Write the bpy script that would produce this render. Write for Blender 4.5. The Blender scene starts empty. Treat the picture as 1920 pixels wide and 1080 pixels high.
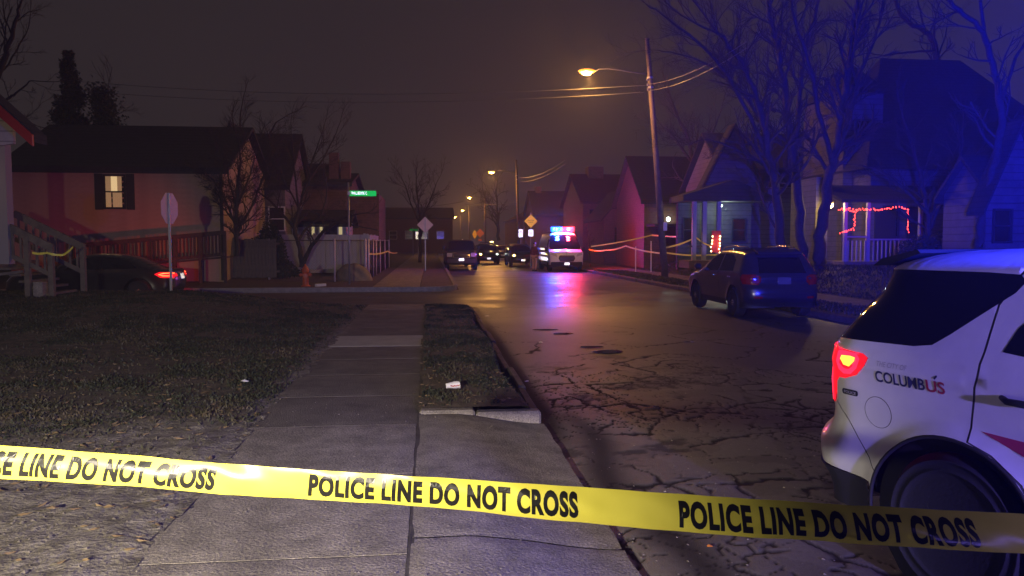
import bpy, math, random
import numpy as np
from mathutils import Vector, Matrix
from mathutils.geometry import delaunay_2d_cdt
from mathutils.kdtree import KDTree

SC = bpy.context.scene
COL = SC.collection
PI = math.pi
random.seed(7)
RNG = np.random.default_rng(7)

# ------------------------------------------------------------------ camera
FOC = 1450.0
cam_d = bpy.data.cameras.new('camera')
cam_d.sensor_width = 36.0
cam_d.lens = 36.0 * FOC / 1920.0
cam_d.clip_start = 0.05
cam_d.clip_end = 2000
cam = bpy.data.objects.new('camera', cam_d)
COL.objects.link(cam)
YAW = math.radians(6.0)
PITCH = math.atan(87 / FOC)
cam.location = (0, 0, 1.8)
cam.rotation_euler = (PI / 2 - PITCH, 0, -YAW)
SC.camera = cam
SC.cycles.use_denoising = True
SC.cycles.use_adaptive_sampling = False
SC.cycles.max_bounces = 5
SC.cycles.diffuse_bounces = 2
SC.cycles.glossy_bounces = 3
SC.cycles.transmission_bounces = 2
SC.cycles.volume_bounces = 0
SC.cycles.sample_clamp_indirect = 1.5
SC.cycles.sample_clamp_direct = 0
SC.cycles.caustics_reflective = False
SC.cycles.caustics_refractive = False
SC.cycles.light_sampling_threshold = 0.0
vs = SC.view_settings
vs.view_transform = 'Standard'
vs.look = 'None'
vs.exposure = 0.0
vs.gamma = 1.0
vs.use_curve_mapping = False

# ------------------------------------------------------------------ night sky
world = bpy.data.worlds.new('World')
SC.world = world
world.use_nodes = True
nt = world.node_tree
for n in list(nt.nodes):
    nt.nodes.remove(n)
wo = nt.nodes.new('ShaderNodeOutputWorld')
bg = nt.nodes.new('ShaderNodeBackground')
tc = nt.nodes.new('ShaderNodeTexCoord')
nz = nt.nodes.new('ShaderNodeTexNoise')
nz.inputs['Scale'].default_value = 1.6
nz.inputs['Detail'].default_value = 3
rp = nt.nodes.new('ShaderNodeValToRGB')
rp.color_ramp.elements[0].position = 0.3
rp.color_ramp.elements[0].color = (0.0215, 0.0165, 0.0190, 1)
rp.color_ramp.elements[1].position = 0.7
rp.color_ramp.elements[1].color = (0.0265, 0.0195, 0.0215, 1)
nt.links.new(tc.outputs['Generated'], nz.inputs['Vector'])
nt.links.new(nz.outputs['Fac'], rp.inputs['Fac'])
nt.links.new(rp.outputs['Color'], bg.inputs['Color'])
nt.links.new(bg.outputs['Background'], wo.inputs['Surface'])
bg.inputs['Strength'].default_value = 0.92

# light levels (watts) of the place's lamps and of the added blue beam, all in one spot
P_SODIUM = 1800.0
P_TORCH = 4300.0
P_SUVBAR = 1100.0
P_BEAM = 72000.0
P_BEHIND = 4600.0
P_VANBAR = 1150.0
HAZE = 0.0018
HAZE_G = 0.42

# ------------------------------------------------------------------ camera rays used while laying the place out
_F0 = np.array([math.sin(YAW), math.cos(YAW), 0.0])
_F = _F0 * math.cos(PITCH) + np.array([0, 0, -math.sin(PITCH)])
_R = np.array([math.cos(YAW), -math.sin(YAW), 0.0])
_U = np.cross(_R, _F)
_C = np.array([0, 0, 1.8])
def at(px, py, Y):
    r = _F + (px - 960) / FOC * _R + (540 - py) / FOC * _U
    return _C + r * (Y / r[1])

# ------------------------------------------------------------------ helpers
def link(o, parent=None):
    COL.objects.link(o)
    if parent is not None:
        o.parent = parent
    return o
def tag(o, label=None, cat=None, group=None, kind=None):
    if label: o['label'] = label
    if cat: o['category'] = cat
    if group: o['group'] = group
    if kind: o['kind'] = kind
    return o
def thing(name, label, cat, loc=(0, 0, 0), rz=0.0, group=None):
    o = bpy.data.objects.new(name, None)
    o.empty_display_size = 0.2
    link(o)
    o.location = loc
    o.rotation_euler = (0, 0, rz)
    return tag(o, label, cat, group)
def copy_tree(o, parent=None):
    c = o.copy(); link(c, parent)
    for ch in list(o.children):
        copy_tree(ch, c)
    return c
def from_arrays(name, V, Fs, mats, parent=None, smooth=False, mi=None):
    me = bpy.data.meshes.new(name)
    me.from_pydata([tuple(v) for v in V], [], [tuple(f) for f in Fs])
    if not isinstance(mats, (list, tuple)): mats = [mats]
    for m in mats: me.materials.append(m)
    if mi is not None:
        me.polygons.foreach_set('material_index', list(mi))
    if smooth:
        me.polygons.foreach_set('use_smooth', [True] * len(me.polygons))
    me.update()
    return link(bpy.data.objects.new(name, me), parent)

class MB:
    """collects simple solids and links them as ONE mesh"""
    def __init__(s):
        s.v = []; s.f = []
    def add(s, V, Fs):
        b = len(s.v)
        s.v += [tuple(map(float, p)) for p in V]
        s.f += [tuple(b + i for i in f) for f in Fs]
        return s
    def box(s, x0, x1, y0, y1, z0, z1, bev=0.0):
        if bev <= 0:
            V = [(x0,y0,z0),(x1,y0,z0),(x1,y1,z0),(x0,y1,z0),(x0,y0,z1),(x1,y0,z1),(x1,y1,z1),(x0,y1,z1)]
            return s.add(V, [(0,3,2,1),(4,5,6,7),(0,1,5,4),(1,2,6,5),(2,3,7,6),(3,0,4,7)])
        b = bev
        def loop(z, ins):
            a = ins
            return [(x0+b,y0+a,z),(x1-b,y0+a,z),(x1-a,y0+b,z),(x1-a,y1-b,z),(x1-b,y1-a,z),(x0+b,y1-a,z),(x0+a,y1-b,z),(x0+a,y0+b,z)]
        V = loop(z0, b) + loop(z0+b, 0) + loop(z1-b, 0) + loop(z1, b)
        Fs = [tuple(range(7,-1,-1)), tuple(range(24,32))]
        for k in range(3):
            for i in range(8):
                j = (i+1) % 8
                Fs.append((k*8+i, k*8+j, k*8+8+j, k*8+8+i))
        return s.add(V, Fs)
    def obox(s, c, ax, ay, az):
        """box from centre and three half-axis vectors"""
        c, ax, ay, az = map(np.array, (c, ax, ay, az))
        V = [c+i*ax+j*ay+k*az for k in (-1,1) for (i,j) in ((-1,-1),(1,-1),(1,1),(-1,1))]
        return s.add(V, [(0,3,2,1),(4,5,6,7),(0,1,5,4),(1,2,6,5),(2,3,7,6),(3,0,4,7)])
    def bar(s, a, b, w, h=None):
        a, b = np.array(a, float), np.array(b, float)
        d = b - a; L = np.linalg.norm(d)
        if L < 1e-6: return s
        d /= L
        up = np.array([0, 0, 1.0]) if abs(d[2]) < 0.95 else np.array([1.0, 0, 0])
        x = np.cross(d, up); x /= np.linalg.norm(x); u = np.cross(x, d)
        h = w if h is None else h
        return s.obox((a+b)/2, d*L/2, x*w/2, u*h/2)
    def tube(s, pts, rad, n=8, cap=True):
        pts = [np.array(p, float) for p in pts]
        if not hasattr(rad, '__len__'): rad = [rad]*len(pts)
        V = []; N = len(pts); prev = None
        for i, p in enumerate(pts):
            d = pts[min(i+1, N-1)] - pts[max(i-1, 0)]
            d = d / (np.linalg.norm(d) + 1e-9)
            if prev is None:
                up = np.array([0, 0, 1.0]) if abs(d[2]) < 0.9 else np.array([1.0, 0, 0])
                x = np.cross(up, d)
            else:
                x = prev - d*np.dot(prev, d)
            x = x/(np.linalg.norm(x)+1e-9); y = np.cross(d, x); prev = x
            for k in range(n):
                a = 2*PI*k/n
                V.append(p + rad[i]*(math.cos(a)*x + math.sin(a)*y))
        Fs = []
        for i in range(N-1):
            for k in range(n):
                j = (k+1) % n
                Fs.append((i*n+k, i*n+j, (i+1)*n+j, (i+1)*n+k))
        if cap:
            Fs.append(tuple(range(n-1, -1, -1))); Fs.append(tuple((N-1)*n+k for k in range(n)))
        return s.add(V, Fs)
    def lathe(s, prof, n=16, c=(0,0,0), axis='z'):
        """prof: (radius, height) pairs"""
        V = []
        for r, h in prof:
            for k in range(n):
                a = 2*PI*k/n
                p = (r*math.cos(a), r*math.sin(a), h)
                if axis == 'y': p = (p[0], p[2], p[1])
                if axis == 'x': p = (p[2], p[0], p[1])
                V.append((p[0]+c[0], p[1]+c[1], p[2]+c[2]))
        Fs = []
        for i in range(len(prof)-1):
            for k in range(n):
                j = (k+1) % n
                q = (i*n+k, i*n+j, (i+1)*n+j, (i+1)*n+k)
                Fs.append(q if axis != 'y' else q[::-1])
        a_, b_ = tuple(range(n-1, -1, -1)), tuple((len(prof)-1)*n+k for k in range(n))
        if axis == 'y': a_, b_ = a_[::-1], b_[::-1]
        Fs += [a_, b_]
        return s.add(V, Fs)
    def prism(s, poly, axis, a, b):
        """poly of 2D points extruded from a to b along axis (x,y,z)"""
        n = len(poly); V = []
        for t in (a, b):
            for (u, w) in poly:
                V.append({'x': (t,u,w), 'y': (u,t,w), 'z': (u,w,t)}[axis])
        Fs = [tuple(range(n-1,-1,-1)), tuple(range(n, 2*n))]
        for i in range(n):
            j = (i+1) % n
            Fs.append((i, j, n+j, n+i))
        if axis == 'y': Fs = [f[::-1] for f in Fs]
        return s.add(V, Fs)
    def build(s, name, mat, parent=None, smooth=False):
        return from_arrays(name, s.v, s.f, mat, parent, smooth)

# ------------------------------------------------------------------ numpy value noise
def _hash(ix, iy, seed):
    h = (ix*374761393 + iy*668265263 + seed*1442695041) & 0xffffffff
    h = ((h ^ (h >> 13)) * 1274126177) & 0xffffffff
    return ((h ^ (h >> 16)) & 0xffff) / 65535.0
def vnoise(x, y, seed=0):
    x = np.asarray(x, float); y = np.asarray(y, float)
    ix = np.floor(x).astype(np.int64); iy = np.floor(y).astype(np.int64)
    fx = x-ix; fy = y-iy
    fx = fx*fx*(3-2*fx); fy = fy*fy*(3-2*fy)
    a = _hash(ix, iy, seed); b = _hash(ix+1, iy, seed); c = _hash(ix, iy+1, seed); d = _hash(ix+1, iy+1, seed)
    return (a*(1-fx)+b*fx)*(1-fy)+(c*(1-fx)+d*fx)*fy
def fbm(x, y, sc=1.0, octv=4, seed=0):
    t = 0; amp = 0.5; tot = 0
    for k in range(octv):
        t = t + amp*vnoise(np.asarray(x)*sc*2**k + 17.3*k, np.asarray(y)*sc*2**k + 5.1*k, seed+k)
        tot += amp; amp *= 0.55
    return t/tot
def sstep(a, b, x):
    t = np.clip((np.asarray(x, float)-a)/(b-a), 0, 1)
    return t*t*(3-2*t)

# ------------------------------------------------------------------ materials
MATS = {}
def mat(name, col, rough=0.6, metal=0.0, noise=0.0, nscale=8.0, bump=0.0, bscale=40.0, emit=None, estr=0.0, coat=0.0, spec=None, col2=None, detail=5, speck=0.0):
    """Principled material with procedural colour variation and fine relief"""
    m = bpy.data.materials.new(name)
    m.use_nodes = True
    t = m.node_tree; b = t.nodes['Principled BSDF']
    b.inputs['Roughness'].default_value = rough
    b.inputs['Metallic'].default_value = metal
    b.inputs['Coat Weight'].default_value = coat
    b.inputs['Coat Roughness'].default_value = 0.05
    if spec is not None: b.inputs['Specular IOR Level'].default_value = spec
    co = t.nodes.new('ShaderNodeTexCoord')
    if noise > 0 or col2 is not None:
        n = t.nodes.new('ShaderNodeTexNoise'); n.inputs['Scale'].default_value = nscale; n.inputs['Detail'].default_value = detail
        n.inputs['Roughness'].default_value = 0.65
        t.links.new(co.outputs['Object'], n.inputs['Vector'])
        r = t.nodes.new('ShaderNodeValToRGB')
        r.color_ramp.elements[0].position = 0.32; r.color_ramp.elements[1].position = 0.68
        c2 = col2 if col2 is not None else tuple(c*(1-noise) for c in col)
        c1 = col if col2 is not None else tuple(min(1, c*(1+noise*0.6)) for c in col)
        r.color_ramp.elements[0].color = (*c2, 1); r.color_ramp.elements[1].color = (*c1, 1)
        t.links.new(n.outputs['Fac'], r.inputs['Fac'])
        t.links.new(r.outputs['Color'], b.inputs['Base Color'])
        if speck > 0:   # sand grains and small stones of the surface
            n3 = t.nodes.new('ShaderNodeTexNoise'); n3.inputs['Scale'].default_value = 75; n3.inputs['Detail'].default_value = 6; n3.inputs['Roughness'].default_value = 0.8
            t.links.new(co.outputs['Object'], n3.inputs['Vector'])
            mr = t.nodes.new('ShaderNodeMapRange'); mr.inputs['From Min'].default_value = 0.36; mr.inputs['From Max'].default_value = 0.64
            mr.inputs['To Min'].default_value = 1-speck; mr.inputs['To Max'].default_value = 1+speck*0.8
            t.links.new(n3.outputs['Fac'], mr.inputs['Value'])
            mm = t.nodes.new('ShaderNodeMix'); mm.data_type = 'RGBA'; mm.blend_type = 'MULTIPLY'; mm.inputs['Factor'].default_value = 1.0
            t.links.new(r.outputs['Color'], mm.inputs['A']); t.links.new(mr.outputs['Result'], mm.inputs['B'])
            t.links.new(mm.outputs['Result'], b.inputs['Base Color'])
    else:
        b.inputs['Base Color'].default_value = (*col, 1)
    if bump > 0:
        n2 = t.nodes.new('ShaderNodeTexNoise'); n2.inputs['Scale'].default_value = bscale; n2.inputs['Detail'].default_value = 4
        t.links.new(co.outputs['Object'], n2.inputs['Vector'])
        bp = t.nodes.new('ShaderNodeBump'); bp.inputs['Strength'].default_value = bump; bp.inputs['Distance'].default_value = 0.01
        t.links.new(n2.outputs['Fac'], bp.inputs['Height'])
        t.links.new(bp.outputs['Normal'], b.inputs['Normal'])
    if emit is not None:
        b.inputs['Emission Color'].default_value = (*emit, 1)
        b.inputs['Emission Strength'].default_value = estr
    MATS[name] = m
    return m
def retro(name, col, amount=0.6, rough=0.22, base=0.5):
    """retroreflective sheeting: sends light back towards where it came from"""
    m = mat(name, col, rough=0.5)
    t = m.node_tree; b = t.nodes['Principled BSDF']
    ge = t.nodes.new('ShaderNodeNewGeometry')
    gl = t.nodes.new('ShaderNodeBsdfAnisotropic')
    gl.inputs['Roughness'].default_value = rough
    gl.inputs['Color'].default_value = (*[min(1, c*1.3) for c in col], 1)
    t.links.new(ge.outputs['Incoming'], gl.inputs['Normal'])
    mx = t.nodes.new('ShaderNodeMixShader'); mx.inputs[0].default_value = amount
    out = t.nodes['Material Output']
    t.links.new(b.outputs[0], mx.inputs[1]); t.links.new(gl.outputs[0], mx.inputs[2])
    t.links.new(mx.outputs[0], out.inputs['Surface'])
    return m

M = {}
M['asphalt'] = mat('asphalt', (0.085,0.082,0.080), rough=0.50, noise=0.45, nscale=1.3, bump=0.5, bscale=60, col2=(0.045,0.043,0.044))
M['asphalt_far'] = mat('asphalt_far', (0.10,0.095,0.09), rough=0.42, bump=0.25, bscale=18, nscale=0.7, col2=(0.06,0.056,0.055))
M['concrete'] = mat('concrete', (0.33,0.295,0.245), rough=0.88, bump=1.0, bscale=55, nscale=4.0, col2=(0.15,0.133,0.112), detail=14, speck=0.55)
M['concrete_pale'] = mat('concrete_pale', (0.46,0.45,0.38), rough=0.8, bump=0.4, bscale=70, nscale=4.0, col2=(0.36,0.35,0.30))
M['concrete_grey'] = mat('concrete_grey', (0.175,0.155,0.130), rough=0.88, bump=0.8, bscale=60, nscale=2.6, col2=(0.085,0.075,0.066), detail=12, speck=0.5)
M['kerb'] = mat('kerb_concrete', (0.30,0.28,0.25), rough=0.85, bump=0.7, bscale=50, nscale=6.0, col2=(0.18,0.165,0.15))
M['kerb_dark'] = mat('kerb_dark', (0.10,0.09,0.08), rough=0.8, bump=0.7, bscale=50, nscale=6.0, col2=(0.04,0.036,0.035))
M['soil'] = mat('soil', (0.10,0.085,0.068), rough=0.95, bump=1.0, bscale=45, nscale=5.0, col2=(0.05,0.042,0.034), detail=9)
M['gravel'] = mat('gravel_soil', (0.20,0.175,0.145), rough=0.95, bump=1.0, bscale=38, nscale=7.0, col2=(0.10,0.088,0.072), detail=9)
M['lawn'] = mat('lawn_soil', (0.065,0.062,0.040), rough=0.95, bump=1.0, bscale=40, nscale=2.5, col2=(0.03,0.034,0.020), detail=9)
M['bark'] = mat('bark', (0.05,0.042,0.036), rough=0.9, bump=1.0, bscale=18, nscale=9.0, col2=(0.028,0.023,0.02))
M['twig'] = mat('twig', (0.042,0.034,0.029), rough=0.9)
M['needle'] = mat('needle', (0.022,0.035,0.018), rough=0.8, nscale=2, col2=(0.012,0.02,0.012))
M['white_paint'] = mat('car_white', (0.78,0.79,0.80), rough=0.32, coat=0.6, nscale=6, col2=(0.70,0.71,0.72))
M['navy_paint'] = mat('car_navy', (0.018,0.018,0.03), rough=0.3, coat=0.9)
M['black_paint'] = mat('car_black', (0.015,0.015,0.017), rough=0.3, coat=0.9)
M['grey_paint'] = mat('car_grey', (0.08,0.08,0.09), rough=0.3, coat=0.9)
M['glass'] = mat('tinted_glass', (0.008,0.008,0.012), rough=0.06, spec=0.6)
M['rubber'] = mat('rubber', (0.018,0.018,0.018), rough=0.75, bump=0.3, bscale=60)
M['cladding'] = mat('black_plastic', (0.022,0.022,0.024), rough=0.6, bump=0.2, bscale=200)
M['dark_gap'] = mat('dark_gap', (0.12,0.12,0.13), rough=0.8)
M['shell'] = mat('car_inner', (0.006,0.006,0.007), rough=0.9)
M['rim'] = mat('dark_rim', (0.06,0.06,0.065), rough=0.25, metal=0.9)
M['rim_silver'] = mat('silver_rim', (0.5,0.5,0.52), rough=0.25, metal=0.9)
M['chrome'] = mat('chrome', (0.7,0.7,0.7), rough=0.15, metal=1.0)
M['lamp_red_off'] = mat('red_lens', (0.25,0.01,0.01), rough=0.1, coat=1.0)
M['lamp_red_on'] = mat('red_lens_lit', (0.5,0.01,0.01), rough=0.15, emit=(1.0,0.01,0.02), estr=1.0)
M['lamp_red_strip'] = mat('red_strip_lit', (0.5,0.01,0.01), rough=0.15, emit=(1.0,0.015,0.05), estr=2.6)
M['lamp_red_core'] = mat('red_core_lit', (0.6,0.1,0.01), rough=0.2, emit=(1.0,0.20,0.02), estr=6.0)
M['lamp_clear'] = mat('clear_lens', (0.5,0.5,0.52), rough=0.08, coat=1.0)
M['blue_lens'] = mat('blue_lens_lit', (0.02,0.05,0.6), rough=0.2, emit=(0.0,0.12,1.0), estr=5.0)
M['red_lens_bar'] = mat('red_bar_lens_lit', (0.6,0.02,0.02), rough=0.2, emit=(1.0,0.035,0.07), estr=5.0)
M['bar_blue_soft'] = mat('blue_bar_lens', (0.02,0.05,0.6), rough=0.2, emit=(0.0,0.05,1.0), estr=5.0)
M['sodium_lens'] = mat('sodium_lens_lit', (0.9,0.6,0.2), rough=0.3, emit=(1.0,0.50,0.10), estr=160.0)
M['sodium_halo_glass'] = mat('sodium_halo_glass_lit', (0.9,0.5,0.1), rough=0.3, emit=(1.0,0.38,0.03), estr=2.2)
M['white_lamp'] = mat('white_lamp_lit', (0.9,0.9,0.9), rough=0.3, emit=(0.85,1.0,0.80), estr=5.0)
M['warm_lamp'] = mat('warm_lamp_lit', (0.9,0.8,0.5), rough=0.3, emit=(1.0,0.66,0.16), estr=26.0)
M['yellow_win'] = mat('window_lit', (0.5,0.45,0.3), rough=0.5, emit=(1.0,0.80,0.36), estr=0.42, nscale=3)
M['curtain_lit'] = mat('curtain_lit', (0.6,0.5,0.3), rough=0.8, emit=(1.0,0.66,0.27), estr=0.17)
M['curtain_bright'] = mat('curtain_bright', (0.7,0.6,0.4), rough=0.8, emit=(1.0,0.74,0.34), estr=0.62)
M['fairy_red'] = mat('fairy_red', (0.8,0.1,0.05), rough=0.3, emit=(1.0,0.05,0.03), estr=9.0)
M['fairy_warm'] = mat('fairy_warm', (0.8,0.6,0.3), rough=0.3, emit=(1.0,0.72,0.28), estr=9.0)
M['wood_pole'] = mat('wood_pole', (0.16,0.12,0.09), rough=0.85, bump=0.8, bscale=15, nscale=4, col2=(0.09,0.07,0.055))
M['wood_old'] = mat('weathered_wood', (0.17,0.14,0.10), rough=0.85, bump=0.5, bscale=20, nscale=5, col2=(0.09,0.075,0.06))
M['wood_red'] = mat('ramp_wood', (0.09,0.055,0.045), rough=0.8, nscale=5, col2=(0.05,0.03,0.025))
M['steel'] = mat('galvanised_steel', (0.42,0.42,0.43), rough=0.45, metal=0.6, nscale=9, col2=(0.30,0.30,0.31))
M['steel_dark'] = mat('dark_steel', (0.08,0.08,0.085), rough=0.5, metal=0.5)
M['wire'] = mat('cable', (0.03,0.03,0.03), rough=0.6)
M['wire_bare'] = mat('bare_cable', (0.10,0.10,0.10), rough=0.5, metal=0.3)
M['siding_tan'] = mat('siding_tan', (0.44,0.33,0.22), rough=0.75, nscale=1.5, col2=(0.34,0.25,0.17))
M['siding_grey'] = mat('siding_grey', (0.17,0.165,0.16), rough=0.75, nscale=1.5, col2=(0.12,0.115,0.115))
M['siding_dim'] = mat('siding_dim', (0.10,0.092,0.088), rough=0.75, nscale=2.5, col2=(0.06,0.056,0.055))
M['trim_grey'] = mat('grey_trim', (0.26,0.25,0.24), rough=0.6)
M['siding_white'] = mat('siding_white', (0.62,0.61,0.58), rough=0.7, nscale=1.5, col2=(0.5,0.49,0.47))
M['siding_pale'] = mat('siding_pale', (0.50,0.47,0.44), rough=0.7, nscale=2.5, col2=(0.34,0.32,0.31))
M['brick_wall'] = mat('brick_dark', (0.16,0.09,0.07), rough=0.85, nscale=6, col2=(0.09,0.055,0.045), bump=0.5, bscale=8)
M['roof_dark'] = mat('roof_shingle', (0.035,0.034,0.036), rough=0.9, bump=1.0, bscale=5, nscale=6, col2=(0.02,0.02,0.022))
M['trim_white'] = mat('white_trim', (0.65,0.64,0.60), rough=0.6)
M['trim_dark'] = mat('dark_trim', (0.02,0.02,0.022), rough=0.6)
M['win_dark'] = mat('window_glass_dark', (0.012,0.012,0.016), rough=0.12)
M['vinyl'] = mat('vinyl_fence', (0.42,0.42,0.46), rough=0.5, nscale=1.0, col2=(0.3,0.3,0.33))
M['hydrant'] = mat('hydrant_paint', (0.62,0.13,0.035), rough=0.5, nscale=9, col2=(0.40,0.08,0.025))
M['rock'] = mat('rock', (0.30,0.24,0.15), rough=0.95, bump=1.0, bscale=7, nscale=3, col2=(0.16,0.13,0.09))
M['tape'] = mat('barrier_tape_yellow', (0.84,0.78,0.11), rough=0.33, nscale=5, col2=(0.78,0.72,0.09), spec=0.35)
M['tape_ink'] = mat('tape_ink', (0.012,0.012,0.012), rough=0.30)
M['paper'] = mat('paper_cup', (0.80,0.78,0.74), rough=0.7, nscale=20, col2=(0.68,0.66,0.62))
M['paper_red'] = mat('paper_red', (0.45,0.03,0.03), rough=0.6)
M['green_sign'] = retro('green_sheeting', (0.0,0.42,0.05), 0.30, 0.25)
M['white_sheet'] = retro('white_sheeting', (0.80,0.80,0.78), 0.45, 0.2)
M['yellow_sheet'] = retro('yellow_sheeting', (0.95,0.50,0.03), 0.12, 0.2)
M['orange_sheet'] = mat('orange_sheeting', (0.75,0.26,0.05), rough=0.5)
M['sign_back'] = mat('sign_aluminium', (0.62,0.52,0.58), rough=0.5, metal=0.2, nscale=4, col2=(0.48,0.40,0.45))
M['black_ink'] = mat('black_ink', (0.01,0.01,0.01), rough=0.5)
M['logo_navy'] = mat('logo_navy', (0.02,0.022,0.10), rough=0.4)
M['logo_red'] = mat('logo_red', (0.40,0.02,0.07), rough=0.4)
M['logo_grey'] = mat('logo_grey', (0.42,0.42,0.44), rough=0.4)
M['stripe_red'] = mat('stripe_red', (0.45,0.01,0.13), rough=0.35, coat=0.5)
M['stripe_blue'] = mat('stripe_blue', (0.01,0.03,0.30), rough=0.35, coat=0.5)
M['skin'] = mat('skin', (0.50,0.30,0.21), rough=0.6)
M['jacket'] = mat('jacket', (0.10,0.02,0.02), rough=0.8)
M['khaki'] = mat('khaki_cloth', (0.55,0.33,0.17), rough=0.85)
M['hair'] = mat('hair', (0.03,0.02,0.015), rough=0.7)
M['shoe'] = mat('shoe', (0.03,0.025,0.02), rough=0.6)
M['leaf_dry'] = mat('dry_leaf', (0.30,0.22,0.11), rough=0.85, nscale=9, col2=(0.16,0.10,0.05))
M['door_red'] = mat('door_red', (0.45,0.02,0.02), rough=0.5)
M['puddle'] = mat('puddle_water', (0.02,0.02,0.02), rough=0.03, spec=0.8)

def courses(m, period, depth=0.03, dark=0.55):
    # lap boards or shingle courses: a saw profile up the wall in relief, with a darker line at the foot of each course
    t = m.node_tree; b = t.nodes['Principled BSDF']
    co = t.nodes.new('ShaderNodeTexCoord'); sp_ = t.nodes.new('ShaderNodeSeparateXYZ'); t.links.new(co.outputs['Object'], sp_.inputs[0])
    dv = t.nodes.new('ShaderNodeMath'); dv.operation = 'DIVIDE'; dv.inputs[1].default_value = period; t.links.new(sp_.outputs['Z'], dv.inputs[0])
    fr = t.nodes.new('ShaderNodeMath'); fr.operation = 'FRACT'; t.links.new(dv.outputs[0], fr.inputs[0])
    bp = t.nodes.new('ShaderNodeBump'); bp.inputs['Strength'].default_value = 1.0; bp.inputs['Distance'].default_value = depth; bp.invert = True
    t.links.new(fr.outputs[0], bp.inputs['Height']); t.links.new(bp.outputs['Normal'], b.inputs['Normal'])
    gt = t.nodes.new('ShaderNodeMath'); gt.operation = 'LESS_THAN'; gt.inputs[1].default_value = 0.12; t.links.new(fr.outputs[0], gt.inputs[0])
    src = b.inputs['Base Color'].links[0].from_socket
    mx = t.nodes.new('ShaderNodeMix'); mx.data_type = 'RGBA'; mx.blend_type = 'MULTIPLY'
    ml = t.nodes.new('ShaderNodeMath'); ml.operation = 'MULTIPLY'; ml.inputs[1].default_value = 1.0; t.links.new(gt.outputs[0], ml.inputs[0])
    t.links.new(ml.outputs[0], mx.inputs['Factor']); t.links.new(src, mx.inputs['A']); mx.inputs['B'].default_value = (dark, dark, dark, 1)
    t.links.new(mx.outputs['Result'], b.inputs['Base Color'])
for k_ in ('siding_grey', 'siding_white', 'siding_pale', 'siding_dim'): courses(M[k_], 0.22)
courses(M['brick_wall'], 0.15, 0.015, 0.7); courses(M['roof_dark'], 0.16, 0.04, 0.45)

def grass_mat():
    m = bpy.data.materials.new('grass_blades'); m.use_nodes = True
    t = m.node_tree; b = t.nodes['Principled BSDF']; b.inputs['Roughness'].default_value = 0.7
    co = t.nodes.new('ShaderNodeTexCoord'); n = t.nodes.new('ShaderNodeTexNoise'); n.inputs['Scale'].default_value = 1.7; n.inputs['Detail'].default_value = 10; n.inputs['Roughness'].default_value = 0.7
    r = t.nodes.new('ShaderNodeValToRGB'); e = r.color_ramp.elements
    e[0].position = 0.36; e[0].color = (0.018,0.025,0.010,1); e[1].position = 0.64; e[1].color = (0.100,0.076,0.044,1)
    x = e.new(0.5); x.color = (0.032,0.036,0.017,1)
    t.links.new(co.outputs['Object'], n.inputs['Vector']); t.links.new(n.outputs['Fac'], r.inputs['Fac']); t.links.new(r.outputs['Color'], b.inputs['Base Color'])
    return m
M['grass'] = grass_mat()
# ================================================================== GROUND
def grid_mesh(name, xs, ys, zf, mat_, parent=None, attr=None, keep=None, smooth=True):
    X, Y = np.meshgrid(xs, ys)
    Z = zf(X, Y)
    nx, ny = len(xs), len(ys)
    V = np.stack([X.ravel(), Y.ravel(), Z.ravel()], 1)
    i = np.arange(nx-1)[None, :] + nx*np.arange(ny-1)[:, None]
    F = np.stack([i, i+1, i+1+nx, i+nx], -1).reshape(-1, 4)
    if keep is not None:
        cx = X.ravel()[F].mean(1); cy = Y.ravel()[F].mean(1)
        F = F[keep(cx, cy)]
    me = bpy.data.meshes.new(name)
    me.vertices.add(len(V)); me.vertices.foreach_set('co', V.astype(np.float32).ravel())
    me.loops.add(F.size); me.loops.foreach_set('vertex_index', F.astype(np.int32).ravel())
    me.polygons.add(len(F)); me.polygons.foreach_set('loop_start', np.arange(0, F.size, 4, dtype=np.int32))
    me.polygons.foreach_set('loop_total', np.full(len(F), 4, np.int32))
    me.update(calc_edges=True)
    if smooth: me.polygons.foreach_set('use_smooth', np.ones(len(F), bool))
    if attr is not None:
        for an, av in attr(X.ravel(), Y.ravel()).items():
            a = me.attributes.new(an, 'FLOAT', 'POINT'); a.data.foreach_set('value', av.astype(np.float32))
    me.materials.append(mat_)
    return link(bpy.data.objects.new(name, me), parent)

def sheet(name, x0, x1, y0, y1, z, m, kind='structure'):
    return tag(from_arrays(name, [(x0,y0,z),(x1,y0,z),(x1,y1,z),(x0,y1,z)], [(0,1,2,3)], m), kind=kind)

sheet('ground', -320, 320, -38, 410, -0.12, M['soil'])

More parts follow.
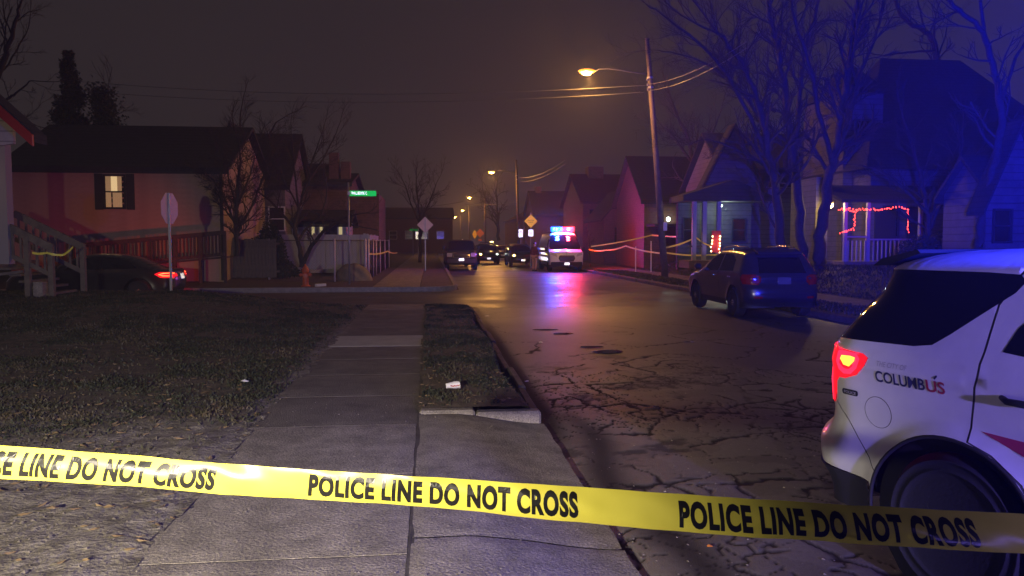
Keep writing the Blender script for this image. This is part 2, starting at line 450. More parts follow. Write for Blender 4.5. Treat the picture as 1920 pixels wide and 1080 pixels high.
# --- near road: cracked asphalt as real relief
def crack_fields(x, y):
    """edge distance of a warped Voronoi pattern of plates, plus masks"""
    shape = x.shape
    x = x.ravel(); y = y.ravel()
    wx = x + 0.34*(fbm(x, y, 2.6, 4, 11)-0.5) + 0.05*(fbm(x, y, 11, 2, 14)-0.5)
    wy = y + 0.34*(fbm(x, y, 2.6, 4, 12)-0.5) + 0.05*(fbm(x, y, 11, 2, 15)-0.5)
    out = []
    for (sp, seed, sy) in ((0.40, 3, 0.95), (1.35, 5, 1.0), (0.19, 8, 1.0)):
        r = np.random.default_rng(seed)
        gx = np.arange(0.0, 10.5, sp); gy = np.arange(-6, 22.5, sp*sy)
        GX, GY = np.meshgrid(gx, gy)
        P = np.stack([GX.ravel() + r.uniform(-.48, .48, GX.size)*sp, GY.ravel() + r.uniform(-.48, .48, GX.size)*sp*sy], 1)
        # nearest two of the seeds by cell search
        ix = np.round((wx-gx[0])/sp).astype(int); iy = np.round((wy-gy[0])/(sp*sy)).astype(int)
        nx, ny = len(gx), len(gy)
        best = np.full(x.shape, 1e9); bi = np.zeros(x.shape, int); sec = np.full(x.shape, 1e9)
        cand = []
        for dy in (-2,-1,0,1,2):
            for dx in (-2,-1,0,1,2):
                jx = np.clip(ix+dx, 0, nx-1); jy = np.clip(iy+dy, 0, ny-1)
                j = jy*nx+jx
                d = (P[j,0]-wx)**2 + (P[j,1]-wy)**2
                cand.append((j, d))
                up = d < best
                bi = np.where(up, j, bi); best = np.where(up, d, best)
        edge = np.full(x.shape, 1e9)
        drop = 0.28 if sp < 1 else 0.30
        for j, d in cand:
            dist = np.hypot(P[j,0]-P[bi,0], P[j,1]-P[bi,1])
            e = np.where(j == bi, 1e9, (d-best)/(2*dist+1e-9))
            pr = _hash(np.minimum(j, bi), np.maximum(j, bi), seed)
            e = np.where(pr < drop, np.maximum(e, 0.05), e)
            edge = np.minimum(edge, e)
        out.append((edge, bi))
    return out
def road_fields(X, Y):
    x = X.ravel(); y = Y.ravel()
    (e1, id1), (e2, id2), (e3, id3) = crack_fields(x, y)
    dist = np.hypot((x-2.6)*0.9, (y-5.0)*0.7)
    zone = np.clip(1.30 - dist/6.5, 0, 1) + 0.9*(fbm(x, y, 0.55, 3, 31)-0.5)
    zone = np.clip(zone - 0.45*sstep(8.5, 13, y) - 1.4*np.clip((y-15)/8, 0, 1) - 0.05*np.clip(x-5, 0, 5), 0, 1)
    w1 = 0.002 + 0.050*np.clip(fbm(x, y, 1.3, 4, 40)-0.40, 0, 1)*2*np.clip(zone*1.5, 0, 1)
    fine = (1-sstep(w1*0.5, w1*1.3+0.006, e1))*sstep(0.20, 0.5, zone)*sstep(0.36, 0.5, fbm(x, y, 0.9, 4, 41))
    w3 = 0.0015 + 0.030*np.clip(fbm(x, y, 2.1, 4, 43)-0.38, 0, 1)
    fine = np.maximum(fine, (1-sstep(w3*0.5, w3*1.3+0.005, e3))*sstep(0.42, 0.75, zone)*sstep(0.42, 0.54, fbm(x, y, 0.8, 4, 42)))
    w2 = 0.004 + 0.07*fbm(x, y, 1.2, 4, 44)**3
    big = (1-sstep(w2*0.5, w2*1.4+0.008, e2))*sstep(0.30, 0.42, fbm(x, y, 0.35, 2, 50)+0.1*(y<14))
    ravel = 0.75*sstep(0.60, 0.70, fbm(x, y, 1.7, 6, 60))*np.clip(zone*1.8, 0, 1)*(0.35+0.65*sstep(0.4, 0.6, fbm(x, y, 9, 3, 61)))   # stretches where the surface has crumbled away
    gut = np.exp(-((x-1.17)/0.13)**2)*sstep(6.2, 7.6, y)                        # dirt along the kerb
    gut = gut + 0.85*np.exp(-((x-1.42-0.1*np.sin(y*2.0))/0.16)**2)*(1-sstep(7.0, 8.6, y))*sstep(2.0, 3.6, y)
    crack = np.clip(np.maximum(np.maximum(fine, big), np.maximum(ravel*0.9, gut)), 0, 1)
    tone = fbm(x, y, 0.5, 4, 70)*0.7 + 0.3*_hash(id1, id2*0, 9)*sstep(0.2, 0.5, zone)
    return crack, tone, zone
def road_z(X, Y):
    crack, tone, zone = road_fields(X, Y)
    x = X.ravel(); y = Y.ravel()
    z = -0.008*crack + 0.004*(fbm(x, y, 5, 3, 81)-0.5)*np.clip(zone+0.2, 0, 1) + 0.012*(fbm(x, y, 0.8, 2, 82)-0.5) - 0.01
    edge = sstep(1.06, 1.3, x)
    return (z*1.0 - 0.02*(1-edge)).reshape(X.shape)
def road_attr(x, y):
    c, t, zn = road_fields(x, y)
    d = np.clip(sstep(13.5, 20.6, y + 3.0*(fbm(x, y, 0.6, 4, 66)-0.5)), 0, 1)
    return {'crack': c*(1-0.8*d), 'tone': t, 'damp': d}
def road_mat():
    m = bpy.data.materials.new('cracked_asphalt'); m.use_nodes = True
    t = m.node_tree; b = t.nodes['Principled BSDF']; b.inputs['Specular IOR Level'].default_value = 0.22
    a1 = t.nodes.new('ShaderNodeAttribute'); a1.attribute_name = 'crack'
    a2 = t.nodes.new('ShaderNodeAttribute'); a2.attribute_name = 'tone'
    co = t.nodes.new('ShaderNodeTexCoord')
    n = t.nodes.new('ShaderNodeTexNoise'); n.inputs['Scale'].default_value = 22; n.inputs['Detail'].default_value = 9; n.inputs['Roughness'].default_value = 0.75
    t.links.new(co.outputs['Object'], n.inputs['Vector'])
    r = t.nodes.new('ShaderNodeValToRGB'); e = r.color_ramp.elements
    e[0].position = 0.25; e[0].color = (0.080,0.075,0.072,1); e[1].position = 0.75; e[1].color = (0.200,0.188,0.178,1)
    ad = t.nodes.new('ShaderNodeMath'); ad.operation = 'MULTIPLY_ADD'; ad.inputs[1].default_value = 0.45; 
    t.links.new(n.outputs['Fac'], ad.inputs[0])
    sc_ = t.nodes.new('ShaderNodeMath'); sc_.operation = 'MULTIPLY'; sc_.inputs[1].default_value = 0.6
    t.links.new(a2.outputs['Fac'], sc_.inputs[0]); t.links.new(sc_.outputs[0], ad.inputs[2])
    t.links.new(ad.outputs[0], r.inputs['Fac'])
    mx = t.nodes.new('ShaderNodeMix'); mx.data_type = 'RGBA'
    t.links.new(a1.outputs['Fac'], mx.inputs['Factor']); t.links.new(r.outputs['Color'], mx.inputs['A'])
    mx.inputs['B'].default_value = (0.016,0.013,0.012,1)
    t.links.new(mx.outputs['Result'], b.inputs['Base Color'])
    rr = t.nodes.new('ShaderNodeMapRange'); rr.inputs['To Min'].default_value = 0.56; rr.inputs['To Max'].default_value = 0.85
    t.links.new(a1.outputs['Fac'], rr.inputs['Value'])
    a3 = t.nodes.new('ShaderNodeAttribute'); a3.attribute_name = 'damp'
    mr_ = t.nodes.new('ShaderNodeMix'); mr_.data_type = 'FLOAT'; mr_.inputs['B'].default_value = 0.42
    t.links.new(a3.outputs['Fac'], mr_.inputs['Factor']); t.links.new(rr.outputs['Result'], mr_.inputs['A']); t.links.new(mr_.outputs['Result'], b.inputs['Roughness'])
    ms_ = t.nodes.new('ShaderNodeMapRange'); ms_.inputs['To Min'].default_value = 0.22; ms_.inputs['To Max'].default_value = 0.5
    t.links.new(a3.outputs['Fac'], ms_.inputs['Value']); t.links.new(ms_.outputs['Result'], b.inputs['Specular IOR Level'])
    n2 = t.nodes.new('ShaderNodeTexNoise'); n2.inputs['Scale'].default_value = 90; n2.inputs['Detail'].default_value = 5
    t.links.new(co.outputs['Object'], n2.inputs['Vector'])
    bp = t.nodes.new('ShaderNodeBump'); bp.inputs['Strength'].default_value = 0.6; bp.inputs['Distance'].default_value = 0.006
    t.links.new(n2.outputs['Fac'], bp.inputs['Height']); t.links.new(bp.outputs['Normal'], b.inputs['Normal'])
    return m
ys = [-5.0, -3.0, -1.0, 0.5, 1.5, 2.0, 2.4]
while ys[-1] < 21.2:
    ys.append(ys[-1] + 0.014 + 0.0042*(ys[-1]-2.4))
ys[-1] = 21.2
xs = [1.06]
while xs[-1] < 9.2:
    xs.append(xs[-1] + (0.018 if xs[-1] < 5.0 else 0.030))
xs[-1] = 9.2
tag(grid_mesh('road', np.array(xs), np.array(ys), road_z, road_mat(), attr=road_attr), kind='structure')

# intersection, the side street and the far road
def road2_z(X, Y):
    return 0.012*(fbm(X, Y, 0.5, 3, 90)-0.5) - 0.012
def wet_road():
    m = mat('damp_asphalt', (0.115,0.107,0.10), rough=0.33, bump=0.35, bscale=9, nscale=0.6, col2=(0.065,0.060,0.058))
    t = m.node_tree; b = t.nodes['Principled BSDF']
    co = t.nodes.new('ShaderNodeTexCoord'); n = t.nodes.new('ShaderNodeTexNoise'); n.inputs['Scale'].default_value = 0.5; n.inputs['Detail'].default_value = 6
    t.links.new(co.outputs['Object'], n.inputs['Vector'])
    r = t.nodes.new('ShaderNodeMapRange'); r.inputs['From Min'].default_value = 0.35; r.inputs['From Max'].default_value = 0.65
    r.inputs['To Min'].default_value = 0.32; r.inputs['To Max'].default_value = 0.50
    t.links.new(n.outputs['Fac'], r.inputs['Value']); t.links.new(r.outputs['Result'], b.inputs['Roughness'])
    return m
M['wet'] = wet_road()
tag(grid_mesh('road', np.linspace(1.06, 9.2, 30), np.linspace(21.2, 320, 260), road2_z, M['wet']), kind='structure')
tag(grid_mesh('side_street', np.linspace(-70, 1.06, 120), np.linspace(20.9, 29.7, 30), road2_z, M['wet'],
    keep=lambda cx, cy: cy < 28.2 + 1.5*sstep(-0.3, 1.06, cx)**3), kind='structure')

# --- puddles lying in the hollows of the road
def blob(name, cx, cy, rx, ry, z, m, seed, parent=None, n=26):
    V = [(cx, cy, z)]
    for k in range(n):
        a = 2*PI*k/n
        q = 1 + 0.5*(float(vnoise(math.cos(a)*1.7+seed*3.1, math.sin(a)*1.7+seed, seed))-0.5)
        V.append((cx+rx*q*math.cos(a), cy+ry*q*math.sin(a), z))
    return from_arrays(name, V, [(0, 1+k, 1+(k+1) % n) for k in range(n)], m, parent)
for k, (cx, cy, rx, ry) in enumerate(((2.88,12.35,0.26,0.17), (2.74,12.95,0.19,0.10), (2.55,14.9,0.2,0.13), (2.35,15.6,0.25,0.12), (4.6,13.4,0.14,0.05), (2.4,8.15,0.10,0.03))):
    o = blob('puddle', cx, cy, rx, ry, 0.003, M['puddle'], k+1)
    tag(o, kind='structure')

# --- pavement: a strip of slabs from the camera to the side street
def slab(x0, x1, y0, y1, z1, m, parent, seed, name='paving_slab'):
    r = random.Random(seed)
    nx, ny = max(2, int((x1-x0)/0.12)), max(2, int((y1-y0)/0.12))
    g = 0.007
    V = []; F = []
    def zz(x, y): return z1 + 0.002*(float(vnoise(x*2.0, y*2.0, 5))-0.5) + tilt[0]*(x-x0) + tilt[1]*(y-y0)
    tilt = (r.uniform(-.0008,.0008), r.uniform(-.0008,.0008))
    xs_ = np.linspace(x0+g, x1-g, nx+1); ys_ = np.linspace(y0+g, y1-g, ny+1)
    for yy in ys_:
        for xx in xs_:
            e = min(xx-x0-g, x1-g-xx, yy-y0-g, y1-g-yy)
            jx = 0.010*(float(vnoise(xx*9, yy*9, 3))-0.5) if e < 1e-6 else 0
            V.append((xx+jx, yy+jx, zz(xx, yy) - (0.006 if e < 1e-6 else 0)))
    for j in range(ny):
        for i in range(nx):
            a = j*(nx+1)+i
            F.append((a, a+1, a+nx+2, a+nx+1))
    b = len(V)
    cs = [0, nx, (ny+1)*(nx+1)-1, ny*(nx+1)]
    rim = list(range(0, nx+1)) + [j*(nx+1)+nx for j in range(1, ny+1)] + [ny*(nx+1)+i for i in range(nx-1, -1, -1)] + [j*(nx+1) for j in range(ny-1, 0, -1)]
    for i in rim:
        V.append((V[i][0], V[i][1], z1-0.09))
    for k in range(len(rim)):
        k2 = (k+1) % len(rim)
        F.append((rim[k2], rim[k], b+k, b+k2))
    return from_arrays(name, V, F, m, parent)
joints = [-3.5,-1.9,-0.3,1.2,2.6,4.05,5.5,7.0,8.35,9.7,11.0,12.33,13.73,15.1,16.5,17.75,19.0,20.55]
pav = sheet('pavement', -1.66, -0.10, -3.6, 20.75, 0.1415, M['kerb_dark'])
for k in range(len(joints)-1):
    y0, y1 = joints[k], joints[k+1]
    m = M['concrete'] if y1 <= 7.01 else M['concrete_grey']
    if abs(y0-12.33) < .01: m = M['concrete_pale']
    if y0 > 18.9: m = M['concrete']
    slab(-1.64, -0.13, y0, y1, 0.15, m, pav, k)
# driveway apron to the right of the seam
apr = sheet('driveway_apron', -0.12, 1.06, -3.6, 7.42, 0.02, M['soil'])
def apron_slab(y0, y1, seed, hole=None):
    nx, ny = 16, max(4, int((y1-y0)/0.08))
    V = []; F = []
    for j in range(ny+1):
        for i in range(nx+1):
            yy = y0+0.008+(y1-y0-0.016)*j/ny
            wob = 0.09*(float(fbm(yy*1.0, seed, 1.6, 3, 7))-0.5)
            xx = -0.118 + (1.10+wob+0.118)*i/nx
            z = 0.148 - 0.12*float(sstep(0.15, 1.1, xx)) + 0.005*(float(vnoise(xx*3, yy*3, 8))-0.5)
            if i in (0, nx) or j in (0, ny): z -= 0.006
            V.append((xx, yy + 0.02*(float(vnoise(xx*5, y0 if j == 0 else y1 if j == ny else yy, 4))-0.5)*(j in (0, ny)), z))
    for j in range(ny):
        for i in range(nx):
            a = j*(nx+1)+i; F.append((a, a+1, a+nx+2, a+nx+1))
    return from_arrays('concrete_slab', V, F, M['concrete'], apr)
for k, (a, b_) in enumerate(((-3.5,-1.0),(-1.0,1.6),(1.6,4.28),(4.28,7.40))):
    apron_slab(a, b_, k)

seam = MB()
for k in range(60):
    y0 = -3.5+k*0.18; w = 0.008+0.006*math.sin(k*2.7)
    seam.add([(-0.132,y0,0.143),(-0.117+w*0,y0,0.143),(-0.117,y0+0.18,0.143),(-0.132,y0+0.18,0.143)], [(0,1,2,3)])
seam.build('joint_filling', M['kerb_dark'], apr)
# --- verge between pavement and road
def verge_left(y): return -0.13 - 0.10*(fbm(y, 0*y+3, 1.3, 4, 24)-0.35) - 0.05*(fbm(y, 0*y+8, 6, 2, 24)-0.5)
def verge_edge(y): return 1.02 + 0.05*np.sin(y*1.1) - 0.9*sstep(19.6, 20.8, y)
def verge_z(X, Y):
    e = np.minimum(X+0.14, verge_edge(Y)-X)
    z = 0.158 + 0.022*(fbm(X, Y, 2.2, 4, 21)-0.4) + 0.02*sstep(0.1, 0.5, e)*(fbm(X, Y, .8, 2, 22))
    z = z - 0.19*(1-sstep(0.0, 0.12, verge_edge(Y)-X)) - 0.012*(1-sstep(0, 0.08, X-verge_left(Y))) + 0.014*fbm(X, Y, 14, 2, 23)
    return z - 0.12*sstep(19.9, 20.9, Y)
M['verge'] = mat('verge_soil', (0.150,0.115,0.078), rough=0.95, bump=1.0, bscale=45, nscale=3.2, col2=(0.060,0.050,0.034), detail=9, speck=0.4)
tag(grid_mesh('verge', np.linspace(-0.30, 1.06, 62), np.linspace(7.55, 20.9, 330), verge_z, M['verge'], keep=lambda cx, cy: cx > verge_left(cy)), kind='structure')
# kerb: pale return at the near end, dark low stones along the road
kerb = tag(bpy.data.objects.new('kerb', None), kind='structure'); link(kerb)
for k, (x0, x1) in enumerate(((-0.12, 0.42), (0.43, 1.07))):
    MB().box(x0, x1, 7.425, 7.58, 0.0, 0.166 - 0.025*k, 0.022).build('kerb_stone', M['concrete'], kerb)
for k in range(9):
    y0 = 7.62 + k*1.42
    dx = 0.02*math.sin(k*2.1)
    MB().box(1.0+dx, 1.10+dx, y0, y0+1.40, -0.05, 0.075+0.015*math.sin(k*1.7), 0.02).build('kerb_stone', M['kerb_dark'], kerb)

# --- near left lawn with its gravelly foot
def lawn_h(X, Y):
    up = 0.40*sstep(2.2, 6.5, -X)*sstep(9.5, 19, Y)
    return 0.165 + up + 0.045*(fbm(X, Y, 1.1, 4, 25)-0.4) + 0.018*(fbm(X, Y, 6, 3, 26)-0.5)
def lawn_z(X, Y):
    edge = -1.58 - 0.16*(fbm(Y, 0*Y, 1.6, 4, 27)-0.5)*2 - 0.45*sstep(18.2, 20.5, Y)
    z = lawn_h(X, Y)
    z = z - 0.02*(1-sstep(0.0, 0.25, edge-X))
    return z - (z+0.05)*sstep(20.4, 20.95, Y)
def two_mat_lawn():
    m = bpy.data.materials.new('lawn_ground'); m.use_nodes = True
    t = m.node_tree; b = t.nodes['Principled BSDF']; b.inputs['Roughness'].default_value = 0.95
    co = t.nodes.new('ShaderNodeTexCoord')
    a = t.nodes.new('ShaderNodeAttribute'); a.attribute_name = 'bare'
    n = t.nodes.new('ShaderNodeTexNoise'); n.inputs['Scale'].default_value = 7; n.inputs['Detail'].default_value = 9; n.inputs['Roughness'].default_value = 0.7
    t.links.new(co.outputs['Object'], n.inputs['Vector'])
    r1 = t.nodes.new('ShaderNodeValToRGB'); e = r1.color_ramp.elements
    e[0].position = .35; e[0].color = (.030,.028,.017,1); e[1].position = .65; e[1].color = (.125,.100,.064,1)
    r2 = t.nodes.new('ShaderNodeValToRGB'); e = r2.color_ramp.elements
    e[0].position = .34; e[0].color = (.075,.064,.050,1); e[1].position = .62; e[1].color = (.26,.235,.195,1)
    t.links.new(n.outputs['Fac'], r1.inputs['Fac']); t.links.new(n.outputs['Fac'], r2.inputs['Fac'])
    mx = t.nodes.new('ShaderNodeMix'); mx.data_type = 'RGBA'
    t.links.new(a.outputs['Fac'], mx.inputs['Factor']); t.links.new(r1.outputs['Color'], mx.inputs['A']); t.links.new(r2.outputs['Color'], mx.inputs['B'])
    t.links.new(mx.outputs['Result'], b.inputs['Base Color'])
    n2 = t.nodes.new('ShaderNodeTexNoise'); n2.inputs['Scale'].default_value = 34; n2.inputs['Detail'].default_value = 6
    t.links.new(co.outputs['Object'], n2.inputs['Vector'])
    bp = t.nodes.new('ShaderNodeBump'); bp.inputs['Strength'].default_value = 1.0; bp.inputs['Distance'].default_value = 0.02
    t.links.new(n2.outputs['Fac'], bp.inputs['Height']); t.links.new(bp.outputs['Normal'], b.inputs['Normal'])
    return m
def bare(x, y):
    f_ = 1 - sstep(6.3, 8.4, y + 2.4*(fbm(x, y, 0.9, 4, 28)-0.5))
    f_ = np.maximum(f_, 0.8*(1-sstep(0.05, 0.30, -1.6-x+0.25*(fbm(x, y, 2, 3, 29)-0.5))))
    return f_
def micro_z(X, Y):
    b = bare(X.ravel(), Y.ravel()).reshape(X.shape)
    return lawn_z(X, Y) + 0.022*b*(fbm(X, Y, 11, 3, 33)-0.5)
tag(grid_mesh('lawn', np.linspace(-6.6, -1.50, 210), np.concatenate([np.arange(2.0, 9, 0.03), np.linspace(9.03, 20.95, 150)]), micro_z, two_mat_lawn(),
    attr=lambda x, y: {'bare': bare(x, y)}, keep=lambda cx, cy: cx < -1.58 - 0.16*(fbm(cy, 0*cy, 1.6, 4, 27)-0.5)*2 - 0.45*sstep(18.2, 20.5, cy) + 0.04), kind='structure')
tag(grid_mesh('lawn', np.linspace(-46, -6.6, 80), np.linspace(-4, 20.95, 80), lawn_z, M['lawn']), kind='structure')
tag(grid_mesh('lawn', np.linspace(-6.6, -1.6, 20), np.linspace(-4, 2.0, 10), lawn_z, M['gravel']), kind='structure')
# kerb on the lawn side of the side street
for k in range(14):
    x1 = -1.9 - k*1.6
    MB().box(x1-1.58, x1, 20.86, 21.0, -0.05, 0.10, 0.02).build('kerb_stone', M['kerb_dark'], kerb)

def blades(name, n, sample, hmin, hmax, m, w=0.006, seed=1, lean=0.9):
    r = np.random.default_rng(seed)
    x, y, z, hs = sample(n, r)
    n = len(x)
    a = r.uniform(0, 2*PI, n); l = r.uniform(0.15, lean, n); h = r.uniform(hmin, hmax, n)*hs
    b = r.uniform(0, 2*PI, n); ww = w*r.uniform(0.6, 1.5, n)*(1+0.04*y)
    dx = np.cos(b)*ww; dy = np.sin(b)*ww
    lx = np.cos(a)*l*h; ly = np.sin(a)*l*h
    V = np.empty((n, 5, 3))
    V[:,0] = np.stack([x-dx, y-dy, z-0.01], 1); V[:,1] = np.stack([x+dx, y+dy, z-0.01], 1)
    V[:,2] = np.stack([x+dx*.7+lx*.35, y+dy*.7+ly*.35, z+h*.6], 1); V[:,3] = np.stack([x-dx*.7+lx*.35, y-dy*.7+ly*.35, z+h*.6], 1)
    V[:,4] = np.stack([x+lx, y+ly, z+h*.9], 1)
    V = V.reshape(-1, 3)
    i = np.arange(n)*5
    T = np.concatenate([np.stack([i,i+1,i+2],1), np.stack([i,i+2,i+3],1), np.stack([i+3,i+2,i+4],1)])
    me = bpy.data.meshes.new(name)
    me.vertices.add(len(V)); me.vertices.foreach_set('co', V.astype(np.float32).ravel())
    me.loops.add(T.size); me.loops.foreach_set('vertex_index', T.astype(np.int32).ravel())
    me.polygons.add(len(T)); me.polygons.foreach_set('loop_start', np.arange(0, T.size, 3, dtype=np.int32)); me.polygons.foreach_set('loop_total', np.full(len(T), 3, np.int32))
    me.update(calc_edges=True); me.materials.append(m)
    return tag(link(bpy.data.objects.new(name, me)), kind='stuff')
def lawn_sample(n, r):
    y = 5.5 + 15.2*r.uniform(0, 1, n)**1.15; x = -1.5 - (0.62*y+0.6)*r.uniform(0, 1, n)
    dens = fbm(x, y, 1.1, 4, 36)
    keep = (r.uniform(0, 1, n) < np.clip((1-0.93*bare(x, y)), 0, 1)*np.clip((dens-0.36)*3.0, 0.05, 0.95)) & (x < -1.62)
    x, y = x[keep], y[keep]
    return x, y, lawn_z(x, y), 0.5 + 1.1*fbm(x, y, 1.4, 3, 37)
blades('grass', 190000, lawn_sample, 0.013, 0.042, M['grass'], seed=2, lean=2.2)
def verge_sample(n, r):
    y = 7.62 + 13.0*r.uniform(0, 1, n)**1.1; x = r.uniform(-0.2, 1.0, n)
    d = fbm(x, y, 1.8, 4, 38)
    keep = (r.uniform(0, 1, n) < np.clip((d-0.47)*3.2, 0.03, 0.8)) & (x > verge_left(y)+0.03)
    x, y = x[keep], y[keep]
    return x, y, verge_z(x, y), 0.5 + fbm(x, y, 1.4, 3, 39)
blades('grass', 42000, verge_sample, 0.015, 0.05, M['grass'], seed=3, lean=2.2)

# --- loose stones and dry leaves, far too many to count
def scatter_stones(name, n, xr, yr, zf, m, smin, smax, seed, ok=None):
    r = np.random.default_rng(seed)
    base = np.array([(1,0,0),(0,1,0),(-1,0,0),(0,-1,0),(0,0,.7),(0,0,-.4)])
    fc = [(0,1,4),(1,2,4),(2,3,4),(3,0,4),(1,0,5),(2,1,5),(3,2,5),(0,3,5)]
    V = []; F = []
    for k in range(n):
        x = r.uniform(*xr); y = yr[0] + (yr[1]-yr[0])*r.uniform()**1.3
        if ok is not None and not ok(x, y): continue
        s = smin + (smax-smin)*r.uniform()**3
        a = r.uniform(0, 6.28); c, s_ = math.cos(a), math.sin(a)
        q = base*r.uniform(0.6, 1.3, (6, 3))*s
        z = float(zf(np.array(x), np.array(y)))
        b = len(V)
        for p in q: V.append((x+p[0]*c-p[1]*s_, y+p[0]*s_+p[1]*c, z+p[2]*0.8+s*0.15))
        F += [(b+i, b+j, b+l) for i, j, l in fc]
    return tag(from_arrays(name, V, F, m), kind='stuff')
scatter_stones('gravel', 2600, (-5.2, -1.55), (3.2, 8.5), micro_z, M['gravel'], 0.004, 0.018, 5)
scatter_stones('gravel', 900, (-1.7, 1.0), (3.0, 8.0), lambda x, y: 0.155 - 0.12*sstep(0.15, 1.1, x), M['concrete'], 0.003, 0.009, 6)
scatter_stones('gravel', 1300, (1.1, 5.5), (2.6, 10.5), lambda x, y: 0*x - 0.006, M['concrete'], 0.003, 0.012, 7)
def scatter_leaves(name, n, xr, yr, zf, seed, size=(0.02, 0.045)):
    r = np.random.default_rng(seed); V = []; F = []
    for k in range(n):
        x = r.uniform(*xr); y = yr[0] + (yr[1]-yr[0])*r.uniform()**1.4
        s = r.uniform(*size); a = r.uniform(0, 6.28); c, s_ = math.cos(a), math.sin(a)
        z = float(zf(np.array(x), np.array(y))) + 0.008
        b = len(V)
        for (u, w, h) in ((-1,0,.1),(-.3,.45,.3),(.5,.35,.1),(1.1,0,.45),(.5,-.35,.2),(-.3,-.4,0)):
            V.append((x+s*(u*c-w*s_), y+s*(u*s_+w*c), z+s*h*r.uniform(.3,1)))
        F += [(b,b+1,b+2,b+3), (b,b+3,b+4,b+5)]
    return tag(from_arrays(name, V, F, M['leaf_dry']), kind='stuff')
scatter_leaves('fallen_leaves', 700, (-5.5, -1.5), (3.4, 12), lawn_z, 11)
scatter_leaves('fallen_leaves', 260, (-0.15, 1.0), (7.6, 16), verge_z, 12)

# --- far left block
def flz(X, Y): return 0.14 + 0.03*(fbm(X, Y, 0.8, 3, 45)-0.5) + 0.35*sstep(5, 9, -X)*sstep(29, 34, Y)
tag(grid_mesh('yard', np.linspace(-70, -2.15, 100), np.linspace(28.35, 120, 130), flz, M['soil']), kind='structure')
tag(grid_mesh('verge', np.linspace(-0.38, 0.92, 8), np.linspace(29.6, 150, 120), lambda X, Y: 0.14+0.04*(fbm(X, Y, 1.1, 3, 46)-0.5), M['verge']), kind='structure')
pav2 = sheet('pavement', -2.15, -0.38, 28.35, 150, 0.09, M['soil'])
for k in range(34):
    y0 = 28.36+k*1.5
    slab(-2.13, -0.40, y0, y0+1.5, 0.15, M['concrete'], pav2, 100+k)
sheet('pavement', -2.13, -0.40, 79.36, 150, 0.15, M['concrete'])
# rounded concrete corner with its kerb stones
cpts = []
for k in range(13):
    a = -PI/2 + (PI/2)*k/12
    cpts.append((-0.3 + 1.3*math.cos(a), 29.5 + 1.3*math.sin(a)))
path = [(x, 28.2) for x in np.arange(-20.3, -0.31, 1.6)] + cpts + [(1.0, y) for y in np.arange(30.5, 90, 2.0)]
for (ax, ay), (bx, by) in zip(path[:-1], path[1:]):
    L = math.hypot(bx-ax, by-ay)
    if L < 0.05: continue
    ux, uy = (bx-ax)/L*0.004, (by-ay)/L*0.004
    nx_, ny_ = -(by-ay)/L*0.075, (bx-ax)/L*0.075
    MB().obox(((ax+bx)/2+nx_, (ay+by)/2+ny_, 0.055), ((bx-ax)/2-ux, (by-ay)/2-uy, 0), (nx_, ny_, 0), (0, 0, 0.105)).build('kerb_stone', M['kerb'], kerb)
MB().prism([(-0.38, 28.36), (-0.3, 28.36)] + [(x*0.999, y) for x, y in [(-0.3+1.14*math.cos(-PI/2+PI/2*k/8), 29.5+1.14*math.sin(-PI/2+PI/2*k/8)) for k in range(9)]] + [(0.84, 29.9), (-0.38, 29.9)], 'z', 0.03, 0.146).build('pavement', M['verge']).__setitem__('kind', 'structure')

# --- right block: kerb, verge, pavement, bank up to the yards
for k in range(60):
    y0 = -4 + k*2.0
    dx = 0.015*math.sin(k*1.9)
    MB().box(9.2+dx, 9.35+dx, y0, y0+1.985, -0.05, 0.13+0.01*math.sin(k), 0.02).build('kerb_stone', M['kerb_dark'], kerb)
def rz(X, Y):
    bank = 0.75*sstep(12.9, 15.0, X)
    return 0.13 + 0.05*(fbm(X, Y, 0.9, 4, 47)-0.5) + bank*(1-0.35*sstep(36, 44, Y))
tag(grid_mesh('verge', np.linspace(9.35, 11.0, 14), np.linspace(-4, 160, 330), rz, M['verge']), kind='structure')
tag(grid_mesh('yard', np.linspace(12.35, 80, 150), np.linspace(-4, 160, 160), rz, M['lawn']), kind='structure')
pav3 = sheet('pavement', 11.0, 12.35, -4, 160, 0.08, M['soil'])
for k in range(44):
    slab(11.02, 12.33, 6+k*1.5, 7.5+k*1.5, 0.145, M['concrete_grey'], pav3, 200+k)
def ry_sample(n, r):
    y = 14 + 34*r.uniform(0, 1, n); x = 12.5 + 5*r.uniform(0, 1, n)
    return x, y, rz(x, y), 1 + 0*x
blades('grass', 26000, ry_sample, 0.05, 0.11, M['grass'], w=0.01, seed=4)
def rv_sample(n, r):
    y = 10 + 34*r.uniform(0, 1, n); x = r.uniform(9.4, 10.95, n)
    return x, y, rz(x, y), 1 + 0*x
blades('grass', 12000, rv_sample, 0.03, 0.09, M['grass'], w=0.008, seed=6)
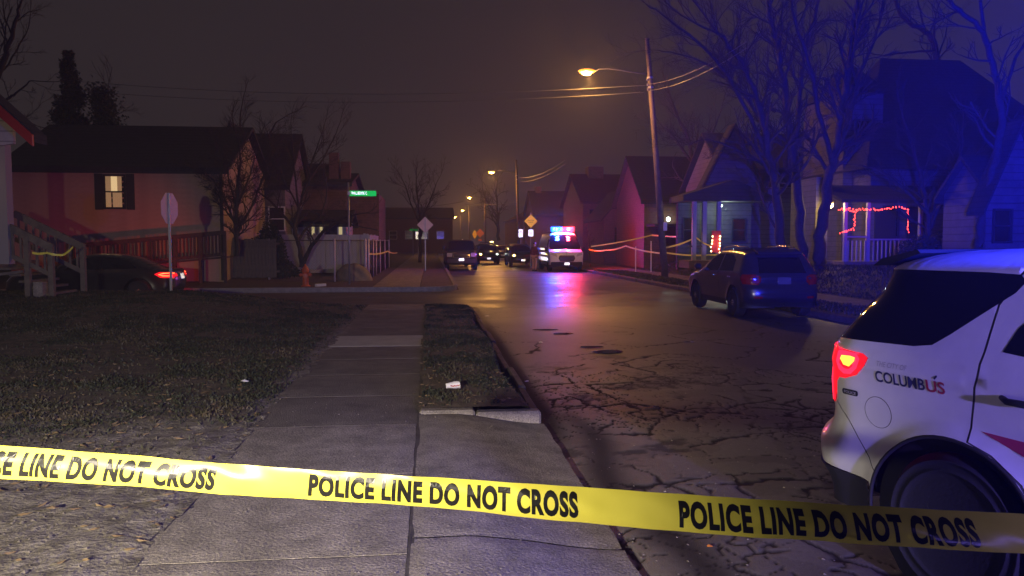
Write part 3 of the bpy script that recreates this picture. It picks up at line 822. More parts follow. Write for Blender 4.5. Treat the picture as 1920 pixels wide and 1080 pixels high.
# ================================================================== VEHICLES
def pip(poly, x, y):
    """points inside polygon (vectorised)"""
    inside = np.zeros(len(x), bool)
    n = len(poly)
    for i in range(n):
        x0, y0 = poly[i]; x1, y1 = poly[(i+1) % n]
        c = ((y0 > y) != (y1 > y))
        if y0 == y1: continue
        xi = (x1-x0)*(y-y0)/(y1-y0)+x0
        inside ^= c & (x < xi)
    return inside
def smooth_chain(pts, n=4):
    """Catmull-Rom through the outline points"""
    out = []
    P = [pts[0]]+list(pts)+[pts[-1]]
    for i in range(1, len(P)-2):
        p0, p1, p2, p3 = map(np.array, P[i-1:i+3])
        for k in range(n):
            t = k/n
            out.append(tuple(0.5*((2*p1)+(-p0+p2)*t+(2*p0-5*p1+4*p2-p3)*t*t+(-p0+3*p1-3*p2+p3)*t**3)))
    out.append(tuple(pts[-1]))
    return out
def circ(cx, cz, r, n=24, a0=0, a1=2*PI, full=True):
    return [(cx+r*math.cos(a0+(a1-a0)*k/n), cz+r*math.sin(a0+(a1-a0)*k/n)) for k in range(n if full else n+1)]

class Body:
    def __init__(s, chain, W, zbelt, tumble, rend=0.38, rtop=0.11, p=2.5, low=0.10, arches=(), flare=0.02):
        s.chain = np.array(smooth_chain(chain)); s.W = W; s.zb = zbelt; s.tu = tumble; s.re = rend; s.rt = rtop; s.p = p; s.low = low
        s.arches = arches; s.flare = flare
    def t(s, S, Z):
        a = s.chain[:-1]; b = s.chain[1:]
        best = np.full(S.shape, 9.0)
        for (ax, az), (bx, bz) in zip(a, b):
            dx, dz = bx-ax, bz-az; L2 = dx*dx+dz*dz+1e-12
            u = np.clip(((S-ax)*dx+(Z-az)*dz)/L2, 0, 1)
            d = np.hypot(S-ax-u*dx, Z-az-u*dz)
            ang = abs(dz)/math.sqrt(L2)
            r = s.rt + (s.re-s.rt)*ang**1.5
            best = np.minimum(best, d/r)
        return np.clip(best, 0, 1)
    def w(s, S, Z):
        W = np.where(Z > s.zb, s.W - s.tu*(Z-s.zb) - 0.12*(Z-s.zb)**2, s.W - s.low*((s.zb-Z)/s.zb)**2)
        W = W + 0.012*np.exp(-((Z-s.zb+0.10)/0.035)**2) - 0.018*np.exp(-((Z-s.zb*0.62)/0.13)**2)
        for (cx, cz, r) in s.arches:
            d = np.hypot(S-cx, Z-cz)
            W = W + s.flare*np.exp(-((d-r)/0.05)**2)*(d > r*0.9)
        return W
    def y(s, S, Z):
        t = s.t(S, Z)
        return s.w(S, Z)*np.maximum(0, 1-(1-t)**s.p)**(1/s.p)
    def map(s, S, Z, side=1, off=0.0):
        S = np.asarray(S, float); Z = np.asarray(Z, float)
        y = s.y(S, Z)
        P = np.stack([S, side*y, Z], 1)
        if off:
            e = 0.004
            gs = (s.y(S+e, Z)-s.y(S-e, Z))/(2*e); gz = (s.y(S, Z+e)-s.y(S, Z-e))/(2*e)
            gs = np.clip(gs, -6, 6); gz = np.clip(gz, -6, 6)
            n = np.stack([-gs, side*np.ones_like(gs), -gz], 1); n /= np.linalg.norm(n, axis=1)[:, None]
            P = P + n*off
        return P
def car_panels(B, outline, regions, h, parent, sides=(1, -1), body_mat=None, body_name='body', fine=()):
    """triangulate the side view with all region outlines as constraints, and lift each region onto the body surface.
    regions: (name, polygon, material or None for a hole, offset, sides)"""
    pts = []; edges = []
    def add(poly, step):
        b = len(pts); q = []
        n = len(poly)
        for i in range(n):
            a = np.array(poly[i]); c = np.array(poly[(i+1) % n]); L = np.linalg.norm(c-a); k = max(1, int(L/step))
            for j in range(k): q.append(tuple(a+(c-a)*j/k))
        pts.extend(q); m = len(q)
        edges.extend((b+i, b+(i+1) % m) for i in range(m))
    add(outline, h)
    for r in regions: add(r[1], h)
    o = np.array(outline)
    gx = np.arange(o[:,0].min()+h/2, o[:,0].max(), h); gz = np.arange(o[:,1].min()+h/2, o[:,1].max(), h)
    GX, GZ = np.meshgrid(gx, gz); GX = GX.ravel()+0.13*h*np.sin(GZ.ravel()*91); GZ = GZ.ravel()+0.13*h*np.sin(GX*77)
    k = pip(outline, GX, GZ)
    pts.extend(zip(GX[k].tolist(), GZ[k].tolist()))
    # dense rows close to the silhouette, where the surface turns over
    ch = B.chain
    mid = (ch[:-1]+ch[1:])/2
    d = ch[1:]-ch[:-1]; nrm = np.stack([d[:,1], -d[:,0]], 1); nrm /= (np.linalg.norm(nrm, axis=1)[:,None]+1e-9)
    ang = np.abs(d[:,1])/(np.linalg.norm(d, axis=1)+1e-9)
    rr = B.rt+(B.re-B.rt)*ang**1.5
    for tt in (0.012, 0.04, 0.09, 0.18, 0.3, 0.45, 0.65, 0.85):
        q = mid + nrm*(rr*tt)[:,None]
        kk = pip(outline, q[:,0], q[:,1])
        pts.extend(map(tuple, q[kk]))
    for (x0, x1, z0, z1, hh) in fine:
        fx, fz = np.meshgrid(np.arange(x0, x1, hh), np.arange(z0, z1, hh)); fx = fx.ravel(); fz = fz.ravel()
        kk = pip(outline, fx, fz)
        pts.extend(zip(fx[kk].tolist(), fz[kk].tolist()))
    res = delaunay_2d_cdt([Vector(p) for p in pts], edges, [], 0, 1e-5)
    V = np.array([tuple(v) for v in res[0]]); T = np.array([tuple(f) for f in res[2] if len(f) == 3])
    c = V[T].mean(1)
    lab = np.full(len(T), -2)
    lab[pip(outline, c[:,0], c[:,1])] = -1
    for i, r in enumerate(regions):
        lab[pip(r[1], c[:,0], c[:,1]) & (lab != -2)] = i
    objs = {}
    names = [(-1, body_name, body_mat, 0.0, sides)] + [(i, r[0], r[2], r[3] if len(r) > 3 else 0.0, r[4] if len(r) > 4 else sides) for i, r in enumerate(regions) if r[2] is not None]
    for i, nm, mt, off, sd in names:
        T_ = T[lab == i]
        if len(T_) == 0: continue
        used = np.unique(T_); re = np.full(len(V), -1); re[used] = np.arange(len(used)); T2 = re[T_]
        # orientation in (s,z)
        a = V[T_[:,0]]; b = V[T_[:,1]]; cc = V[T_[:,2]]
        ar = (b[:,0]-a[:,0])*(cc[:,1]-a[:,1])-(b[:,1]-a[:,1])*(cc[:,0]-a[:,0])
        T2 = np.where((ar > 0)[:,None], T2, T2[:, ::-1])
        VV = []; FF = []; n0 = 0
        joined = nm in ('body', 'windscreen', 'rear_window', 'bumper', 'roof') or nm == body_name
        for s_ in sd:
            P = B.map(V[used,0], V[used,1], s_, off)
            f_ = T2[:, ::-1] if s_ > 0 else T2
            if joined:
                VV.append(P); FF.append(f_+n0); n0 += len(P)
            else:
                o_ = from_arrays(nm, P, f_.tolist(), mt, parent, True)
                objs.setdefault(nm, []).append(o_)
        if joined:
            o_ = from_arrays(nm, np.concatenate(VV), np.concatenate(FF).tolist(), mt, parent, True)
            objs.setdefault(nm, []).append(o_)
    return objs
def strip(poly, w):
    """thin closed band along a polyline in the side view"""
    P = [np.array(p, float) for p in poly]; L = []; R_ = []
    for i in range(len(P)):
        d = P[min(i+1, len(P)-1)]-P[max(i-1, 0)]; d /= np.linalg.norm(d)+1e-9
        n = np.array([-d[1], d[0]])*w/2
        L.append(tuple(P[i]+n)); R_.append(tuple(P[i]-n))
    return L+R_[::-1]
def end_s(B, z, y, front=True):
    """x of the nose or tail surface at height z, offset y from the centre line"""
    ch = B.chain
    zs = []
    for (ax, az), (bx, bz) in zip(ch[:-1], ch[1:]):
        if (az-z)*(bz-z) <= 0 and az != bz:
            zs.append(ax+(bx-ax)*(z-az)/(bz-az))
    s0 = max(zs) if front else min(zs)
    u = min(abs(y)/float(B.w(np.array([s0]), np.array([z]))[0]), 0.999)
    t = 1-(1-u**B.p)**(1/B.p)
    return s0 - t*B.re if front else s0 + t*B.re
def end_panel(B, name, poly, m, parent, front=True, off=0.012, depth=0.03):
    """a flat-outlined part (grille, lamp, plate) laid on the nose or tail; poly in (y,z)"""
    # subdivide across
    ymin = min(p[0] for p in poly); ymax = max(p[0] for p in poly)
    pts = []; n = len(poly)
    for i in range(n):
        a = np.array(poly[i]); c = np.array(poly[(i+1) % n]); k = max(1, int(abs(c[0]-a[0])/0.08))
        for j in range(k): pts.append(tuple(a+(c-a)*j/k))
    m_ = len(pts)
    c = (sum(p[0] for p in pts)/m_, sum(p[1] for p in pts)/m_)
    sg = 1 if front else -1
    V = [(end_s(B, z, y, front)+sg*off, y, z) for y, z in pts]
    V += [(v[0]-sg*depth, v[1], v[2]) for v in V]
    res = delaunay_2d_cdt([Vector(p) for p in pts] , [(i, (i+1) % m_) for i in range(m_)], [], 1, 1e-6)
    F = [tuple(f) for f in res[2]]
    if len(res[0]) != m_: F = [tuple(range(m_))]
    if not front: F = [f[::-1] for f in F]
    for i in range(m_):
        j = (i+1) % m_
        F.append((i, m_+i, m_+j, j) if front else (i, j, m_+j, m_+i))
    return from_arrays(name, V, F, m, parent)
def rrect(cx, cz, w, h, r=0.03, n=4):
    P = []
    for (sx, sz, a0) in ((1,1,0),(-1,1,PI/2),(-1,-1,PI),(1,-1,1.5*PI)):
        for k in range(n+1):
            a = a0+PI/2*k/n
            P.append((cx+sx*(w/2-r)+r*math.cos(a), cz+sz*(h/2-r)+r*math.sin(a)))
    return P
def wheel(parent, x, y, r, wd, side, spokes=5, rimmat='rim', detail=True):
    """tyre as the part, rim and hub as its sub-parts; side +1 = left of the car"""
    rr = r*0.66
    prof = [(rr, -wd/2), (rr+0.02, -wd/2-0.005), (r-0.04, -wd/2-0.008), (r-0.012, -wd/2+0.02), (r, -wd/2+0.06), (r, wd/2-0.06), (r-0.012, wd/2-0.02), (r-0.04, wd/2+0.008), (rr+0.02, wd/2+0.005), (rr, wd/2)]
    if detail:   # raised rings and a rim guard on the side walls, ribs in the tread
        g = r-rr
        side_ = [(rr+0.02, 0.005), (rr+0.25*g, 0.010), (rr+0.28*g, 0.016), (rr+0.34*g, 0.016), (rr+0.37*g, 0.010), (rr+0.66*g, 0.012), (rr+0.69*g, 0.018), (rr+0.73*g, 0.018), (rr+0.76*g, 0.011), (r-0.03, 0.006)]
        tread = []
        for k_ in range(5):
            c_ = -wd/2+0.05+(wd-0.10)*k_/4
            tread += [(r, c_-0.012), (r, c_+0.012)] + ([(r-0.012, c_+0.016), (r-0.012, c_+(wd-0.10)/4-0.016)] if k_ < 4 else [])
        prof = [(rr, -wd/2)] + [(a_, -wd/2-b_) for a_, b_ in side_] + [(r-0.010, -wd/2+0.018)] + tread + [(r-0.010, wd/2-0.018)] + [(a_, wd/2+b_) for a_, b_ in side_[::-1]] + [(rr, wd/2)]
    t = MB().lathe(prof, 40 if detail else 16, axis='y').build('tyre', M['rubber'], parent, True)
    t.location = (x, y, r)
    s = side
    yo = s*(wd/2-0.02)
    b = MB()
    # barrel
    n = 28 if detail else 14
    b.lathe([(rr+0.001, -wd/2+0.01), (rr-0.02, -wd/2+0.015), (rr-0.03, 0), (rr-0.012, wd/2-0.01), (rr+0.004, wd/2)] if s > 0 else [(rr+0.004, -wd/2), (rr-0.012, -wd/2+0.01), (rr-0.03, 0), (rr-0.02, wd/2-0.015), (rr+0.001, wd/2-0.01)], n, axis='y')
    o = from_arrays('rim', b.v, b.f[:-2], M[rimmat], t, True)
    b = MB()
    b.lathe([(0.075, yo-0.03), (0.075, yo+s*0.0+0.03)], 14, axis='y')
    for k in range(spokes):
        a = 2*PI*k/spokes
        for da in ((-0.10, 0.10) if detail else (0,)):
            p0 = np.array([0.06*math.cos(a+da), yo, 0.06*math.sin(a+da)]); p1 = np.array([(rr-0.012)*math.cos(a+da*1.6), yo-s*0.02, (rr-0.012)*math.sin(a+da*1.6)])
            b.bar(p0, p1, 0.042, 0.03)
    b.build('spokes', M[rimmat], t)
    for k in range(5):
        a = 2*PI*k/5+0.3
        MB().lathe([(0.011, yo+s*0.02), (0.011, yo+s*0.05), (0.006, yo+s*0.055)][::1 if s > 0 else -1], 6, c=(0.05*math.cos(a), 0, 0.05*math.sin(a)), axis='y').build('wheel_nut', M['chrome'], t) if detail else None
    return t
def arch_outline(chain, zlow, arches):
    """closed outline: smoothed chain from tail over the roof to the nose, then back along the sill with wheel arches cut out"""
    out = list(chain)
    if out[-1][1] > zlow+0.01: out.append((out[-1][0]-0.04, zlow))
    for (cx, cz, r) in sorted(arches, key=lambda a: -a[0]):
        dz = zlow-cz
        a0 = math.atan2(dz, math.sqrt(max(r*r-dz*dz, 0)))
        for k in range(19):
            a = a0 + (PI-2*a0)*k/18
            out.append((cx+r*math.cos(a), cz+r*math.sin(a)))
    out.append((out[0][0]+0.03, zlow))
    return out
def inner_shell(B, outline, parent, k=0.93):
    c = np.array(outline); zc = c[:,1].min()
    m = c.mean(0)
    o = [(float(m[0]+(x-m[0])*0.84), float(max(zc+0.02, m[1]+(z-m[1])*0.92))) for x, z in c]
    n = len(o); V = []
    for s_ in (-1, 1):
        for x, z in o: 
            V.append((x, s_*0.80*float(B.w(np.array([x]), np.array([z]))[0]), z))
    # walls between the two sides, plus caps by fan triangulation
    res = delaunay_2d_cdt([Vector(p) for p in o], [(i, (i+1) % n) for i in range(n)], [], 1, 1e-6)
    F = []
    if len(res[0]) == n:
        F += [tuple(f) for f in res[2]] + [tuple(n+i for i in f[::-1]) for f in res[2]]
    for i in range(n):
        j = (i+1) % n; F.append((i, n+i, n+j, j))
    return from_arrays('cabin_and_underbody', V, F, M['shell'], parent)
def text_mesh(body, size, bold=0.0, sx=1.0, res=3, spacing=1.0):
    cu = bpy.data.curves.new('lettering', 'FONT'); cu.body = body; cu.size = size; cu.offset = bold; cu.resolution_u = res; cu.space_character = spacing
    ob = bpy.data.objects.new('lettering', cu); COL.objects.link(ob)
    dg = bpy.context.evaluated_depsgraph_get(); dg.update()
    me = bpy.data.meshes.new_from_object(ob.evaluated_get(dg))
    V = np.array([tuple(v.co) for v in me.vertices]); F = [tuple(p.vertices) for p in me.polygons]
    bpy.data.objects.remove(ob); bpy.data.meshes.remove(me)
    V[:,0] *= sx
    V[:,0] -= V[:,0].min()
    return V, F

# ------------------------------------------------------------------ the white police SUV in the foreground
def white_suv():
    th = math.radians(-72); h = np.array([math.cos(th), math.sin(th)])
    org = np.array([2.53, 3.50]) - 1.15*h
    left = np.array([-h[1], h[0]])
    org = org + left*0.985
    car = thing('police_suv', 'white city police suv with lit red tail lamp in the right foreground', 'suv', (org[0], org[1], 0), th)
    chain = [(0.20,0.34),(0.06,0.46),(0.0,0.60),(0.03,0.72),(0.10,0.80),(0.10,0.96),(0.11,1.16),(0.16,1.26),(0.36,1.56),(0.40,1.66),(0.60,1.735),(0.95,1.765),(1.8,1.79),(2.6,1.765),(3.05,1.69),(3.55,1.38),(3.92,1.15),(4.5,1.06),(4.88,0.95),(5.02,0.78),(5.05,0.55),(4.98,0.30)]
    arches = ((1.15,0.37,0.465),(4.02,0.37,0.465))
    B = Body(chain, 0.985, 1.22, 0.34, rend=0.46, rtop=0.13, p=2.35, low=0.07, arches=arches, flare=0.03)
    out = arch_outline(B.chain.tolist(), 0.30, arches)
    quarter = [(0.13,1.235),(0.30,1.235),(0.46,1.25),(0.92,1.262),(1.02,1.28),(1.10,1.34),(1.36,1.56),(1.395,1.615),(1.36,1.645),(1.20,1.65),(0.74,1.648),(0.40,1.64),(0.30,1.52)]
    rdoor_w = [(1.38,1.29),(1.50,1.28),(2.18,1.25),(2.18,1.655),(1.78,1.665),(1.60,1.64),(1.42,1.40)]
    fdoor_w = [(2.28,1.25),(3.30,1.20),(3.36,1.24),(2.98,1.56),(2.70,1.645),(2.28,1.66)]
    screen = [(3.10,1.66),(3.16,1.72),(3.60,1.45),(4.0,1.20),(3.86,1.17),(3.50,1.40)]
    lamp = [(0.19,1.205),(0.22,1.205),(0.30,1.203),(0.42,1.195),(0.62,1.185),(0.655,1.165),(0.64,1.12),(0.58,1.06),(0.50,1.03),(0.44,1.025),(0.415,1.0),(0.405,0.90),(0.37,0.865),(0.18,0.88)]
    cladding = [(-0.1,0.505),(0.1,0.505),(0.68,0.485),(0.72,0.28),(-0.1,0.28)]
    sill = [(1.50,0.28),(1.615,0.42),(3.56,0.42),(3.68,0.28)]
    fclad = [(4.45,0.28),(4.46,0.46),(5.2,0.46),(5.2,0.28)]
    def door(x0, x1, zt, arch=None):
        return None
    W2 = 0.011
    rear_door_line = [(1.375,1.68),(1.30,1.50),(1.295,1.28),(1.265,1.05),(1.245,0.84),(1.36,0.80),(1.50,0.70),(1.60,0.56),(1.64,0.42)]
    mid_line = [(2.24,1.68),(2.24,1.2),(2.25,0.42)]
    front_line = [(3.45,1.22),(3.50,0.9),(3.50,0.42)]
    bumper_line = [(0.40,0.88),(0.50,0.80),(0.58,0.70),(0.70,0.57),(0.76,0.52)]
    crease = [(0.38,0.995),(0.55,1.0),(0.85,0.985)]
    fuel = circ(0.715,0.875,0.087,30); fuel_in = circ(0.715,0.875,0.0835,30)
    regions = [
        ('lower_cladding', cladding, M['cladding'], 0.012),
        ('sill_cladding', sill, M['cladding'], 0.006),
        ('front_cladding', fclad, M['cladding'], 0.006),
        ('windscreen', screen, M['glass'], 0.0),
        ('panel_gap', strip(rear_door_line, W2), M['dark_gap'], -0.004),
        ('panel_gap', strip(mid_line, W2), M['dark_gap'], -0.004),
        ('panel_gap', strip(front_line, W2), M['dark_gap'], -0.004),
        ('panel_gap', strip(bumper_line, 0.006), M['dark_gap'], -0.003),
        ('quarter_window', quarter, M['glass'], 0.002),
        ('rear_door_window', rdoor_w, M['glass'], 0.002),
        ('front_door_window', fdoor_w, M['glass'], 0.002),
        ('fuel_door_gap', fuel, M['dark_gap'], -0.002, (-1,)),
        ('fuel_door', fuel_in, M['white_paint'], 0.001, (-1,)),
        ('tail_lamp', lamp, M['lamp_red_on'], 0.004),
    ]
    objs = car_panels(B, out, regions, 0.055, car, body_mat=M['white_paint'], fine=((0.0,1.22,0.45,1.3,0.022),(0.3,1.5,1.6,1.79,0.02)))
    inner_shell(B, out, car)
    # the lit core of the lamp and the glowing strip round its edge, on both sides
    for s_ in (1, -1):
        def surf(poly, name, m, off):
            res = delaunay_2d_cdt([Vector(p) for p in poly], [(i, (i+1) % len(poly)) for i in range(len(poly))], [], 1, 1e-6)
            V = np.array([tuple(v) for v in res[0]])
            P = B.map(V[:,0], V[:,1], s_, off)
            F = [tuple(f) if s_ < 0 else tuple(f[::-1]) for f in res[2]]
            return from_arrays(name, P, F, m, objs['tail_lamp'][0 if s_ > 0 else 1])
        surf([(0.475,1.155),(0.54,1.16),(0.575,1.155),(0.575,1.135),(0.54,1.105),(0.50,1.11),(0.47,1.135)], 'lamp_bulb', M['lamp_red_core'], 0.010)
        ring = [(0.44,1.175),(0.50,1.18),(0.58,1.175),(0.60,1.15),(0.585,1.105),(0.54,1.065),(0.49,1.06),(0.45,1.08),(0.435,1.12)]
        surf(strip(ring+[ring[0]], 0.012), 'lamp_ring', M['lamp_red_strip'], 0.008)
        surf([(0.335,1.205),(0.36,1.205),(0.355,1.05),(0.365,0.885),(0.34,0.87),(0.325,1.0)], 'lamp_strip', M['lamp_red_strip'], 0.008)
        surf(strip([(0.35,1.196),(0.45,1.19),(0.60,1.18)], 0.007), 'lamp_edge', M['lamp_red_strip'], 0.008)
    # wheels in dark arches
    for x, y in ((1.15,-1),(1.15,1),(4.02,-1),(4.02,1)):
        wheel(car, x, y*0.83, 0.375, 0.25, y, 5, 'rim')
        MB().lathe([(0.47,-0.16),(0.47,0.10)], 24, c=(x, y*0.74, 0.37), axis='y').build('arch_liner', M['shell'], car)
    # black lip round the arches
    for x, s_ in ((1.15,-1),(1.15,1),(4.02,-1),(4.02,1)):
        ths = np.linspace(-0.12, PI+0.12, 30)
        pr = np.array([(x+0.462*math.cos(a), 0.37+0.462*math.sin(a)) for a in ths])
        P = B.map(pr[:,0], pr[:,1], s_, -0.004)
        MB().tube(P, 0.011, 6).build('arch_lip', M['cladding'], car, True)
    # handles
    for x, z in ((1.40,1.085),(2.42,1.06)):
        for s_ in (1, -1):
            P = B.map(np.array([x,x+0.05,x+0.11,x+0.17,x+0.22]), np.array([z,z+.003,z+.004,z+.003,z]), s_, 0.0)
            P2 = B.map(np.array([x,x+0.05,x+0.11,x+0.17,x+0.22]), np.array([z,z+.003,z+.004,z+.003,z]), s_, 0.038)
            pts = [P[0], P2[1], P2[2], P2[3], P[4]]
            MB().tube(pts, [0.013,0.016,0.017,0.016,0.013], 8).build('door_handle', M['cladding'], car, True)
    # small badge
    bd = rrect(0.535, 0.955, 0.115, 0.032, 0.014)
    V = np.array(bd); P = B.map(V[:,0], V[:,1], -1, 0.007)
    badge = from_arrays('badge', P, [tuple(range(len(P)))], M['cladding'], car)
    tv, tf = text_mesh('POLICE', 0.022, 0.0004)
    tv[:,0] *= 0.085/tv[:,0].max()
    P = B.map(0.495+tv[:,0], 0.947+tv[:,1], -1, 0.009)
    from_arrays('badge_lettering', P, tf, M['logo_grey'], badge)
    # lettering and stripe on the right flank
    for body, s0, z0, wdt, hgt, m, bold in (('THE CITY OF', 0.715, 1.132, 0.185, 0.026, 'logo_grey', 0.0), ('COLUMB', 0.705, 1.045, 0.300, 0.062, 'logo_navy', 0.0012), ('US', 1.012, 1.045, 0.105, 0.062, 'logo_red', 0.0012)):
        tv, tf = text_mesh(body, 0.06, bold, res=4)
        tv[:,0] *= wdt/tv[:,0].max(); tv[:,1] -= tv[:,1].min(); tv[:,1] *= hgt/tv[:,1].max()
        P = B.map(s0+tv[:,0], z0+tv[:,1], -1, 0.0024)
        from_arrays('lettering', P, tf, M[m], car)
    acc = strip([(1.062,1.117),(1.076,1.133)], 0.010)
    V = np.array(acc); from_arrays('lettering', B.map(V[:,0], V[:,1], -1, 0.0024), [tuple(range(len(V)))], M['logo_navy'], car)
    def decal(poly, m, name='stripe'):
        P0 = []
        n = len(poly)
        for i in range(n):
            a = np.array(poly[i]); c = np.array(poly[(i+1) % n]); k = max(1, int(np.linalg.norm(c-a)/0.06))
            P0 += [tuple(a+(c-a)*j/k) for j in range(k)]
        bx = np.array(P0); extra = []
        for gx in np.arange(bx[:,0].min(), bx[:,0].max(), 0.06):
            for gz in np.arange(bx[:,1].min(), bx[:,1].max(), 0.06):
                if pip(poly, np.array([gx]), np.array([gz]))[0]: extra.append((gx, gz))
        res = delaunay_2d_cdt([Vector(p) for p in P0+extra], [(i, (i+1) % len(P0)) for i in range(len(P0))], [], 1, 1e-5)
        V = np.array([tuple(v) for v in res[0]])
        return from_arrays(name, B.map(V[:,0], V[:,1], -1, 0.003), [tuple(f) for f in res[2]], m, car, True)
    decal([(1.30,0.905),(1.52,0.90),(2.20,0.90),(3.4,0.92),(3.4,0.83),(1.50,0.83)], M['stripe_red'])
    decal([(1.515,0.822),(3.4,0.822),(3.4,0.74),(1.70,0.74)], M['stripe_blue'])
    # roof rails, spoiler, antenna, light bar
    MB().prism([(0.30,1.655),(0.36,1.70),(0.60,1.755),(0.62,1.735),(0.40,1.66)], 'y', -0.56, 0.56).build('rear_spoiler', M['cladding'], car)
    end_panel(B, 'rear_window', [(-0.58,1.24),(0.58,1.24),(0.55,1.50),(-0.55,1.50)], M['glass'], car, False)
    end_panel(B, 'number_plate', rrect(0, 0.98, 0.31, 0.16, 0.02), M['white_sheet'], car, False)
    end_panel(B, 'grille', rrect(0, 0.78, 1.0, 0.26, 0.08), M['cladding'], car, True)
    for s_ in (1, -1):
        end_panel(B, 'headlight', rrect(s_*0.68, 0.90, 0.30, 0.14, 0.05), M['lamp_clear'], car, True)
        MB().box(3.05, 3.20, s_*1.03-0.10, s_*1.03+0.10, 1.18, 1.34, 0.03).build('wing_mirror', M['cladding'], car)
        MB().bar((3.15,s_*0.90,1.22),(3.12,s_*0.98,1.22),0.05).build('mirror_arm', M['cladding'], car)
    bar_ = MB().box(2.20, 2.48, -0.60, 0.60, 1.835, 1.862, 0.012).build('light_bar', M['cladding'], car)
    for k in range(6):
        MB().box(2.21, 2.47, -0.595+k*0.199, -0.595+k*0.199+0.19, 1.864, 1.935, 0.02).build('light_bar_lens', M['bar_blue_soft'] if k < 5 else M['lamp_red_off'], bar_)
    for s_ in (1, -1): MB().bar((2.34, s_*0.5, 1.79), (2.34, s_*0.5, 1.84), 0.06).build('light_bar_foot', M['cladding'], bar_)
    for k, yy in enumerate((-0.42, 0.25)):
        ld = bpy.data.lights.new('blue_beacon', 'POINT'); ld.energy = P_SUVBAR*(1 if k == 0 else 0.6); ld.color = (0.02,0.03,1.0); ld.shadow_soft_size = 0.09
        lo = bpy.data.objects.new('blue_beacon', ld); link(lo, bar_); lo.location = (2.34, yy, 2.02)
    return car, B
suv, SB = white_suv()

bl = bpy.data.lights.new('blue_flare_beam', 'SPOT'); bl.energy = P_BEAM; bl.color = (0.01,0.015,1.0); bl.shadow_soft_size = 0.10; bl.spot_size = math.radians(84); bl.spot_blend = 0.9  # added spot: its glow in the haze stands for lens flare
bo = link(bpy.data.objects.new('blue_flare_beam', bl)); bo.location = (3.25, 2.30, 2.12)
bo.rotation_euler = Vector((0.72, 0.82, 0.46)).to_track_quat('-Z', 'Y').to_euler()
bl = bpy.data.lights.new('blue_beacon_behind', 'SPOT'); bl.energy = P_BEHIND; bl.color = (0.24,0.17,1.0); bl.shadow_soft_size = 0.12; bl.spot_size = math.radians(60); bl.spot_blend = 1.0
bo = link(bpy.data.objects.new('blue_beacon_behind', bl)); bo.location = (3.3, -4.5, 1.95)
bo.rotation_euler = Vector((0.14, 1.0, -0.14)).to_track_quat('-Z', 'Y').to_euler()
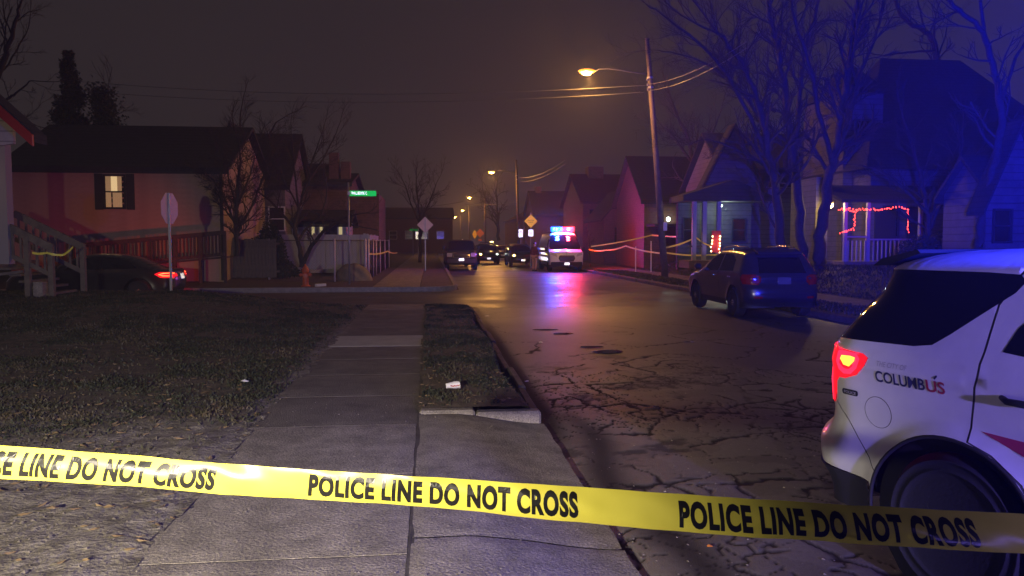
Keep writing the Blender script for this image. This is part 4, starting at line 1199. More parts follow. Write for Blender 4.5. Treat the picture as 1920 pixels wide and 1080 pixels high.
# ------------------------------------------------------------------ a generic parked car
def parked_car(kind, label, cat, loc, rz, paint, group=None, tail_on=False, head=None, detail=True, hgrid=0.10, extras=True, plate='white_sheet'):
    car = thing('parked_car', label, cat, loc, rz, group)
    K = {
     'crossover': dict(chain=[(0.14,0.30),(0.02,0.50),(0.03,0.70),(0.10,0.86),(0.12,1.02),(0.42,1.46),(0.60,1.58),(1.0,1.63),(1.9,1.65),(2.5,1.58),(3.0,1.36),(3.45,1.10),(3.9,1.02),(4.35,0.90),(4.56,0.72),(4.6,0.50),(4.52,0.26)], W=0.92, zb=1.05, tu=0.38, L=4.6, axles=(0.93,3.68), r=0.35,
        wins=[('rear_door_window',[(0.95,1.10),(1.85,1.08),(1.85,1.50),(1.35,1.49),(1.05,1.36)]),('front_door_window',[(1.93,1.08),(2.95,1.04),(2.62,1.36),(2.30,1.48),(1.93,1.50)])],
        ws=[(2.52,1.60),(2.62,1.62),(3.15,1.34),(3.52,1.10),(3.36,1.08),(2.98,1.30)], rw=[(-0.56,1.08),(0.56,1.08),(0.50,1.43),(-0.50,1.43)], tail=(0.62,0.92,0.30,0.20), tl=[(0.13,0.80),(0.34,0.82),(0.42,0.95),(0.36,1.04),(0.19,1.04)]),
     'sedan': dict(chain=[(0.12,0.28),(0.02,0.45),(0.0,0.66),(0.05,0.86),(0.14,0.98),(0.62,1.04),(1.25,1.34),(1.8,1.43),(2.3,1.44),(2.8,1.38),(3.25,1.16),(3.55,0.99),(4.2,0.92),(4.6,0.80),(4.78,0.62),(4.8,0.42),(4.72,0.22)], W=0.91, zb=0.95, tu=0.42, L=4.8, axles=(1.02,3.82), r=0.335,
        wins=[('rear_door_window',[(1.05,1.02),(2.0,0.99),(2.0,1.35),(1.6,1.33),(1.30,1.22)]),('front_door_window',[(2.08,0.99),(3.05,0.97),(2.85,1.13),(2.5,1.33),(2.08,1.355)])],
        ws=[(2.72,1.38),(2.85,1.40),(3.30,1.17),(3.62,1.0),(3.45,0.98),(3.1,1.16)], rw=None, tail=(0.66,0.78,0.34,0.15), tl=[(0.07,0.72),(0.40,0.74),(0.56,0.84),(0.42,0.90),(0.13,0.90)]),
     'pickup': dict(chain=[(0.08,0.46),(0.02,0.60),(0.02,1.10),(0.05,1.26),(1.75,1.28),(1.84,1.34),(1.95,1.80),(2.2,1.91),(3.2,1.93),(3.75,1.84),(4.25,1.42),(4.45,1.28),(5.2,1.24),(5.62,1.16),(5.76,1.0),(5.80,0.62),(5.72,0.36)], W=1.0, zb=1.26, tu=0.30, L=5.8, axles=(1.12,4.80), r=0.40,
        wins=[('rear_door_window',[(2.15,1.32),(2.85,1.32),(2.85,1.74),(2.2,1.72)]),('front_door_window',[(2.95,1.32),(4.05,1.30),(3.75,1.62),(3.5,1.75),(2.95,1.76)])],
        ws=[(3.62,1.84),(3.76,1.88),(4.30,1.44),(4.52,1.27),(4.30,1.28)], rw=None, tail=(0.8,0.95,0.18,0.35), tl=[(0.06,0.80),(0.16,0.80),(0.16,1.15),(0.06,1.15)]),
     'van': dict(chain=[(0.06,0.40),(0.0,0.55),(0.0,1.9),(0.12,2.26),(0.5,2.34),(3.6,2.36),(4.15,2.28),(4.85,1.62),(5.05,1.36),(5.42,1.22),(5.58,1.0),(5.62,0.60),(5.54,0.32)], W=1.03, zb=1.20, tu=0.13, L=5.62, axles=(1.1,4.6), r=0.36,
        wins=[('front_door_window',[(3.95,1.34),(4.85,1.30),(4.72,1.50),(4.40,1.92),(3.95,1.95)])],
        ws=[(4.12,2.20),(4.25,2.26),(4.90,1.62),(5.12,1.36),(4.95,1.33),(4.7,1.6)], rw=None, tail=(0.92,1.1,0.12,0.4), tl=[(0.04,0.9),(0.14,0.9),(0.14,1.4),(0.04,1.4)]),
    }[kind]
    r = K['r']; ar = r*1.22
    arches = tuple((x, r, ar) for x in K['axles'])
    B = Body(K['chain'], K['W'], K['zb'], K['tu'], rend=0.34 if kind != 'van' else 0.22, rtop=0.10, p=2.5, arches=arches)
    zl = 0.26 if kind != 'pickup' else 0.42
    out = arch_outline(B.chain.tolist(), zl, arches)
    regs = [(n, p, M['glass'], 0.002) for n, p in K['wins']] + [('windscreen', K['ws'], M['glass'], 0.0), ('tail_lamp', K['tl'], M['lamp_red_on' if tail_on else 'lamp_red_off'], 0.004)]
    sill = [(-0.1,zl-0.03),(-0.1,zl+0.14),(K['L']+0.1,zl+0.14),(K['L']+0.1,zl-0.03)]
    regs.insert(0, ('lower_trim', sill, M['cladding'], 0.004))
    if detail:
        a0 = K['axles'][0]
        if kind != 'van':
            x1 = K['wins'][0][1][1][0]+0.04
            regs.append(('panel_gap', strip([(x1,K['zb']+0.3),(x1,zl+0.15)], 0.012), M['shell'], -0.003))
    car_panels(B, out, regs, hgrid, car, body_mat=paint)
    inner_shell(B, out, car)
    for x in K['axles']:
        for s_ in (1, -1):
            wheel(car, x, s_*(K['W']-0.13), r, 0.21, s_, 5, 'rim_silver' if kind != 'van' else 'rim', detail)
    for s_ in (1, -1):
        zc = K['zb']+0.03; xm = K['ws'][3][0]-0.42
        MB().box(xm, xm+0.12, s_*(K['W']+0.10)-0.09, s_*(K['W']+0.10)+0.09, zc, zc+0.14+0.12*(kind in ('van','pickup')), 0.03).build('wing_mirror', paint if kind in ('crossover','sedan') else M['cladding'], car)
    if K['rw']: end_panel(B, 'rear_window', K['rw'], M['glass'], car, False)
    end_panel(B, 'number_plate', rrect(0, K['tail'][1]-0.02, 0.31, 0.16, 0.02), M['grey_paint'], car, False)
    for s_ in (1, -1):
        if kind == 'crossover':
            end_panel(B, 'rear_lamp', rrect(s_*0.66, 0.93, 0.24, 0.17, 0.05), M['lamp_red_off'], car, False)
            end_panel(B, 'rear_reflector', rrect(s_*0.62, 0.52, 0.18, 0.05, 0.02), M['lamp_red_off'], car, False)
    if kind == 'crossover':
        MB().prism([(0.34,1.50),(0.40,1.56),(0.66,1.625),(0.66,1.60),(0.42,1.49)], 'y', -0.52, 0.52).build('rear_spoiler', paint, car)
        for s_ in (1, -1): MB().tube([(0.8,s_*0.56,1.63),(0.9,s_*0.57,1.67),(1.7,s_*0.58,1.69),(2.4,s_*0.56,1.65),(2.5,s_*0.55,1.60)], 0.014, 6).build('roof_rail', M['chrome'], car, True)
        for x in (1.02, 2.0):
            for s_ in (1, -1): 
                P = B.map(np.array([x,x+0.08,x+0.16]), np.array([0.96,0.965,0.96]), s_, 0.02); MB().tube(P, 0.013, 6).build('door_handle', M['chrome'], car, True)
    if kind == 'sedan':
        end_panel(B, 'number_plate', rrect(0, 0.76, 0.31, 0.16, 0.02), M['white_sheet'], car, False)
        for s_ in (1, -1):
            end_panel(B, 'rear_lamp', rrect(s_*0.62, 0.81, 0.36, 0.10, 0.04), M['lamp_red_on' if tail_on else 'lamp_red_off'], car, False)
        if tail_on:
            for s_ in (1, -1):
                ld = bpy.data.lights.new('brake_and_wall_wash', 'SPOT' if s_ < 0 else 'POINT'); ld.energy = 330 if s_ < 0 else 4; ld.color = (1.0,0.05,0.02); ld.shadow_soft_size = 0.12
                lo = bpy.data.objects.new('brake_and_wall_wash', ld); link(lo, car); lo.location = (0.30, s_*1.12, 0.84)
                if s_ < 0: ld.spot_size = math.radians(85); ld.spot_blend = 1.0; lo.rotation_euler = Vector((4.2, -5.0, 0.2)).to_track_quat('-Z', 'Y').to_euler()  # far side: added spot that washes the house wall red
                p = B.map(np.array([0.10,0.20,0.32,0.44,0.33,0.20,0.12]), np.array([0.855,0.865,0.862,0.83,0.795,0.785,0.79]), s_, 0.012)
                MB().tube(p, 0.015, 6).build('lamp_strip', M['brake'], car, True)
    # nose
    if kind == 'pickup':
        end_panel(B, 'grille', rrect(0, 0.98, 1.05, 0.34, 0.05), M['rim_silver'], car, True, 0.02)
        end_panel(B, 'grille_mesh', rrect(0, 0.98, 0.92, 0.22, 0.04), M['cladding'], car, True, 0.034)
        end_panel(B, 'grille_bar', rrect(0, 0.98, 1.05, 0.06, 0.02), M['chrome'], car, True, 0.05)
        end_panel(B, 'badge', rrect(0, 0.98, 0.22, 0.09, 0.04), M['chrome'], car, True, 0.062)
        end_panel(B, 'bumper_bar', rrect(0, 0.62, 1.75, 0.24, 0.06), M['grey_paint'], car, True, 0.05, 0.1)
        end_panel(B, 'number_plate', rrect(0, 0.70, 0.31, 0.16, 0.02), M[plate], car, True, 0.08)
        for s_ in (1, -1): end_panel(B, 'headlight', rrect(s_*0.73, 0.99, 0.32, 0.24, 0.05), M['lamp_clear'], car, True, 0.02)
    elif kind == 'van':
        end_panel(B, 'grille', [(-0.50,0.80),(-0.40,0.62),(0.40,0.62),(0.50,0.80),(0.44,0.98),(-0.44,0.98)], M['cladding'], car, True, 0.03)
        for z in (0.70,0.80,0.90): end_panel(B, 'grille_bar', rrect(0, z, 0.80, 0.025, 0.01), M['rim_silver'], car, True, 0.042)
        end_panel(B, 'front_bumper', rrect(0, 0.46, 1.90, 0.26, 0.06), M['cladding'], car, True, 0.03, 0.1)
        end_panel(B, 'number_plate', rrect(0, 0.48, 0.30, 0.14, 0.02), M['white_sheet'], car, True, 0.06)
        for s_ in (1, -1): end_panel(B, 'headlight', [(s_*0.60,0.90),(s_*0.95,1.02),(s_*0.97,1.22),(s_*0.62,1.05)][::s_], M['lamp_clear'], car, True, 0.02)
    else:
        end_panel(B, 'grille', rrect(0, 0.66, 0.9, 0.18, 0.06), M['cladding'], car, True)
        end_panel(B, 'number_plate', rrect(0, 0.46, 0.30, 0.14, 0.02), M['white_sheet'], car, True, 0.03)
        for s_ in (1, -1):
            end_panel(B, 'headlight', rrect(s_*0.66, 0.70 if kind == 'sedan' else 0.80, 0.30, 0.14, 0.05), M['lamp_clear'], car, True, 0.02)
    if head:
        for s_, st in head:
            zc = {'pickup':0.99,'van':1.05,'sedan':0.70,'crossover':0.80}[kind]
            x = end_s(B, zc, 0.66, True)+0.05
            MB().lathe([(0.001,x),(0.07,x+0.01),(0.055,x+0.03),(0.001,x+0.04)], 10, c=(0, s_*0.66, zc), axis='x').build('headlight_bulb', M['white_lamp' if st == 1 else 'warm_lamp'], car)
    return car, B
M['brake'] = mat('brake_strip', (0.6,0.05,0.01), rough=0.2, emit=(1.0,0.07,0.02), estr=9.0)
# dark crossover at the right kerb, seen from behind
dk, DB = parked_car('crossover', 'dark navy parked crossover at the right kerb seen from behind', 'car', (8.08, 16.9, 0), PI/2 - math.radians(1.0), M['navy_paint'], 'parked civilian cars', hgrid=0.07)
# sedan on the side street with lit brake lamps, nose to the left
sd, SDB = parked_car('sedan', 'dark sedan with glowing red brake lamps beyond the left lawn', 'car', (-7.55, 24.6, 0), PI + math.radians(2), M['black_paint'], tail_on=True, hgrid=0.08)
# pickup by the left kerb, facing us
pk, PB = parked_car('pickup', 'black pickup truck with silver grille parked at the left kerb', 'truck', (1.98, 53.3, 0), -PI/2 - math.radians(1.0), M['black_paint'], 'parked civilian cars')
# white van with the light bar
vn, VB = parked_car('van', 'white police van with lit blue and red light bar', 'van', (8.12, 51.1, 0), -PI/2 - math.radians(0.5), M['white_paint'], hgrid=0.12)
lb = MB().box(3.75, 4.05, -0.72, 0.72, 2.37, 2.41, 0.012).build('light_bar', M['cladding'], vn)
for k, yy in enumerate((-0.60,-0.36,-0.12,0.12,0.36,0.60)):
    MB().box(3.77, 4.06, yy-0.118, yy+0.118, 2.412, 2.70, 0.03).build('light_bar_lens', M['blue_lens'] if yy < 0 else M['red_lens_bar'], lb)
for yy, c in ((-0.42,(0.02,0.10,1.0)),(0.42,(1.0,0.03,0.06))):
    ld = bpy.data.lights.new('beacon', 'POINT'); ld.energy = P_VANBAR; ld.color = c; ld.shadow_soft_size = 0.16
    lo = bpy.data.objects.new('beacon', ld); link(lo, lb); lo.location = (4.30, yy, 2.60)
for k in range(7):
    x0 = 0.5+k*0.62
    V = np.array([(x0,0.62),(x0+0.42,0.62),(x0+0.60,0.86),(x0+0.18,0.86)]); from_arrays('reflective_stripe', VB.map(V[:,0], V[:,1], -1, 0.006), [(0,1,2,3)], M['white_sheet'], vn)
for zc in (1.0, 1.28):
    V = np.array([(x, zc) for x in np.linspace(0.3,3.8,10)]+[(x, zc+0.12) for x in np.linspace(3.8,0.3,10)]); from_arrays('reflective_band', VB.map(V[:,0], V[:,1], -1, 0.006), [tuple(range(len(V)))], M['white_sheet'], vn)
# the vehicles farther down the street
far = [
 ('crossover', 'police suv with lit headlights and a roof bar behind the black pickup', (4.62, 66.0, 0), -PI/2, 'black_paint', [(1,1),(-1,2)], 'police cars waiting down the street', 'suv'),
 ('sedan', 'dark car between the two rows of police vehicles, lamps dim', (6.9, 79.0, 0), -PI/2, 'grey_paint', [(1,2)], 'police cars waiting down the street', 'car'),
 ('crossover', 'dark suv with pale bonnet side standing left of the white van', (6.55, 60.0, 0), -PI/2+0.02, 'navy_paint', [(-1,2)], 'police cars waiting down the street', 'suv'),
 ('sedan', 'small dark car parked half hidden behind the black pickup', (1.9, 61.5, 0), -PI/2, 'grey_paint', None, 'parked civilian cars', 'car'),
 ('sedan', 'farthest dark car standing in the middle of the street', (5.9, 94.0, 0), -PI/2, 'black_paint', [(1,2),(-1,2)], 'police cars waiting down the street', 'car'),
]
for kd, lab, loc, rz, pm, hd, grp, ct in far:
    c_, b_ = parked_car(kd, lab, ct, loc, rz, M[pm], grp, head=hd, detail=False, hgrid=0.16)
    if 'roof bar' in lab:
        q = MB().box(2.0, 2.25, -0.55, 0.55, 1.67, 1.76, 0.02).build('light_bar', M['cladding'], c_)
        MB().box(2.02, 2.27, 0.30, 0.52, 1.762, 1.81).build('light_bar_lens', M['warm_lamp'], q)
# ================================================================== POLES, LAMPS AND CABLES
def sag(a, b, s, n=14):
    a, b = np.array(a, float), np.array(b, float)
    return [a+(b-a)*t-np.array([0, 0, s*4*t*(1-t)]) for t in np.linspace(0, 1, n)]
def utility_pole(base, top, lamp, label, arm=True, lit=True, detail=True):
    base = np.array(base, float); top = np.array(top, float)
    p = thing('utility_pole', label, 'utility pole', base, 0, 'utility poles along the right kerb')
    q = top-base
    MB().tube([np.zeros(3)-np.array([0,0,.3]), q*0.5, q], [0.17, 0.14, 0.11], 12).build('pole', M['wood_pole'], p, True)
    L = np.array(lamp)-base
    k = (L[2]-0.02)/q[2]; root = q*k
    pts = [root + (L-root)*t + np.array([0,0,0.28*math.sin(PI*t*0.9)*t]) for t in np.linspace(0, 1, 7)]
    pts[-1] = L + np.array([0.25,0,0.03])
    MB().tube(pts, 0.032, 8).build('lamp_arm', M['steel_dark'], p, True)
    hd = MB().lathe([(0.02,-0.42),(0.10,-0.34),(0.15,-0.15),(0.16,0.05),(0.11,0.22),(0.05,0.36)], 12, axis='x', c=(0,0,0)).build('lamp_head', M['steel_dark'], p, True)
    hd.location = L + np.array([0,0,0.10]); hd.scale = (1, 1, 0.55)
    gl = MB().lathe([(0.12,-0.15),(0.25,-0.11),(0.31,-0.03),(0.22,0.03)], 18).build('lamp_halo_glass', M['sodium_halo_glass'], hd, True)  # enlarged glowing glass, stands for the orange halo round the lamp
    gl.location = (-0.10, 0, -0.05); gl.scale = (1.3, 1.0, 1.5)
    ln = MB().lathe([(0.015,-0.28),(0.11,-0.24),(0.16,-0.17),(0.17,-0.12)], 16).build('lamp_lens', M['sodium_lens'], hd, True)
    ln.location = (-0.10, 0, -0.04)
    ln.scale = (1.35, 1.0, 1.5)
    ld = bpy.data.lights.new('sodium_lamp', 'POINT'); ld.energy = P_SODIUM; ld.color = (1.0, 0.44, 0.10); ld.shadow_soft_size = 0.16
    lo = bpy.data.objects.new('sodium_lamp', ld); link(lo, p); lo.location = L + np.array([-0.10, 0, -0.42])
    if detail:
        for z in (0.80, 0.84):
            MB().lathe([(0.13,-0.05),(0.15,0),(0.13,0.05)], 10, c=tuple(q*z)).build('clamp', M['steel'], p)
        for k_ in range(3):
            c = q*(0.79+0.02*k_) + np.array([-0.16,-0.06,0])
            MB().lathe([(0.02,-0.05),(0.05,-0.03),(0.03,0),(0.05,0.03),(0.02,0.05)], 8, c=tuple(c)).build('insulator', M['steel'], p)
        MB().box(-0.2,-0.02,-0.26,-0.16,2.2,2.6,0.02).build('notice_plate', M['sign_back'], p)
    return p
poles = []
lamps = [((10.95,35.3,0.1),(9.86,35.0,11.04),(7.18,35.0,9.47),'nearest wooden utility pole leaning left with its glowing orange street lamp'),
         ((9.85,86,0.1),(9.5,86,10.84),(6.86,86,9.47),'second wooden pole down the street with orange lamp beside yellow diamond sign'),
         ((9.6,136,0.1),(9.5,136,10.8),(6.9,136,9.5),'third pole down the street, lamp just above the parked pickup'),
         ((9.6,192,0.1),(9.5,192,10.8),(8.0,192,9.5),'fourth pole down the street, small orange lamp left of the poles'),
         ((9.6,246,0.1),(9.5,246,10.8),(7.9,246,9.5),'farthest pole with the lowest and smallest orange street lamp')]
for k, (b_, t_, l_, lab) in enumerate(lamps):
    poles.append(utility_pole(b_, t_, l_, lab, detail=k < 2))
def cable(label, pts, r=0.014, m='wire', group='overhead cables'):
    o = MB().tube(pts, r, 5).build('overhead_cable', M[m])
    return tag(o, label, 'cable', group)
# two cables crossing the side street to the left from the first pole
a1 = at(1213, 160, 35.0); 
for dz, lab in ((0.0,'upper thin cable crossing the sky from the first pole to the left'),(-0.31,'lower thin cable crossing the sky from the first pole to the left')):
    cable(lab, sag(a1+np.array([-0.1,0,dz]), at(120, 150 if dz == 0 else 168, 43.0), 0.55, 24), 0.010, 'wire_bare')
for dy, lab in ((0,'upper service cable running up right from the first pole into the bare tree'),(12,'lower service cable running up right from the first pole into the bare tree')):
    cable(lab, sag(at(1216, 158+dy, 35.0), at(1400, 78+dy, 24.0), 0.25), 0.011, 'wire_bare')
for dy, lab in ((0,'upper cable leaving the second pole to the right'),(7,'lower cable leaving the second pole to the right')):
    cable(lab, sag(at(976, 333+dy, 86), at(1060, 300+dy, 60), 0.4), 0.02, 'wire_bare')
cable('low cable strung over the street left of the second pole', sag(at(975, 381, 86), at(872, 383, 86), 0.1), 0.022, 'wire_bare')
cable('long dark cable running from the left roofs to the far lamps', sag(at(560, 388, 60), at(868, 378, 100), 0.5), 0.02, 'wire')

# ================================================================== SIGNS
def post_sign(name, label, cat, x, y, zb, ztop, shape, m, size, zc, rz=0.0, back=False, extra=None, group=None, post='steel', thick=0.006):
    p = thing(name, label, cat, (x, y, zb), 0, group)
    MB().box(-0.028,0.028,-0.02,0.02,-0.1,ztop-zb).build('post', M[post], p)
    n = {'oct': 8, 'dia': 4}.get(shape)
    if n: 
        R_ = size/2/math.cos(PI/8) if n == 8 else size/2*1.4142
        poly = [(R_*math.cos(2*PI*k/n+(PI/8 if n == 8 else 0)), R_*math.sin(2*PI*k/n+(PI/8 if n == 8 else 0))) for k in range(n)]
    else:
        w, h = size; poly = rrect(0, 0, w, h, 0.03, 3)
    b = MB().prism([(u, w) for u, w in poly], 'y', -thick/2, thick/2).build('sign_panel', M[m], p)
    b.location = (0, -0.03 if not back else 0.03, zc-zb); b.rotation_euler = (0, 0, rz)
    return p, b
def letters(txt, w, h, m, parent, loc=(0,0,0), bold=0.002, rot=(PI/2,0,0)):
    tv, tf = text_mesh(txt, 1.0, 0.01+bold); tv[:,0] *= w/tv[:,0].max(); tv[:,1] -= tv[:,1].min(); tv[:,1] *= h/tv[:,1].max()
    tv[:,0] -= w/2; tv[:,1] -= h/2
    o = from_arrays('lettering', tv, tf, M[m], parent); o.location = loc; o.rotation_euler = rot
    return o
# stop sign of the side street, its bare aluminium back towards us
sp, sb = post_sign('stop_sign', 'octagonal stop sign on a thin post, its bare back towards us', 'road sign', -6.43, 20.0, 0.42, 3.0, 'oct', 'sign_back', 0.76, 2.62, rz=math.radians(78), back=True)
sfc = MB().prism([(0.36/math.cos(PI/8)*math.cos(2*PI*k/8+PI/8), 0.36/math.cos(PI/8)*math.sin(2*PI*k/8+PI/8)) for k in range(8)], 'y', 0.0035, 0.006).build('sign_face', M['stripe_red'], sb)
o = letters('STOP', 0.56, 0.25, 'white_sheet', sb, (0, 0.008, 0), 0.004, (PI/2, 0, PI))
sp.children[0].location = (0, 0, 0)
# street name sign
px_ = -3.15
sp2 = thing('street_name_sign', 'green street name sign on a tall thin post by the corner fence', 'street sign', (px_, 30.6, 0.14))
MB().tube([(0,0,-0.1),(0,0,3.95)], 0.032, 8).build('post', M['steel'], sp2, True)
gp = MB().box(0.04, 1.06, -0.004, 0.004, 3.42, 3.63).build('sign_panel', M['green_sign'], sp2)
letters('WAL.BOOK C', 0.60, 0.115, 'white_sheet', gp, (0.41, -0.008, 3.535))
MB().box(-0.03,0.08,-0.03,0.03,3.46,3.60).build('bracket', M['steel'], sp2)
# signs down the street
d1, b1 = post_sign('warning_sign', 'bright yellow diamond warning sign with white plaque, left of the white van', 'road sign', 6.95, 53.6, 0.0, 3.8, 'dia', 'yellow_sheet', 0.66, 3.22)
for z in (0.06,-0.07): letters('SPEED HUMP' if z > 0 else 'AHEAD', 0.46 if z > 0 else 0.34, 0.07, 'black_ink', b1, (0, -0.008, z))
pl = MB().prism(rrect(0, 0, 0.34, 0.46, 0.03, 3), 'y', -0.003, 0.003).build('plaque', M['white_sheet'], d1); pl.location = (0, -0.03, 2.40)
letters('25', 0.18, 0.16, 'black_ink', pl, (0, -0.008, -0.02))
n1, nb = post_sign('parking_sign', 'small white notice sign left of the yellow diamond sign', 'road sign', 7.05, 60.5, 0.0, 2.85, 'rect', 'white_sheet', (0.34, 0.62), 2.45, rz=0.12)
letters('NO PARKING', 0.26, 0.07, 'black_ink', nb, (0, -0.008, 0.12)); 
d2, b2 = post_sign('warning_sign', 'diamond sign seen from behind above the left pavement, in front of a bare tree', 'road sign', -0.30, 44.5, 0.12, 3.15, 'dia', 'sign_back', 0.66, 2.75, back=True, post='steel')
w1, wb = post_sign('speed_sign', 'small white speed sign far down the left pavement', 'road sign', -1.02, 66, 0.12, 2.9, 'rect', 'white_sheet', (0.45, 0.6), 2.32)
letters('25', 0.28, 0.26, 'black_ink', wb, (0, -0.008, -0.08))
g1 = thing('street_name_sign', 'tiny green street name sign far down the left pavement', 'street sign', (-1.75, 78, 0.14))
MB().tube([(0,0,-0.1),(0,0,3.1)], 0.035, 6).build('post', M['steel'], g1)
MB().box(-0.3, 0.65, -0.004, 0.004, 2.75, 2.92).build('sign_panel', M['green_sign'], g1)
k1, kb1 = post_sign('chevron_sign', 'narrow yellow sign turned sideways above the far headlights', 'road sign', 5.0, 88, 0.0, 3.1, 'dia', 'yellow_sheet', 0.76, 2.62, rz=math.radians(55))
k2, kb2 = post_sign('warning_sign', 'orange diamond works sign behind the far police suv', 'road sign', 5.6, 88, 0.0, 3.4, 'dia', 'orange_sheet', 0.72, 2.75)
MB().box(-0.20,0.20,-0.034,-0.028,1.85,2.12).build('plaque', M['orange_sheet'], k2)

# ================================================================== FIRE HYDRANT, ROCK, FENCES
hy = thing('fire_hydrant', 'orange fire hydrant at the corner of the side street', 'fire hydrant', (-4.62, 29.3, 0.13), 0.1)
MB().lathe([(0.17,0),(0.17,0.04),(0.115,0.06),(0.11,0.10),(0.105,0.52),(0.13,0.54),(0.13,0.58)], 18).build('barrel', M['hydrant'], hy, True)
MB().lathe([(0.135,0.585),(0.135,0.61),(0.12,0.66),(0.08,0.74),(0.04,0.77),(0.035,0.83),(0.01,0.835)], 18).build('bonnet', M['hydrant'], hy, True)
for s_, nm in ((1,'hose_outlet'),(-1,'hose_outlet')):
    MB().lathe([(0.055,s_*0.10),(0.06,s_*0.17),(0.07,s_*0.175),(0.07,s_*0.20),(0.025,s_*0.205),(0.02,s_*0.235)], 12, c=(0,0,0.44), axis='x').build(nm, M['hydrant'], hy)
MB().lathe([(0.075,-0.10),(0.08,-0.18),(0.09,-0.185),(0.09,-0.21),(0.03,-0.215),(0.025,-0.25)], 12, c=(0,0,0.40), axis='y').build('pumper_outlet', M['hydrant'], hy)
# boulder behind the fence
def boulder(label, loc, s, m):
    import bmesh
    bm = bmesh.new(); bmesh.ops.create_icosphere(bm, subdivisions=4, radius=1.0)
    for v in bm.verts:
        c = v.co
        n_ = float(fbm(c.x*1.2+c.z, c.y*1.2+c.z*0.7, 1.0, 4, 51))-0.5
        f_ = 1+0.55*n_
        v.co = Vector((c.x*s[0]*f_, c.y*s[1]*f_, max(c.z*s[2]*f_, -0.1)))
        v.co.x += 0.25*s[0]*(1-c.z)*0.5
    me = bpy.data.meshes.new('boulder'); bm.to_mesh(me); bm.free(); me.materials.append(m)
    o = link(bpy.data.objects.new('boulder', me)); o.location = loc
    for p in me.polygons: p.use_smooth = True
    return tag(o, label, 'rock')
boulder('large tan boulder behind the wire fence at the corner', (-3.30, 33.6, 0.05), (0.72, 0.5, 0.85), M['rock'])
MB().obox((0,0,0),(0.15,0.16,0.0),(-0.04,0.04,0),(0,0,0.05)).build('scrap_wood', M['trim_white']).location = (-4.05, 29.1, 0.20)
tag(bpy.data.objects['scrap_wood'], 'pale piece of scrap wood lying on the verge right of the hydrant', 'wood')
# chain link fence: along the front and back along the pavement
def chain_fence(label, posts, h, z0=0.12, gates=()):
    f_ = thing('chain_link_fence', label, 'fence', (posts[0][0], posts[0][1], z0), 0, 'corner yard fences')
    o = np.array([posts[0][0], posts[0][1]])
    for k, (x, y) in enumerate(posts):
        r = 0.06 if k in (0, len(posts)-1) or k in gates else 0.04
        MB().tube([(x-o[0],y-o[1],-0.1),(x-o[0],y-o[1],h+0.05)], r, 8).build('fence_post', M['sign_back'], f_, True)
    for (a, b) in zip(posts[:-1], posts[1:]):
        A = np.array([a[0]-o[0], a[1]-o[1], h-0.02]); Bp = np.array([b[0]-o[0], b[1]-o[1], h-0.02])
        MB().tube([A, Bp], 0.02, 6).build('top_rail', M['steel_dark'], f_)
        d = (Bp-A); L = np.linalg.norm(d); d = d/L
        mb = MB(); n = int(L/0.11); w = 0.0022
        nrm = np.array([-d[1], d[0], 0])*w
        for sgn in (1, -1):
            for k in range(-int(h/0.11), n+1):
                t0, t1 = k*0.11, k*0.11+h
                z0_, z1_ = 0.0, h-0.03
                if t0 < 0: z0_ = -t0; t0 = 0
                if t1 > L: z1_ = z1_-(t1-L); t1 = L
                if z1_ <= z0_: continue
                if sgn < 0: z0_, z1_ = h-0.03-z0_, h-0.03-z1_
                p0 = A*[1,1,0]+d*t0+np.array([0,0,z0_]); p1 = A*[1,1,0]+d*t1+np.array([0,0,z1_])
                u = np.array([0,0,w])
                mb.add([p0-nrm, p0+nrm, p1+nrm, p1-nrm], [(0,1,2,3)]); mb.add([p0-u, p0+u, p1+u, p1-u], [(0,1,2,3)])
        mb.build('wire_mesh', M['steel_dark'], f_)
    return f_
chain_fence('chain link fence with steel posts facing the side street corner', [(-9.2,32.6),(-6.6,32.6),(-3.95,32.6),(-2.78,33.6)], 1.75)
fl = chain_fence('chain link fence running back along the left pavement', [(-2.72,34.4),(-2.72,37.2),(-2.72,39.2),(-2.72,42.3),(-2.72,46.6),(-2.72,51)], 1.75)
# white vinyl board fence
def board_fence(name, label, a, b, h, z0, m, bw=0.16, posts=None, group=None, gap=0.008, skip=None, pm=None):
    a = np.array(a, float); b = np.array(b, float); L = np.linalg.norm(b-a); d = (b-a)/L; n_ = np.array([-d[1], d[0]])
    f_ = thing(name, label, 'fence', (a[0], a[1], z0), math.atan2(d[1], d[0]), group)
    n = int(L/bw); me = None
    for k in range(n):
        if me is None:
            o = MB().box(gap/2, bw-gap/2, -0.012, 0.012, 0.04, h).build('board', M[m], f_); me = o.data
        else:
            o = link(bpy.data.objects.new('board', me), f_)
        o.location = (k*bw, 0, (0.0 if m == 'vinyl' else 0.02*math.sin(k*2.3)))
    for z in (0.25, h-0.22): MB().box(0, L, 0.014, 0.05, z, z+0.08).build('rail', M[pm or m], f_)
    for k in range(int(L/2.4)+1): MB().box(k*2.4-0.05, k*2.4+0.05, 0.052, 0.15, 0, h+0.06).build('fence_post', M[pm or m], f_)
    return f_
board_fence('vinyl_fence', 'tall pale vinyl board fence behind the corner tree', (-8.0, 38.2), (-2.95, 38.2), 1.72, 0.42, 'vinyl', 0.21, group='corner yard fences')
board_fence('vinyl_fence', 'pale vinyl fence end running away along the pavement', (-2.95, 38.2), (-2.95, 45.0), 1.72, 0.40, 'vinyl', 0.21, group='corner yard fences')
board_fence('wooden_fence', 'dark weathered wooden board fence right of the ramp railing', (-7.9, 32.2), (-6.1, 32.2), 1.6, 0.30, 'wood_old', 0.14, group='corner yard fences')

